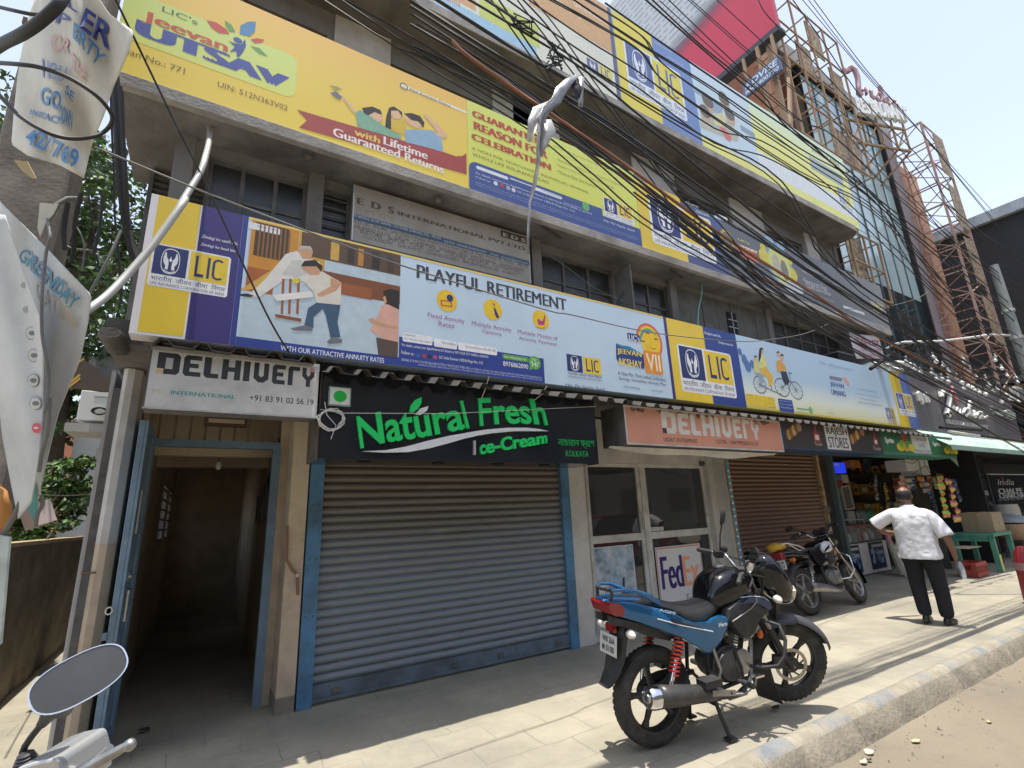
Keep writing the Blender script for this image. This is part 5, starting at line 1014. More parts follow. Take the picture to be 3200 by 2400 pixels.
mb=MB();lines(mb,[('RAJESH','d4',(372,276),'d4',(517,348)),('STORES','d4',(385,340),'d4',(527,420))],ink('3d3a3c'),3,bold=.025);lines(mb,[('Thunder','d4',(300,375),'d4',(355,402)),('Thunder','d4',(680,402),'d4',(735,432))],ink('b9b0a8'),3,shear=.3);mb.build('lettering',r)
mb=MB()
for x,y,s in ((312,325,1),(695,360,.85)):
 q=fs.q('d4',x,y);w=.10*s;rd=ink('b0453c');wh=ink('d8cfc8')
 mb.add([(q.x+w*u,fs.lay(3),q.z+w*v_*1.2) for u,v_ in [(-.8,-1),(.8,-1),(.9,.1),(.15,.25),(.25,1.1),(-.1,1.2),(-.35,.4),(-.8,.1)]],[tuple(range(8))],rd);mb.add([(q.x+w*u,fs.lay(4),q.z+w*v_*1.2) for u,v_ in [(-.55,-.75),(.6,-.75),(.65,-.1),(-.5,-.1)]],[(0,1,2,3)],wh)
for x,y in ((165,320),(575,350)):
 for k in range(4):q=fs.q('d4',x-30+k*16,y+8-k*14);fs.disc(mb,q.x,q.z,.06,.085,ink(('b98a4a','8a5f35','d0a765','7d5a3a')[k]),3,12)
 q=fs.q('d4',x+35,y-40);fs.disc(mb,q.x,q.z,.07,.07,ink('a98d72'),4,12)
mb.build('picture',r)
r=longsign('green soft drink sign with a white GROCERY SHOP MONA STORES panel beside the green awning',xr1+.004,xr2,zr0+.01,zr1-.01,mat('sign_green_frame',(.06,.22,.16),rough=.5))
mb=MB();fs.rxz(mb,xr1+.01,xr2-.02,zr0+.05,zr1-.04,mat('lime_drink_green',srgb('3d7a54'),rough=.4,var=.2,scale=1.5,dirt=srgb('27583c'),dirt_amt=.5,dirt_scale=1.2),1)
A=fs.q('d4',918,322);B=fs.q('d4',1065,470);fs.rxz(mb,A.x,B.x,zr0+.055,zr1-.05,ink('cfd2cb'),2);mb.build('face',r)
mb=MB();lines(mb,[('GROCERY','d4',(952,346),'d4',(1035,372)),('SHOP','d4',(975,386),'d4',(1018,412)),('MONA STORES','d4',(952,422),'d4',(1062,452))],ink('6d726c'),3,bold=.01);lines(mb,[('Sprite','d4',(752,343),'d4',(822,395)),('Sprite','d4',(1063,372),'d4',(1120,412))],ink('dfe6df'),3,bold=.045,shear=.12);mb.build('lettering',r)
mb=MB()
for x,y,s in ((890,385,1),(1180,410,.9)):
 q=fs.q('d4',x,y);
 for k in range(5):fs.disc(mb,q.x+.25*s*(k-2)*.5,q.z-.08+.06*(k % 2),.16*s,.08*s,ink(('d7c03a','7aa83d','c9a92f','5c9440','d2ca55')[k]),3,10)
 fs.disc(mb,q.x,q.z+.12,.12,.10,ink('a5533c'),4,10)
mb.build('picture',r)
mb=MB();mb.prism([(xr2+.002,YS+.02,zr0+.02),(xr2+.3,YS+.1,zr0-.16),(xr2+.02,YS+.3,zr0+.3)],(0,.004,0),ink('b8d2c8'));mb.build('loose_vinyl',r)
# office board on the first floor
fe=Face(4.36);r=thing('office_board','weathered grey board of EDS International listing city branches on the first floor','sign',(2,4.36,4.0))
A=fe.q('c5',850,160);B=fe.q('c5',1985,800);mb=MB();mb.box((A.x,4.36,B.z),(B.x,4.39,A.z),mat('weathered_board',(.36,.335,.30),rough=.85,var=.12,scale=2,dirt=(.25,.225,.19),dirt_amt=.45,dirt_scale=2.5));mb.build('panel',r)
mb=MB();mb.box((A.x-.012,4.357,B.z),(A.x-.001,4.392,A.z),M_alu);mb.box((B.x+.001,4.357,B.z),(B.x+.012,4.392,A.z),M_alu);mb.build('frame',r)
def lines2(mb,fc,rows,ma,n=2,**kw):
 for t,tg,a,tg2,b_ in rows:
  P=fc.q(tg,*a);Q=fc.q(tg2,*b_);fc.txz(mb,t,P.x,Q.x,Q.z,P.z,ma,n,**kw)
mb=MB();P=fe.q('c5',836,345);Q=fe.q('c5',1985,683);fe.rxz(mb,A.x,B.x,fe.q('c5',836,383).z,P.z,ink('44566b'),1);P=fe.q('c5',1792,452);Q=fe.q('c5',1962,545);fe.rxz(mb,P.x,Q.x,Q.z,P.z,ink('4a443f'),1);mb.build('printed_bands',r)
mb=MB();lines2(mb,fe,[('E  D  S','c5',(862,240),'c5',(1104,352))],ink('594a3e'),bold=.05);lines2(mb,fe,[('INTERNATIONAL PVT.LTD.','c5',(1125,330),'c5',(1965,592))],ink('5d5044'),bold=.045);lines2(mb,fe,[('E D S','c5',(1808,470),'c5',(1955,535))],ink('c9c4ba'),3,bold=.03)
lines2(mb,fe,[('ই ডি এস','c5',(852,290),'c5',(1097,400)),('আন্তর্জাতিক প্রাইভেট লিমিটেড','c5',(1120,385),'c5',(1960,620))],ink('8d7f6e'),bold=.005)
lines2(mb,fe,[('9, NAZRUL ISLAM SARANI, V.I.P. ROAD, KAIKHALI, KOL - 700 052','c5',(845,350),'c5',(1405,520)),('GSTIN: 19AABCE4405H1ZV','c5',(1425,518),'c5',(1702,605)),('Email : ccu.eds@gmail.com','c5',(1728,600),'c5',(1968,680))],ink('b9c3cc'),3,res=2)
lines2(mb,fe,[('H.O: 107, Windfall, Sahar Plaza Complex, Andheri-Kurla Road, Opp. J.B. Nagar, Andheri (E), Mumbai - 400 059','c5',(838,383),'c5',(1970,710)),('MUMBAI [H.O]   DELHI   CHENNAI   BANGALURU   HYDERABAD   AHMEDABAD,','c5',(848,418),'c5',(1952,732)),('INDORE   JAIPUR   PUNE   GOA   COCHIN   NAGPUR   COIMBATORE,','c5',(885,450),'c5',(1930,745)),('LUCKNOW   GAUHATI   CHANDIGARH   BHUBANESHWAR   RAJKOT','c5',(905,483),'c5',(1905,762))],ink('5a4f45'),res=2,bold=.008)
mb.build('lettering',r)
# ---------------------------------------------------------------- motorcycles
# bike space: x forward from the rear tyre's contact, y to the left, z up, metres of a real machine
M_tyre=mat('tyre_rubber',(.028,.027,.026),rough=.85,var=.2,scale=20,dirt=(.10,.09,.075),dirt_amt=.35,dirt_scale=9)
M_alloy=mat('black_alloy',(.02,.02,.022),rough=.45,var=.15,scale=10,dirt=(.07,.065,.055),dirt_amt=.3,dirt_scale=8)
M_grey_alloy=mat('grey_alloy',(.33,.33,.33),rough=.42,metal=.5,var=.15,scale=12,dirt=(.2,.18,.15),dirt_amt=.3,dirt_scale=8)
M_bkpl=mat('black_plastic',(.022,.022,.024),rough=.6,var=.15,scale=12,dirt=(.07,.065,.055),dirt_amt=.25,dirt_scale=7)
M_blkgl=mat('black_gloss',(.006,.006,.008),rough=.12,var=.05,coat=.25,spec=.4)
M_bluemet=mat('blue_metallic',(.012,.115,.27),rough=.24,metal=.35,var=.08,scale=30,coat=.6,dirt=(.03,.11,.2),dirt_amt=.15)
M_dkblue=mat('dark_blue_metallic',(.012,.03,.10),rough=.3,metal=.4,var=.3,scale=40,coat=.7)
M_chrome=mat('chrome',(.72,.72,.72),rough=.14,metal=1,var=.05)
M_steel=mat('dull_steel',(.34,.335,.33),rough=.4,metal=.8,var=.15,scale=15,dirt=(.14,.12,.1),dirt_amt=.3,dirt_scale=10)
M_engine=mat('engine_cast',(.10,.098,.095),rough=.55,metal=.4,var=.2,scale=14,dirt=(.05,.045,.04),dirt_amt=.4,dirt_scale=9)
M_seat=mat('seat_vinyl',(.035,.034,.034),rough=.55,var=.1,scale=25,bump=.1,bscale=300,dirt=(.08,.075,.065),dirt_amt=.25,dirt_scale=5)
M_redl=mat('red_lens',(.22,.012,.012),rough=.12,var=.05,coat=.5)
M_amber=mat('amber_lens',(.5,.12,.02),rough=.2,var=.05)
M_clear=mat('clear_lens',(.62,.58,.52),rough=.1,var=.1,spec=.7)
M_redspr=mat('red_spring',(.45,.035,.02),rough=.4,var=.1)
M_plate=mat('plate_alu',(.52,.52,.50),rough=.5,var=.08)
M_disc=mat('brake_disc',(.40,.36,.29),rough=.4,metal=.7,var=.1)
M_mirr=mat('mirror_glass',(.35,.36,.37),rough=.02,metal=1,var=0)
def xf(q):       # matrix for a bike standing at a fitted place
 x,y,th,lean,s,st,zg,pi_=q
 fw=Vector((cos(th)*cos(pi_),sin(th)*cos(pi_),sin(pi_)));la=Vector((-sin(th),cos(th),0));up=fw.cross(la);up2=up*cos(lean)+la*sin(lean);la2=up2.cross(fw)
 m_=Matrix.Identity(4)
 for i in range(3):m_[i][0],m_[i][1],m_[i][2],m_[i][3]=fw[i],la2[i],up2[i],(x,y,zg)[i]
 return m_ @ Matrix.Scale(s,4)
class BB(MB):    # builder that works in bike space and lands in the world
 def __init__(s,T):super().__init__();s.T=T
 def build(s,*a,**k):
  s.v=[tuple(s.T @ Vector(p)) for p in s.v];return super().build(*a,**k)
def steerM(st,head=(.93,0,.86),rake=radians(26)):
 ax=Vector((-sin(rake),0,cos(rake)));return Matrix.Translation(head) @ Matrix.Rotation(st,4,ax) @ Matrix.Translation(-Vector(head))
def sup(cx,zc,hw,hz,n=16,e=.7,y0=0):      # superellipse section across the bike at station cx
 return [(cx,y0+hw*abs(cos(2*pi*i/n))**e*(1 if cos(2*pi*i/n) >= 0 else -1),zc+hz*abs(sin(2*pi*i/n))**e*(1 if sin(2*pi*i/n) >= 0 else -1)) for i in range(n)]
def wheel(root,T,cx,cz,r,w,tread,M_rim,yh,spokes,off,disc=None,drum=None,tilt=.0):
 b=BB(T);nr=64;prof=[];ri=r*.73
 P=[(ri,-.42),(ri*1.03,-.5),(r*.86,-.55),(r*.95,-.46),(r*.985,-.30),(r,-.1),(r,.1),(r*.985,.30),(r*.95,.46),(r*.86,.55),(ri*1.03,.5),(ri,.42)]
 vs=[];fs_=[];k=len(P)
 for i in range(nr):
  a=2*pi*i/nr
  for rr,t in P:vs.append((cx+rr*cos(a),t*w,cz+rr*sin(a)))
 for i in range(nr):
  for j in range(k-1):fs_.append((i*k+j,i*k+j+1,((i+1) % nr)*k+j+1,((i+1) % nr)*k+j))
 b.add(vs,fs_,M_tyre)
 nb=46
 for i in range(nb):       # tread blocks
  a=2*pi*i/nb
  for t,sk in ((-.34,.5),(.34,-.5),(-.12,.35),(.12,-.35)):
   rr=r*(1.0 if abs(t) < .2 else .975)+.002;vs=[]
   for da,dt in ((-.045,-.085),(.03,-.085),(.045,.085),(-.03,.085)):
    aa=a+da+sk*.05*(1 if dt > 0 else -1);vs.append((cx+(rr+tread)*cos(aa),(t+dt)*w,cz+(rr+tread)*sin(aa)))
   for da,dt in ((-.045,-.085),(.03,-.085),(.045,.085),(-.03,.085)):
    aa=a+da+sk*.05*(1 if dt > 0 else -1);vs.append((cx+(rr-.012)*cos(aa),(t+dt)*w,cz+(rr-.012)*sin(aa)))
   b.add(vs,[(0,1,2,3),(0,4,5,1),(1,5,6,2),(2,6,7,3),(3,7,4,0)],M_tyre)
 whl=b.build('wheel',root,smooth=50)
 b=BB(T);Q=[(ri+.004,-.43),(ri-.012,-.40),(ri-.022,-.2),(ri-.024,0),(ri-.022,.2),(ri-.012,.40),(ri+.004,.43)];vs=[];fs_=[];k=len(Q)
 for i in range(nr):
  a=2*pi*i/nr
  for rr,t in Q:vs.append((cx+rr*cos(a),t*w,cz+rr*sin(a)))
 for i in range(nr):
  for j in range(k-1):fs_.append((i*k+j,i*k+j+1,((i+1) % nr)*k+j+1,((i+1) % nr)*k+j))
 b.add(vs,fs_,M_rim);b.build('rim',whl,smooth=50)
 for i in range(spokes):
  b=BB(T);a=off+2*pi*i/spokes;R_=[]
  for rr,hw,ht in ((.035,.030,.020),(.09,.020,.017),(ri*.7,.017,.014),(ri-.02,.028,.018)):
   p=Vector((cx+rr*cos(a),0,cz+rr*sin(a)));tn=Vector((-sin(a),0,cos(a)))
   R_.append([p+tn*hw*u+Vector((0,ht*v_,0)) for u,v_ in ((-1,-.5),(-.5,-1),(.5,-1),(1,-.5),(1,.5),(.5,1),(-.5,1),(-1,.5))])
  b.rings(R_,M_rim);b.build('spoke',whl,smooth=40)
 b=BB(T);b.lathe([(.02,-.075),(.04,-.07),(.045,-.04),(.05,0),(.045,.04),(.04,.07),(.02,.075)],(cx,0,cz),(0,1,0),M_rim,20);b.build('hub',whl,smooth=50)
 if drum:b=BB(T);b.lathe([(.03,0),(.075,0),(.082,.012),(.082,.05),(.03,.055)],(cx,drum,cz),(0,1,0),M_grey_alloy if M_rim is M_grey_alloy else M_alloy,26);b.build('brake_drum',whl,smooth=50)
 if disc:
  b=BB(T);n=60
  for (ra,rb) in ((.098,.122),(.045,.06)):
   b.lathe([(ra,-.002),(rb,-.002),(rb,.002),(ra,.002),(ra,-.002)],(cx,disc,cz),(0,1,0),M_disc if ra > .08 else M_alloy,n,cap=False)
  for i in range(10):
   a=2*pi*i/10;b.bar((cx+.055*cos(a),disc,cz+.055*sin(a)),(cx+.102*cos(a+.35),disc,cz+.102*sin(a+.35)),.012,.003,M_alloy,up=(0,1,0))
  for i in range(24):
   a=2*pi*i/24;rr=.105+.008*(i % 2);b.lathe([(.0025,0),(.0025,.001)],(cx+rr*cos(a),disc-.003,cz+rr*sin(a)),(0,1,0),M_dark,6)
  b.build('brake_disc',whl,smooth=40)
 return whl
def arc_fender(b,cx,cz,r,w,a0,a1,ma,n=16,thick=.004,crown=.25,flare=None):
 R_=[];m_=8
 for i in range(n+1):
  t=i/n;a=radians(a0+(a1-a0)*t);ww=w*(flare(t) if flare else 1);ring=[]
  for s in (0,1):
   for j in range(m_+1):
    u=-1+2*j/m_;rr=r-(crown*w*abs(u)**2.4)-(thick*s);
    ring.append((cx+rr*cos(a),ww*u/2*(1 if not s else -1),cz+rr*sin(a)))
  R_.append(ring)
 b.rings(R_,ma)
def lathe_path(b,pts,ma,n=14):b.tube([p for p,r in pts],[r for p,r in pts],ma,n)
def spring(root,T,p0,p1,r,turns,ma,name='spring',parent=None,wire=.006):
 b=BB(T);P0,P1=Vector(p0),Vector(p1);ax=(P1-P0);u=ax.normalized().orthogonal().normalized();w=ax.normalized().cross(u);n=turns*12
 b.tube([P0+ax*(i/n)+(u*cos(2*pi*i/12)+w*sin(2*pi*i/12))*r for i in range(n+1)],wire,ma,6);return b.build(name,parent or root,smooth=60)
def mirror(root,T,stem,ctr,nrm,hw,hh,tilt=0.,up=(0,0,1)):
 b=BB(T);b.tube(stem,[.0065]*len(stem),M_bkpl,7)
 C0=Vector(ctr);N_=Vector(nrm).normalized();s=Vector(up).cross(N_).normalized();u=N_.cross(s);s,u=s*cos(tilt)+u*sin(tilt),u*cos(tilt)-s*sin(tilt)
 def oval(k,d):return [C0+N_*d+(s*hw*k*abs(cos(t))**.8*(1 if cos(t) > 0 else -1)+u*hh*k*abs(sin(t))**.8*(1 if sin(t) > 0 else -1)) for t in [2*pi*i/24 for i in range(24)]]
 b.rings([oval(.35,-.034),oval(.75,-.028),oval(.97,-.010),oval(1,0),oval(.93,.001)],M_bkpl)
 o=b.build('mirror',root,smooth=45);b=BB(T);b.add(oval(.93,.0025),[tuple(range(24))],M_mirr);b.build('mirror_glass',o);return o
def plate(root,T,ctr,nrm,up,w,h,rows,ma=None):
 b=BB(T);C0=Vector(ctr);N_=Vector(nrm).normalized();s=Vector(up).cross(N_).normalized();u=N_.cross(s)
 P=[C0+s*a*w/2+u*e*h/2+N_*d for d in (-.002,.002) for a,e in ((-1,-1),(1,-1),(1,1),(-1,1))]
 b.add(P,[(3,2,1,0),(4,5,6,7),(0,1,5,4),(1,2,6,5),(2,3,7,6),(3,0,4,7)],ma or M_plate);o=b.build('number_plate',root)
 b=BB(T)
 for t,(x0,x1,z0,z1) in rows:
  vs,fs_,bx=glyphs(t,.02,0.,2,0.);b.add([C0+N_*.0035+s*(x0+(x1-x0)*(v[0]-bx[0])/(bx[1]-bx[0]))*w+u*(z0+(z1-z0)*(v[1]-bx[2])/(bx[3]-bx[2]))*h for v in vs],fs_,ink('2f2f31'))
 b.keep=True;b.build('lettering',o);return o
def engine(root,T,zc=.40,cast=M_engine):
 b=BB(T);x=.62
 b.rings([[(x+.15*cos(t)*k,yy,zc+.12*sin(t)*k) for t in [2*pi*i/20 for i in range(20)]] for yy,k in ((-.13,.55),(-.125,.8),(-.11,.88),(-.085,.9),(-.08,1),(.08,1),(.085,.9),(.12,.86),(.13,.5))],cast)
 b.lathe([(.08,0),(.085,.02),(.06,.03)],(x+.09,-.105,zc+.01),(0,-1,0),M_steel,20)
 eg=b.build('engine',root,smooth=40)
 ax=Vector((.42,0,.9)).normalized();o=Vector((x+.06,0,zc+.09))
 b=BB(T)
 for i in range(9):
  p=o+ax*(.02*i);s=.072-.002*i;u=Vector((ax.z,0,-ax.x))
  b.add([p+u*s*a+Vector((0,s*e,0))+ax*d for d in (0,.007) for a,e in ((-1,-1),(1,-1),(1,1),(-1,1))],[(3,2,1,0),(4,5,6,7),(0,1,5,4),(1,2,6,5),(2,3,7,6),(3,0,4,7)],cast)
 b.tube([o,o+ax*.21],[.055,.05],cast,12);b.tube([o+ax*.18,o+ax*.27],[.06,.045],cast,12);b.build('cylinder',eg,smooth=40)
 b=BB(T);b.tube([o+ax*.1+Vector((.05,-.03,0)),o+Vector((.2,-.06,.02)),(x+.17,-.10,zc-.1),(x+.05,-.15,zc-.17),(x-.12,-.165,zc-.165)],.017,M_steel,10);b.build('exhaust_pipe',eg,smooth=60)
 b=BB(T);b.box((x-.14,-.05,zc+.08),(x-.03,.05,zc+.2),M_dark);b.lathe([(.03,0),(.03,.07)],(x-.03,-.04,zc+.19),(.3,-.4,.2),M_steel,12);b.tube([(x-.05,-.06,zc+.22),(x+.02,-.11,zc+.12),(x+.06,-.11,zc-.02)],.006,M_bkpl,6);b.tube([(x-.0,-.07,zc+.3),(x+.1,-.09,zc+.2),(x+.16,-.06,zc+.25)],.006,M_bkpl,6);b.build('carburettor',eg,smooth=40)
 return eg
# --- the near bike: blue and black, on its centre stand, bars turned to the right
Q1=(2.871,2.888,-.138,-.051,1.063,-.444,-.004,.031);T1=xf(Q1)
b1=thing('motorcycle','blue and black motorcycle with red rear springs standing nearest the kerb','motorcycle',(Q1[0],Q1[1],0))
S1=T1 @ steerM(-.444)
wheel(b1,T1,0,.30,.30,.095,.0007,M_alloy,0,5,radians(100),drum=.02)
wheel(b1,S1,1.265,.30,.30,.078,.0012,M_alloy,0,5,radians(50),disc=-.062)
# frame and swing arm
b=BB(T1)
b.tube([(.90,0,.84),(.62,0,.80),(.30,0,.70),(.05,0,.70)],.02,M_bkpl,8);b.tube([(.92,0,.78),(.86,0,.55),(.80,0,.36)],.019,M_bkpl,8)
for s in (-1,1):b.tube([(.55,.1*s,.72),(.42,.1*s,.55),(.40,.1*s,.36),(.50,.1*s,.27),(.8,.06*s,.27)],.014,M_bkpl,8);b.tube([(.45,.1*s,.33),(.2,.1*s,.31),(-.02,.1*s,.30)],[.018,.016,.02],M_bkpl,8);b.tube([(.42,.1*s,.56),(.2,.12*s,.70)],.012,M_steel,8)
b.tube([(0,-.13,.30),(0,.13,.30)],.011,M_steel,10);b.lathe([(.02,0),(.02,.012)],(0,-.13,.30),(0,1,0),M_steel,6)
b.build('frame',b1,smooth=60)
b=BB(T1);b.rings([[(.02+.36*u,.115,.30+(.055+.03*sin(pi*u))*v_) for u,v_ in [(t,1) for t in (0,.2,.4,.6,.8,1)]+[(t,-1) for t in (1,.8,.6,.4,.2,0)]],[(.02+.36*u,.14,.30+(.05+.025*sin(pi*u))*v_) for u,v_ in [(t,1) for t in (0,.2,.4,.6,.8,1)]+[(t,-1) for t in (1,.8,.6,.4,.2,0)]]],M_bkpl);b.build('chain_cover',b1)
for s in (-1,1):
 b=BB(T1);b.tube([(.150,.145*s,.665),(.105,.145*s,.54)],.017,M_bkpl,10);b.tube([(.105,.145*s,.54),(.052,.145*s,.415)],[.016,.016],M_chrome,12);b.tube([(.052,.145*s,.415),(.03,.14*s,.345)],[.021,.016],M_chrome,12);b.tube([(.03,.15*s,.345),(.01,.125*s,.30)],.012,M_steel,8)
 o=b.build('shock_absorber',b1,smooth=60);spring(b1,T1,(.150,.145*s,.66),(.068,.145*s,.45),.030,9,M_redspr,parent=o,wire=.0075)
engine(b1,T1)
# silencer on the right with its heat shield
b=BB(T1);pth=[((-.215,-.225,.395),.052),((-.20,-.225,.392),.060),((-.16,-.222,.385),.064),((.05,-.205,.352),.062),((.25,-.19,.318),.052),((.42,-.175,.28),.036),((.52,-.165,.247),.022),((.60,-.155,.235),.018),((.74,-.12,.26),.018)]
lathe_path(b,pth,mat('silencer_black',(.035,.034,.033),rough=.5,var=.2,dirt=(.1,.09,.075),dirt_amt=.3,dirt_scale=6),20);sl_=b.build('silencer',b1,smooth=60)
b=BB(T1);ax=Vector((-.99,-.02,.14)).normalized();b.lathe([(.066,-.05),(.0675,-.02),(.064,.006),(.052,.02),(.026,.022),(.024,.03),(.017,.03),(.017,-.03)],(-.195,-.225,.3915),ax,M_chrome,28,cap=False);b.lathe([(.0169,0),(.0169,.001)],(-.205,-.225,.393),ax,M_dark,16)
for i in range(3):a=2*pi*i/3+.5;b.sphere(Vector((-.219,-.225,.3955))+Vector((0,cos(a),sin(a)))*.042,.006,M_steel,8,6)
b.build('end_cap',sl_,smooth=40)
b=BB(T1);R_=[]
for t in range(9):
 u=t/8;x=-.11+.5*u;yc=-.214+.04*u;zc=.377-.09*u;rr=.069-.022*u;R_.append([(x,yc+rr*cos(a),zc+rr*sin(a)) for a in [radians(205-115*(1-u*.25)+k*(150)/8-35) for k in range(9)]])
R2=[[(Vector(p)-Vector((0,0,0))) for p in q] for q in R_]
b.rings(R2,mat('heat_shield',(.05,.049,.048),rough=.38,var=.15),closed=False,cap=False);hsd=b.build('heat_shield',sl_,smooth=60);md=hsd.modifiers.new('s','SOLIDIFY');md.thickness=.004
b=BB(T1);b.bar((.30,-.228,.322),(.52,-.205,.275),.012,.034,M_steel);
for x in (.40,.44,.48):b.lathe([(.008,0),(.008,.003)],(x,-.226+(.52-x)*-.02+.012,.30-(x-.4)*.2),(0,-1,0),M_dark,10)
b.build('bracket',sl_)
# stand, pegs, pedal
b=BB(T1)
for s in (-1,1):b.tube([(.40,.12*s,.27),(.43,.15*s,.12),(.45,.185*s,.012)],[.014,.013,.014],M_bkpl,8);b.box((.42,.185*s-.03,.0),(.49,.185*s+.03,.012),M_bkpl)
b.tube([(.41,-.12,.2),(.41,.12,.2)],.012,M_bkpl,8);b.build('centre_stand',b1,smooth=50)
for s in (-1,1):
 b=BB(T1);b.tube([(.62,.15*s,.315),(.62,.19*s,.318)],.012,M_steel,8);b.tube([(.615,.19*s,.318),(.61,.285*s,.322)],[.019,.018],M_bkpl,12);b.build('footpeg',b1,smooth=50)
 b=BB(T1);b.tube([(.30,.15*s,.36),(.36,.2*s,.38)],.012,M_steel,8);b.rings([[(.30+.07*u,(.2+.05*v_)*s,.385+.022*w) for u,v_,w in ((-1,t,-1),(1,t,-1),(1,t,1),(-1,t,1))] for t in (-.6,1.2)],M_bkpl);b.build('pillion_peg',b1,smooth=30)
b=BB(T1);b.tube([(.46,-.16,.26),(.60,-.20,.25),(.70,-.215,.29),(.72,-.215,.345)],.009,M_steel,8);b.rings([[(.715+.04*u,-.225+.03*v_,.352+.01*w) for u,v_ in ((-1,-1),(1,-1),(1.2,1),(-1,1))] for w in (-.6,.6)],M_chrome);b.tube([(.40,-.16,.3),(.45,-.17,.42),(.41,-.165,.56)],.012,M_steel,8);b.build('brake_pedal',b1,smooth=50)
# seat
b=BB(T1);ST=[(-.22,.945,.055,.035),(-.20,.95,.085,.05),(-.08,.935,.125,.06),(.06,.905,.135,.065),(.17,.862,.130,.065),(.26,.832,.125,.062),(.36,.825,.125,.058),(.46,.825,.115,.055),(.55,.838,.10,.052),(.60,.845,.075,.035)]
R_=[]
for x,zt_,hw,th in ST:
 dn=.14 if .2 < x < .5 else (.10 if x >= .5 else .06);R_.append([(x,hw*y,zt_+z) for y,z in ((-1.02,-dn),(-1.05,-dn*.55),(-1,-.03),(-.8,-.006),(-.4,.003),(0,.005),(.4,.003),(.8,-.006),(1,-.03),(1.05,-dn*.55),(1.02,-dn))])
b.rings(R_,M_seat);b.build('seat',b1,smooth=60,sub=1)
# tank with side shrouds
b=BB(T1);TK=[(.50,.84,.085,.05),(.54,.88,.12,.10),(.60,.905,.150,.13),(.70,.925,.165,.145),(.80,.925,.165,.145),(.88,.905,.15,.13),(.95,.88,.11,.10),(.985,.87,.06,.05)]
b.rings([sup(x,z-.03,hw,h_,20,.75) for x,z,hw,h_ in TK],M_blkgl);tk=b.build('tank',b1,smooth=60,sub=1)
b=BB(T1);b.lathe([(.04,0),(.04,.012),(.034,.018)],(.72,0,1.032),(-.05,0,1),M_steel,18);b.build('filler_cap',tk,smooth=40)
b=BB(T1);
R_=[[(.42+.10*u,-.168-.002+.004*(1 if u < 0 else 0),.88+.03*v_) for u,v_ in ((-.2,-1),(1,-1),(1,1),(-.2,1))]]
for s in (-1,1):
 o=[(.60,.78),(.74,.845),(.90,.84),(.985,.785),(1.0,.74),(.965,.70),(.88,.655),(.83,.59),(.76,.56),(.70,.575),(.64,.64),(.585,.72)]
 R_=[]
 for d,k in ((.085,.96),(.135,1),(.16,.94),(.168,.8)):
  cx=sum(p[0] for p in o)/len(o);cz=sum(p[1] for p in o)/len(o);R_.append([(cx+(x-cx)*k,d*s,cz+(z-cz)*k) for x,z in o])
 b2=BB(T1);b2.rings(R_,M_bkpl);sh=b2.build('tank_shroud',b1,smooth=40)
 b2=BB(T1);P=[(.70,.80),(.80,.838),(.92,.828),(1.0,.775),(1.01,.735),(.975,.725),(.90,.775),(.80,.80)];b2.rings([[(x,s*d,z) for x,z in P] for d in (.150,.178)],M_dkblue);b2.build('blue_scoop',sh,smooth=40)
 b2=BB(T1);b2.tube([(.61,s*.172,.70),(.72,s*.175,.735),(.80,s*.18,.765),(.855,s*.182,.80),(.86,s*.18,.825)],.0045,M_steel,6);b2.tube([(.72,s*.17,.845),(.82,s*.176,.842),(.93,s*.176,.822),(.99,s*.174,.785)],.003,mat('pale_stripe',(.45,.6,.7),rough=.4,var=0),6);b2.build('stripe',sh,smooth=60)
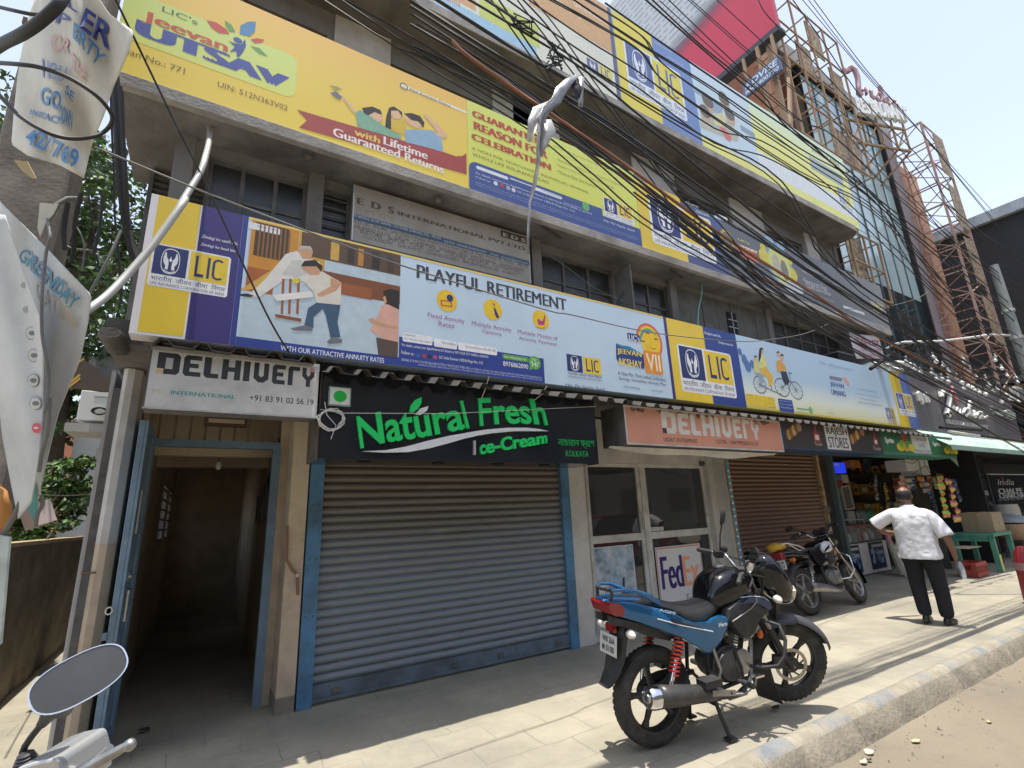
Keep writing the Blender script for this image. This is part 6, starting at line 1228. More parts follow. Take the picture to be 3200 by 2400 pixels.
# side panels and tail
for s in (-1,1):
 o=[(-.345,.945),(-.20,.925),(-.05,.885),(.10,.83),(.20,.775),(.29,.735),(.43,.715),(.47,.735),(.55,.745),(.60,.72),(.575,.655),(.50,.58),(.40,.525),(.345,.535),(.28,.585),(.16,.66),(-.02,.74),(-.16,.80),(-.30,.855),(-.355,.90)]
 R_=[]
 def dd(x):return .075+.075*min(1,max(0,(x+.36)/.36))
 for k,q in ((.97,-.028),(1,0),(.985,.012),(.90,.022)):
  cx,cz=.12,.76;R_.append([(cx+(x-cx)*k,s*(dd(x)+q),(.5*(z)+.5*z)*1+(cz-z)*(1-k)) for x,z in o])
 b2=BB(T1);b2.rings(R_,M_bluemet);sp=b2.build('side_panel',b1,smooth=50)
 b2=BB(T1);P=[(.08,.80),(.16,.768),(.30,.715),(.34,.70),(.24,.72),(.10,.772)];b2.rings([[(x,s*(dd(x)+q),z-.005) for x,z in P] for q in (.015,.0265)],M_bkpl);b2.build('trim',sp)
 b2=BB(T1);b2.tube([(-.03,s*(dd(-.03)+.024),.81),(.15,s*(dd(.15)+.025),.745),(.42,s*(dd(.42)+.025),.665)],.0035,mat('white_stripe',(.7,.72,.75),rough=.4,var=0),6);b2.build('stripe',sp,smooth=60)
 b2=BB(T1)
 def word(t,x0,x1,z0,z1,sl):
  vs,fs_,bx=glyphs(t,.03,0.,2,0.);sg_=-s
  b2.add([((x0 if sg_ > 0 else x1)+(x1-x0)*sg_*(v[0]-bx[0])/(bx[1]-bx[0]),s*(dd(.3)+.0275),z0+(z1-z0)*(v[1]-bx[2])/(bx[3]-bx[2])+sl*((v[0]-bx[0])/(bx[1]-bx[0]))) for v in vs],fs_,ink('dfe6ee'))
 word('Hero',.475,.555,.685,.713,0);
 vs,fs_,bx=glyphs('AGPF',.03,0.,2,.1);b2.add([(-.02+.14*(v[0]-bx[0])/(bx[1]-bx[0]),s*(dd(.03)+.0245),.857-.046*(v[0]-bx[0])/(bx[1]-bx[0])+.02*(v[1]-bx[2])/(bx[3]-bx[2])) for v in vs],fs_,ink('b9d2e2'));b2.keep=True
 b2.build('lettering',sp)
 b2=BB(T1);P=[(-.33,.85),(-.15,.79),(0,.73),(.14,.66),(.10,.64),(-.06,.69),(-.25,.78),(-.33,.80)];b2.rings([[(x,s*d,z) for x,z in P] for d in (.03,.105)],M_bkpl);b2.build('tail_underside',b1)
 # grab rail
 b2=BB(T1);b2.tube([(.03,s*.125,.885),(-.08,s*.15,.955),(-.17,s*.155,.995),(-.26,s*.13,1.01),(-.315,s*.09,1.005)],[.02,.019,.014,.012,.011],M_bluemet if s else M_bluemet,10);b2.tube([(-.315,s*.09,1.005),(-.325,s*.075,.93)],.011,M_bkpl,8);b2.build('grab_rail',b1,smooth=60)
b=BB(T1);b.tube([(-.315,-.09,1.005),(-.34,0,1.008),(-.315,.09,1.005)],.011,M_bkpl,8);b.build('rail_bridge',b1,smooth=60)
b=BB(T1);b.rings([sup(x,z,hw,h_,14,.6) for x,z,hw,h_ in ((-.36,.935,.05,.018),(-.30,.935,.08,.03),(-.1,.90,.10,.04),(.1,.84,.10,.05))],M_bluemet);b.build('tail_cowl',b1,smooth=50)
b=BB(T1);P=[(-.372,.925),(-.36,.94),(-.30,.93),(-.185,.85),(-.20,.838),(-.33,.855),(-.355,.87)];b.rings([[(x+.01*abs(d)/.1,d,z) for x,z in P] for d in (-.112,-.10,-.05,0,.05,.10,.112)],M_redl);b.build('tail_light',b1,smooth=40)
b=BB(T1);R_=[]      # mud flap and plate holder
for x,z,hw,th in ((-.20,.82,.07,.05),(-.245,.74,.075,.04),(-.265,.66,.08,.035),(-.285,.58,.085,.03),(-.315,.50,.075,.022),(-.365,.435,.06,.015),(-.385,.425,.055,.012)):R_.append([(x+th*u,hw*v_,z) for u,v_ in ((0,-1),(-.35,-.6),(-.45,0),(-.35,.6),(0,1),(1,1.02),(1.1,0),(1,-1.02))])
b.rings(R_,M_bkpl);b.build('mud_flap',b1,smooth=50)
b=BB(T1);b.box((-.30,-.045,.735),(-.275,.045,.785),M_redl);b.build('reflector',b1)
plate(b1,T1,(-.318,0,.665),(-1,0,.12),(0,0,1),.185,.125,[('WB 26A',(-.36,.40,.06,.36)),('M 0100',(-.36,.36,-.38,-.06))])
for s in (-1,1):
 b=BB(T1);b.tube([(-.22,.06*s,.745),(-.24,.12*s,.745)],.011,M_bkpl,8);b.rings([[(-.245+.028*k*cos(t)-.012*(w-.5),s*(.115+.09*w),.745+.024*k*sin(t)) for t in [2*pi*i/12 for i in range(12)]] for w,k in ((0,.5),(.2,.95),(.5,1.1),(.8,.8),(1,.25))],M_clear);b.build('indicator',b1,smooth=60)
# crash guard with a round amber reflector
b=BB(T1)
for s in (-1,1):b.tube([(.88,.06*s,.64),(.93,.17*s,.66),(.955,.26*s,.645),(.95,.30*s,.56),(.92,.30*s,.46),(.87,.28*s,.40),(.80,.22*s,.385),(.76,.1*s,.37)],.0125,M_bkpl,10);b.tube([(.64,.13*s,.50),(.655,.155*s,.40),(.67,.15*s,.28)],.011,M_bkpl,8)
b.build('crash_guard',b1,smooth=60)
b=BB(T1);b.lathe([(.03,0),(.03,.015),(.02,.022)],(.93,-.10,.555),(.2,-1,0),M_amber,18);b.build('side_reflector',b1,smooth=40)
b=BB(T1);b.add([(1.03,-.09,.20),(1.0,.09,.20),(1.05,.095,.055),(1.08,-.095,.055),(1.02,-.075,.32),(1.0,.075,.32)],[(0,1,2,3),(4,5,1,0)],M_bkpl);o=b.build('splash_flap',b1);md=o.modifiers.new('s','SOLIDIFY');md.thickness=.006
# steering: forks, fender, fairing, bars
b=BB(S1)
for s in (-1,1):b.tube([(.895,.085*s,.985),(1.115,.085*s,.545)],.0165,M_steel,12);b.tube([(1.095,.085*s,.585),(1.205,.085*s,.365),(1.262,.082*s,.29)],[.024,.026,.022],M_bkpl,12)
b.bar((.905,-.11,.955),(.905,.11,.955),.05,.025,M_bkpl);b.bar((.985,-.11,.80),(.985,.11,.80),.05,.025,M_bkpl);b.tube([(1.265,-.1,.30),(1.265,.1,.30)],.011,M_steel,10);b.build('fork',b1,smooth=60)
b=BB(S1);b.rings([[(1.16+.05*u,-.075+.02*v_,.335+.045*w) for u,w in ((-.8,-1),(.6,-1),(1,0),(.6,1),(-.8,1))] for v_ in (-1,1)],M_bkpl);b.build('brake_caliper',b1)
b=BB(S1);arc_fender(b,1.265,.30,.352,.155,18,128,mat('fender_grey',(.05,.05,.055),rough=.5,var=.1,dirt=(.12,.11,.095),dirt_amt=.3,dirt_scale=5),18,flare=lambda t:.55+.45*sin(pi*min(1,t*1.5+.12)) if t < .6 else 1)
for s in (-1,1):b.bar((1.20,.072*s,.60),(1.17,.085*s,.50),.05,.012,M_bkpl,up=(0,1,0))
b.build('front_fender',b1,smooth=50)
b=BB(S1);FR=[(1.0,.985,.10,.10),(1.06,.985,.135,.145),(1.12,.955,.145,.165),(1.18,.91,.135,.155),(1.24,.865,.11,.12),(1.285,.83,.075,.075),(1.305,.815,.03,.03)]
b.rings([sup(x,z,hw,h_,20,.72) for x,z,hw,h_ in FR],M_blkgl);fr_=b.build('headlamp_fairing',b1,smooth=55)
b=BB(S1);R_=[]
for x,z,hw in ((.985,1.135,.085),(1.05,1.13,.115),(1.12,1.085,.12),(1.19,1.02,.10),(1.245,.95,.065)):R_.append([(x,hw*sin(a)*1.0,z-.05+.05*cos(a)) for a in [radians(-100+200*i/10) for i in range(11)]])
b.rings(R_,M_blkgl,cap=False,closed=False);o=b.build('visor',fr_,smooth=60);md=o.modifiers.new('s','SOLIDIFY');md.thickness=.004
for s in (-1,1):
 b=BB(S1);P=[(1.06,1.00),(1.16,.985),(1.25,.90),(1.20,.89),(1.10,.93)];b.rings([[(x,s*(.118+d-.25*max(0,x-1.12)),z) for x,z in P] for d in (0,.018)],M_dkblue);b.build('fairing_panel',fr_)
 b=BB(S1);b.tube([(1.12,.12*s,.84),(1.11,.155*s,.84)],.010,M_bkpl,8);b.rings([[(1.10+.03*k*cos(t),s*(.15+.075*w),.845+.026*k*sin(t)) for t in [2*pi*i/12 for i in range(12)]] for w,k in ((0,.5),(.25,1),(.6,1),(.9,.6),(1,.2))],M_clear);b.build('indicator',b1,smooth=60)
b=BB(S1);b.rings([[(x+(.012 if abs(y) < .6 else 0),y*hw,z) for y,z in ((-1,zt_),(0,zt_+.015),(1,zt_),(.75,zb_),(0,zb_-.02),(-.75,zb_))] for x,hw,zt_,zb_ in ((1.262,.10,.87,.78),(1.292,.085,.865,.785),(1.318,.05,.85,.80))],mat('headlamp_glass',(.6,.55,.42),rough=.08,var=.05,spec=.7));b.build('headlamp',fr_,smooth=40)
b=BB(S1);b.lathe([(.06,0),(.062,.03),(.055,.04)],(1.01,-.035,1.02),(-1,0,.35),M_bkpl,20);b.lathe([(.052,.0405),(.052,.041)],(1.01,-.035,1.02),(-1,0,.35),mat('dial',(.3,.3,.3),rough=.15,var=.1),20);b.build('speedometer',b1,smooth=40)
b=BB(S1);b.rings([[(1.18+.02*u,.055*v_,.71+.05*w) for u,v_ in ((-1,-1),(1,-.5),(1,.5),(-1,1))] for w in (-1.8,1)],M_bkpl);b.build('chin_spoiler',b1)
HB=[(.73,-.355,1.035),(.80,-.25,1.05),(.875,-.16,1.055),(.905,-.07,1.0),(.91,0,.985),(.905,.07,1.0),(.875,.16,1.055),(.80,.25,1.05),(.73,.355,1.035)]
b=BB(S1);b.tube(HB,.0115,M_steel,10);b.build('handlebar',b1,smooth=60)
for s in (-1,1):
 b=BB(S1);b.tube([(.80,.245*s,1.05),(.735,.35*s,1.036),(.728,.362*s,1.034)],[.0175,.0185,.013],M_bkpl,12);b.build('grip',b1,smooth=60)
 b=BB(S1);b.box((.80,.19*s-.03,1.03),(.86,.19*s+.03,1.08),M_bkpl);b.tube([(.885,.19*s,1.045),(.87,.28*s,1.03),(.80,.375*s,1.012)],[.007,.007,.006],M_bkpl,7);b.lathe([(.028,0),(.028,.03)],(.90,.17*s,1.09) if s < 0 else (.875,.19*s,1.075),(0,0,1),M_chrome if s < 0 else M_bkpl,14);b.build('lever',b1,smooth=40)
mirror(b1,S1,[(.85,-.205,1.07),(.86,-.21,1.12),(.90,-.27,1.175)],(.875,-.275,1.20),(-.9,-.05,.12),.062,.044,radians(60))
mirror(b1,S1,[(.85,.205,1.07),(.855,.21,1.20),(.89,.255,1.275)],(.885,.26,1.33),(-.9,.5,.1),.040,.066,radians(10))
b=BB(S1)
for i,s in enumerate((-1,-1,1)):b.tube([(.85,.2*s,1.05),(.98+.03*i,.16*s,1.0),(1.02,.12*s,.85-.03*i),(.93,.09*s,.74)],.0055,M_bkpl,6)
b.tube([(.92,-.14,1.03),(.96,-.11,.93),(1.03,-.09,.80)],.007,M_steel,6);b.build('cable',b1,smooth=60)
# --- the far bike: dark body with a white and black tank, leaning on its side stand
Q2=(7.716,4.382,-.032,.212,1.066,.162,.002,.007);T2=xf(Q2);S2=T2 @ steerM(.162)
b2_=thing('motorcycle','dark motorcycle with a yellow bag on its tail leaning by the brown shutter','motorcycle',(Q2[0],Q2[1],0))
wheel(b2_,T2,0,.30,.30,.09,.002,M_grey_alloy,0,5,radians(70),drum=.02);wheel(b2_,S2,1.265,.30,.30,.075,.001,M_grey_alloy,0,5,radians(20),drum=.02)
b=BB(T2);b.tube([(.90,0,.84),(.62,0,.80),(.30,0,.72),(-.2,0,.76)],.02,M_bkpl,8);b.tube([(.92,0,.78),(.86,0,.55),(.80,0,.36)],.019,M_bkpl,8)
for s in (-1,1):b.tube([(.45,.1*s,.33),(.2,.1*s,.31),(-.02,.1*s,.30)],.017,M_bkpl,8);b.tube([(.55,.1*s,.72),(.42,.1*s,.55),(.42,.1*s,.30),(.8,.06*s,.27)],.014,M_bkpl,8)
b.build('frame',b2_,smooth=60);engine(b2_,T2,cast=mat('engine_silver',(.22,.22,.215),rough=.5,metal=.5,var=.2,dirt=(.08,.07,.06),dirt_amt=.4,dirt_scale=9))
for s in (-1,1):
 b=BB(T2);b.tube([(.13,.14*s,.68),(.09,.14*s,.53)],.026,M_bkpl,10);b.tube([(.09,.14*s,.53),(.035,.14*s,.39)],.017,M_chrome,10);o=b.build('shock_absorber',b2_,smooth=60);spring(b2_,T2,(.10,.14*s,.57),(.045,.14*s,.42),.026,7,M_steel,parent=o)
b=BB(T2);lathe_path(b,[((-.20,-.215,.348),.05),((-.18,-.215,.346),.062),((-.02,-.205,.325),.064),((.2,-.19,.29),.055),((.42,-.175,.25),.04),((.56,-.16,.225),.022),((.64,-.14,.24),.018)],M_steel,18);sl_=b.build('silencer',b2_,smooth=60)
b=BB(T2);b.lathe([(.0165,.0),(.05,.002),(.06,-.01)],(-.203,-.215,.349),(-1,0,.05),M_engine,20);b.build('end_cap',sl_,smooth=40)
b=BB(T2);b.rings([[(x,hw*y,z0+z) for y,z in ((-1,-.09),(-1,-.02),(-.8,0),(0,.008),(.8,0),(1,-.02),(1,-.09))] for x,z0,hw in ((-.2,.87,.09),(-.05,.87,.115),(.15,.855,.125),(.32,.835,.125),(.46,.84,.10),(.52,.845,.07))],M_seat);b.build('seat',b2_,smooth=60,sub=1)
b=BB(T2);b.rings([sup(x,z,hw,h_,18,.8) for x,z,hw,h_ in ((.46,.80,.07,.05),(.51,.815,.125,.09),(.60,.825,.155,.105),(.72,.83,.16,.115),(.82,.835,.14,.10),(.90,.84,.08,.06))],M_blkgl);tk=b.build('tank',b2_,smooth=60,sub=1)
for s in (-1,1):
 b=BB(T2);P=[(.53,.80),(.58,.875),(.68,.90),(.79,.885),(.82,.83),(.78,.76),(.66,.735),(.56,.745)];cx,cz=.68,.82;b.rings([[(cx+(x-cx)*k,s*d,cz+(z-cz)*k) for x,z in P] for d,k in ((.12,1),(.155,.97),(.166,.82),(.168,.4))],mat('tank_white',(.62,.63,.65),rough=.2,var=.05,coat=.5));o=b.build('tank_panel',tk,smooth=50)
 b=BB(T2);P=[(.55,.75),(.70,.80),(.72,.845),(.66,.815),(.60,.80),(.57,.775)];b.rings([[(x,s*d,z) for x,z in P] for d in (.15,.172)],M_blkgl);b.build('black_flash',tk)
 b=BB(T2);P=[(.22,.80),(.50,.78),(.53,.70),(.46,.60),(.33,.58),(.26,.66)];b.rings([[(x,s*d,z) for x,z in P] for d in (.10,.135,.145)],M_blkgl);b.build('side_panel',b2_,smooth=40)
 b=BB(T2);b.tube([(-.30,s*.09,.925),(-.20,s*.125,.93),(.02,s*.14,.88),(.12,s*.14,.83)],.011,M_chrome,8);b.tube([(-.2,s*.125,.93),(.0,s*.13,.82),(.06,s*.13,.82)],.009,M_chrome,8);b.build('grab_rail',b2_,smooth=60)
 b=BB(T2);b.tube([(-.25,.05*s,.71),(-.24,.12*s,.71)],.01,M_bkpl,8);b.rings([[(-.24+.032*k*cos(t),s*(.11+.075*w),.71+.026*k*sin(t)) for t in [2*pi*i/12 for i in range(12)]] for w,k in ((0,.5),(.15,1),(.85,1),(1,.5))],M_amber);b.build('indicator',b2_,smooth=50)
b=BB(T2);b.rings([sup(x,z,hw,h_,12,.6) for x,z,hw,h_ in ((-.30,.80,.07,.05),(-.1,.80,.10,.06),(.15,.76,.12,.07),(.25,.74,.12,.07))],M_blkgl);b.build('tail_cowl',b2_,smooth=50)
b=BB(T2);b.rings([[(x,hw*y,z) for y,z in ((-1,.73),(1,.73),(1,.83),(-1,.83))] for x,hw in ((-.345,.07),(-.33,.09),(-.28,.09))],M_redl);b.build('tail_light',b2_,bevel=.006)
b=BB(T2);arc_fender(b,0,.30,.36,.16,80,185,M_bkpl,14);b.build('rear_fender',b2_,smooth=50)
b=BB(T2);b.box((-.34,-.07,.52),(-.325,.07,.60),M_bkpl);b.box((-.345,-.05,.53),(-.341,.05,.56),M_redl);b.build('reflector',b2_)
plate(b2_,T2,(-.352,0,.665),(-1,0,.1),(0,0,1),.2,.12,[('WB 08',(-.18,.38,.06,.38)),('GB233',(-.3,.38,-.38,-.06))],mat('plate_white',(.55,.57,.53),rough=.5,var=.06))
b=BB(T2);b.tube([(.88,-.05,.66),(.86,-.22,.70),(.87,-.30,.64),(.86,-.30,.46),(.83,-.22,.37),(.78,-.08,.36)],.012,M_chrome,8);b.tube([(.88,.05,.66),(.86,.22,.70),(.87,.30,.64),(.86,.30,.46),(.83,.22,.37),(.78,.08,.36)],.012,M_chrome,8);b.build('crash_guard',b2_,smooth=60)
b=BB(T2);b.rings([[(.62+.075*cos(t)*k,-.15-.04*w,.64+.06*sin(t)*k) for t in [2*pi*i/14 for i in range(14)]] for w,k in ((0,1),(.7,1),(1,.8))],M_bkpl);b.build('air_box',b2_,smooth=50)
b=BB(T2);b.tube([(.40,.10,.27),(.44,.22,.02)],.011,M_bkpl,8);b.box((.42,.2,-.0),(.48,.26,.012),M_bkpl);b.build('side_stand',b2_)
for s in (-1,1):b=BB(T2);b.tube([(.60,.13*s,.30),(.60,.27*s,.30)],.016,M_bkpl,8);b.build('footpeg',b2_,smooth=50)
b=BB(S2)
for s in (-1,1):b.tube([(.895,.085*s,.98),(1.115,.085*s,.545)],.016,M_chrome,12);b.tube([(1.095,.085*s,.585),(1.262,.082*s,.29)],.024,M_steel,12)
b.bar((.905,-.11,.95),(.905,.11,.95),.05,.025,M_bkpl);b.bar((.985,-.11,.80),(.985,.11,.80),.05,.025,M_bkpl);b.tube([(1.265,-.1,.30),(1.265,.1,.30)],.011,M_steel,8);b.build('fork',b2_,smooth=60)
b=BB(S2);arc_fender(b,1.265,.30,.345,.145,-12,125,M_blkgl,18);b.build('front_fender',b2_,smooth=50)
b=BB(S2);b.rings([sup(x,z,hw,h_,16,.75) for x,z,hw,h_ in ((.98,.98,.09,.07),(1.02,.97,.125,.12),(1.10,.93,.125,.125),(1.16,.91,.10,.10),(1.19,.90,.06,.06))],M_blkgl);b.build('headlamp_fairing',b2_,smooth=55)
b=BB(S2);b.lathe([(.05,0),(.055,.05),(.05,.06)],(.97,-.05,1.03),(-.8,0,.5),M_bkpl,16);b.lathe([(.05,0),(.055,.05),(.05,.06)],(.97,.06,1.03),(-.8,0,.5),M_bkpl,16);b.build('speedometer',b2_,smooth=40)
b=BB(S2);b.tube([(.72,-.36,1.06),(.80,-.25,1.09),(.86,-.2,1.08),(.90,-.12,.99),(.91,0,.985),(.90,.12,.99),(.86,.2,1.08),(.80,.25,1.09),(.72,.36,1.06)],.012,M_chrome,10);b.build('handlebar',b2_,smooth=60)
for s in (-1,1):
 b=BB(S2);b.tube([(.80,.25*s,1.09),(.718,.365*s,1.058)],.018,M_bkpl,10);b.build('grip',b2_,smooth=60);b=BB(S2);b.box((.81,.2*s-.03,1.06),(.87,.2*s+.03,1.11),M_bkpl);b.tube([(.89,.2*s,1.08),(.80,.375*s,1.03)],.007,M_bkpl,6);b.build('lever',b2_)
mirror(b2_,S2,[(.85,-.215,1.1),(.85,-.23,1.2),(.80,-.29,1.27)],(.78,-.30,1.31),(-.9,0,.1),.055,.05,.2);mirror(b2_,S2,[(.85,.215,1.1),(.84,.25,1.17),(.80,.32,1.19)],(.78,.36,1.20),(-.9,.1,.3),.075,.04,.2)
o=thing('bag','yellow plastic bag tied on the tail rack of the dark far motorcycle','bag',T2 @ Vector((-.3,0,.88)))
b=BB(T2);rr=random.Random(3);b.rings([[(x+rr.uniform(-.012,.012),hw*cos(t)+rr.uniform(-.008,.008),.905+h_*sin(t)+rr.uniform(-.008,.008)) for t in [2*pi*i/12 for i in range(12)]] for x,hw,h_ in ((-.40,.05,.02),(-.37,.10,.05),(-.30,.115,.055),(-.22,.11,.05),(-.16,.06,.03))],mat('yellow_bag',(.52,.31,.03),rough=.45,var=.2,scale=12));b.build('wrapped_bag',o,smooth=60)
# ---------------------------------------------------------------- the walking man, seen from behind
PO=Vector((8.27,3.12,0));M_skin=mat('skin',(.20,.105,.065),rough=.5,var=.1,scale=20,sub=.05)
M_shirt=mat('white_shirt',(.70,.70,.73),rough=.85,var=.05,scale=3,bump=.5,bscale=7,stretch=(1,1,2.2));M_trs=mat('black_trousers',(.012,.012,.015),rough=.9,var=.2,scale=8,bump=.5,bscale=9)
M_hair=mat('hair',(.018,.016,.015),rough=.7,var=.3,scale=40);M_shoe=mat('black_shoe',(.012,.012,.012),rough=.35,var=.1)
pth=radians(8)      # walks along the pavement, away to the right
PF=Vector((cos(pth),sin(pth),0));PL=Vector((-sin(pth),cos(pth),0))
def pw(f,l,z):return PO+PF*f+PL*l+Vector((0,0,z))
def skin_chain(name,joints,parent,ma,sub=2):       # joints: name -> (pos, radius or (rx, ry), parent joint)
 ks=list(joints);vs=[joints[k][0] for k in ks];es=[(ks.index(joints[k][2]),ks.index(k)) for k in ks if joints[k][2]]
 me=bpy.data.meshes.new(name);me.from_pydata([tuple(v) for v in vs],es,[]);me.materials.append(ma)
 o=bpy.data.objects.new(name,me);COL.objects.link(o);bpy.context.view_layer.update()
 md=o.modifiers.new('skin','SKIN');md.use_smooth_shade=True
 sv=me.skin_vertices[0].data
 for i,k in enumerate(ks):
  r=joints[k][1];sv[i].radius=r if isinstance(r,tuple) else (r,r);sv[i].use_root=(i == 0)
 s2=o.modifiers.new('sub','SUBSURF');s2.levels=sub;s2.render_levels=sub
 if parent:o.parent=parent;o.matrix_parent_inverse=parent_inv(parent)
 return o
man=thing('person','balding man in a white shirt and black trousers walking away along the pavement','person',PO)
def ring(cz,cf,cl,rf,rl,n=20,e=.85,tw=0,wr=0,seed=0):
 out=[]
 for i in range(n):
  t=2*pi*i/n;q=1+wr*noise.noise(Vector((3*cos(t),3*sin(t),cz*9+seed)));f=rf*q*abs(cos(t))**e*(1 if cos(t) > 0 else -1);l=rl*q*abs(sin(t))**e*(1 if sin(t) > 0 else -1)
  out.append(pw(cf+f*cos(tw)-l*sin(tw),cl+l*cos(tw)+f*sin(tw),cz))
 return out
# body: one skin from the pelvis through neck and head, arms and legs inside the clothes
hd=(.045,.03)     # head offset forward and left
J={'pelvis':(pw(0,0,.93),(.13,.12),None),'belly':(pw(.02,0,1.08),(.15,.14),'pelvis'),'chest':(pw(0,0,1.27),(.15,.13),'belly'),'neck0':(pw(.0,.01,1.42),(.075,.075),'chest'),'neck':(pw(.02,.02,1.49),(.062,.062),'neck0'),'skull':(pw(.045,.03,1.565),(.076,.07),'neck'),'crown':(pw(.045,.032,1.64),(.086,.080),'skull'),'top':(pw(.04,.034,1.70),(.055,.05),'crown'),
 'shL':(pw(-.0,.19,1.38),.06,'chest'),'elL':(pw(.02,.42,1.24),.05,'shL'),'foL':(pw(.16,.40,1.12),.042,'elL'),'wrL':(pw(.30,.28,1.10),.031,'foL'),'paL':(pw(.37,.22,1.11),(.022,.036),'wrL'),
 'shR':(pw(0,-.19,1.37),.06,'chest'),'elR':(pw(-.04,-.325,1.10),.048,'shR'),'foR':(pw(.01,-.345,.97),.042,'elR'),'wrR':(pw(.07,-.345,.85),.031,'foR'),'paR':(pw(.09,-.345,.775),(.036,.022),'wrR'),
 'hiL':(pw(0,.10,.86),.10,'pelvis'),'knL':(pw(.06,.12,.50),.065,'hiL'),'cfL':(pw(.0,.10,.33),.058,'knL'),'anL':(pw(-.06,.07,.10),.036,'cfL'),
 'hiR':(pw(0,-.10,.86),.10,'pelvis'),'knR':(pw(.04,-.12,.49),.065,'hiR'),'cfR':(pw(.03,-.13,.32),.058,'knR'),'anR':(pw(.02,-.13,.09),.036,'cfR')}
skin_chain('body',J,man,M_skin)
for nm,base,d,sd,spread in (('hand',pw(.09,-.345,.775),Vector((.02,.0,-1)),PL*-1,PF),('hand',pw(.37,.22,1.11),PF*.8+PL*-.5,Vector((0,0,-1)),Vector((0,0,1)))):
 d=d.normalized();J2={'palm':(base,(.03,.016),None),'knuckle':(base+d*.045,(.034,.015),'palm')}
 for i,(off,ln) in enumerate(((-.028,.060),(-.009,.072),(.010,.068),(.028,.052))):
  o=spread*off;J2['a%d' % i]=(base+d*.055+o,.0095,'knuckle');J2['b%d' % i]=(base+d*(.055+ln*.5)+o*1.1+sd*-.012,.009,'a%d' % i);J2['c%d' % i]=(base+d*(.055+ln*.85)+o*1.1+sd*-.038,.0075,'b%d' % i)
 J2['t0']=(base+d*.012+spread*.034,.011,'palm');J2['t1']=(base+d*.04+spread*.052+sd*-.01,.0095,'t0');J2['t2']=(base+d*.062+spread*.056+sd*-.022,.008,'t1')
 skin_chain('hand',J2,man,M_skin,1)
mb=MB();C0=pw(.045,.032,1.625);mb.sphere(C0+Vector((0,0,-.005)),.1,M_skin,16,12,(1.02,.80,1.12));mb.sphere(C0+PF*.098+Vector((0,0,-.03)),.018,M_skin,8,6,(1,.8,1.3))
for s in (-1,1):mb.sphere(C0+PL*.083*s+PF*-.005+Vector((0,0,-.025)),.03,M_skin,10,8,(.55,.35,1));mb.sphere(C0+PF*.088+PL*.032*s+Vector((0,0,.005)),.012,mat('eye_white',(.6,.58,.55),rough=.3,var=0),8,6)
mb.bar(C0+PF*.093+PL*.025+Vector((0,0,-.065)),C0+PF*.093+PL*-.025+Vector((0,0,-.065)),.008,.008,mat('lip',(.2,.09,.07),rough=.5));mb.build('head',man,smooth=60)
mb=MB();vs=[];fs_=[];nu,nv=20,9        # hair ring round a bald crown
for i in range(nv+1):
 ph=radians(60+i*(122-60)/nv)
 for j in range(nu):
  a=radians(75+j*(210)/(nu-1));r=.108+.004*noise.noise(Vector((i*1.3,j*1.3,0)));v_=PF*(sin(ph)*cos(a)*r*1.02)+PL*(sin(ph)*sin(a)*r*.84)+Vector((0,0,cos(ph)*r*1.10));vs.append(C0+v_)
for i in range(nv):
 for j in range(nu-1):fs_.append((i*nu+j,i*nu+j+1,(i+1)*nu+j+1,(i+1)*nu+j))
mb.add(vs,fs_,M_hair);o=mb.build('hair',man,smooth=60);md=o.modifiers.new('s','SOLIDIFY');md.thickness=.008
# shirt: loose, hem hanging over the trousers; short sleeves
mb=MB();n=24
SR=[(.80,-.005,0,.185,.235,.05),(.84,0,0,.19,.24,.05),(.93,.0,0,.185,.225,.035),(1.02,.01,0,.19,.225,.03),(1.12,.01,0,.19,.225,.035),(1.22,.005,0,.18,.225,.03),(1.31,0,0,.165,.23,.025),(1.37,-.005,.0,.145,.225,.01),(1.415,-.005,.005,.11,.175,0),(1.445,0,.01,.085,.11,0),(1.47,.005,.015,.074,.078,0),(1.495,.012,.02,.07,.072,0)]
mb.rings([ring(z,f,l,rf,rl,n,.9,0,w,4) for z,f,l,rf,rl,w in SR],M_shirt,cap=False)
sh=mb.build('shirt',man,smooth=70,sub=2);md=sh.modifiers.new('s','SOLIDIFY');md.thickness=.006
tx=bpy.data.textures.new('folds','CLOUDS');tx.noise_scale=.11;tx.noise_depth=2
md=sh.modifiers.new('d','DISPLACE');md.texture=tx;md.strength=.03;md.mid_level=.5
def sleeve(P,rs,name='sleeve'):
 mb=MB();mb.tube(P,rs,M_shirt,16,cap=False);o=mb.build(name,man,smooth=70,sub=1);m1=o.modifiers.new('s','SOLIDIFY');m1.thickness=.005;m1=o.modifiers.new('d','DISPLACE');m1.texture=tx;m1.strength=.02
sleeve([pw(0,.11,1.38),pw(0,.19,1.375),pw(.01,.29,1.325),pw(.02,.40,1.26),pw(.025,.435,1.235)],[.075,.088,.085,.09,.092])
sleeve([pw(0,-.11,1.375),pw(0,-.19,1.36),pw(-.02,-.255,1.25),pw(-.035,-.315,1.13),pw(-.04,-.33,1.085)],[.075,.088,.085,.088,.09])
mb=MB()
for s,K in ((1,[(.0,.085,.90,.115,.13),(.02,.10,.78,.105,.115),(.05,.11,.62,.095,.10),(.055,.115,.50,.088,.092),(.02,.105,.34,.082,.085),(-.03,.085,.20,.078,.08),(-.055,.075,.075,.08,.08)]),(-1,[(0,-.085,.90,.115,.13),(.02,-.10,.78,.105,.115),(.04,-.115,.62,.095,.10),(.045,-.12,.50,.088,.092),(.035,-.13,.34,.082,.085),(.02,-.13,.20,.08,.08),(.015,-.13,.055,.084,.082)])):
 mb.rings([ring(z,f,l,rf,rl,14,.95,0,.05,9*s) for f,l,z,rf,rl in K][::-1],M_trs)
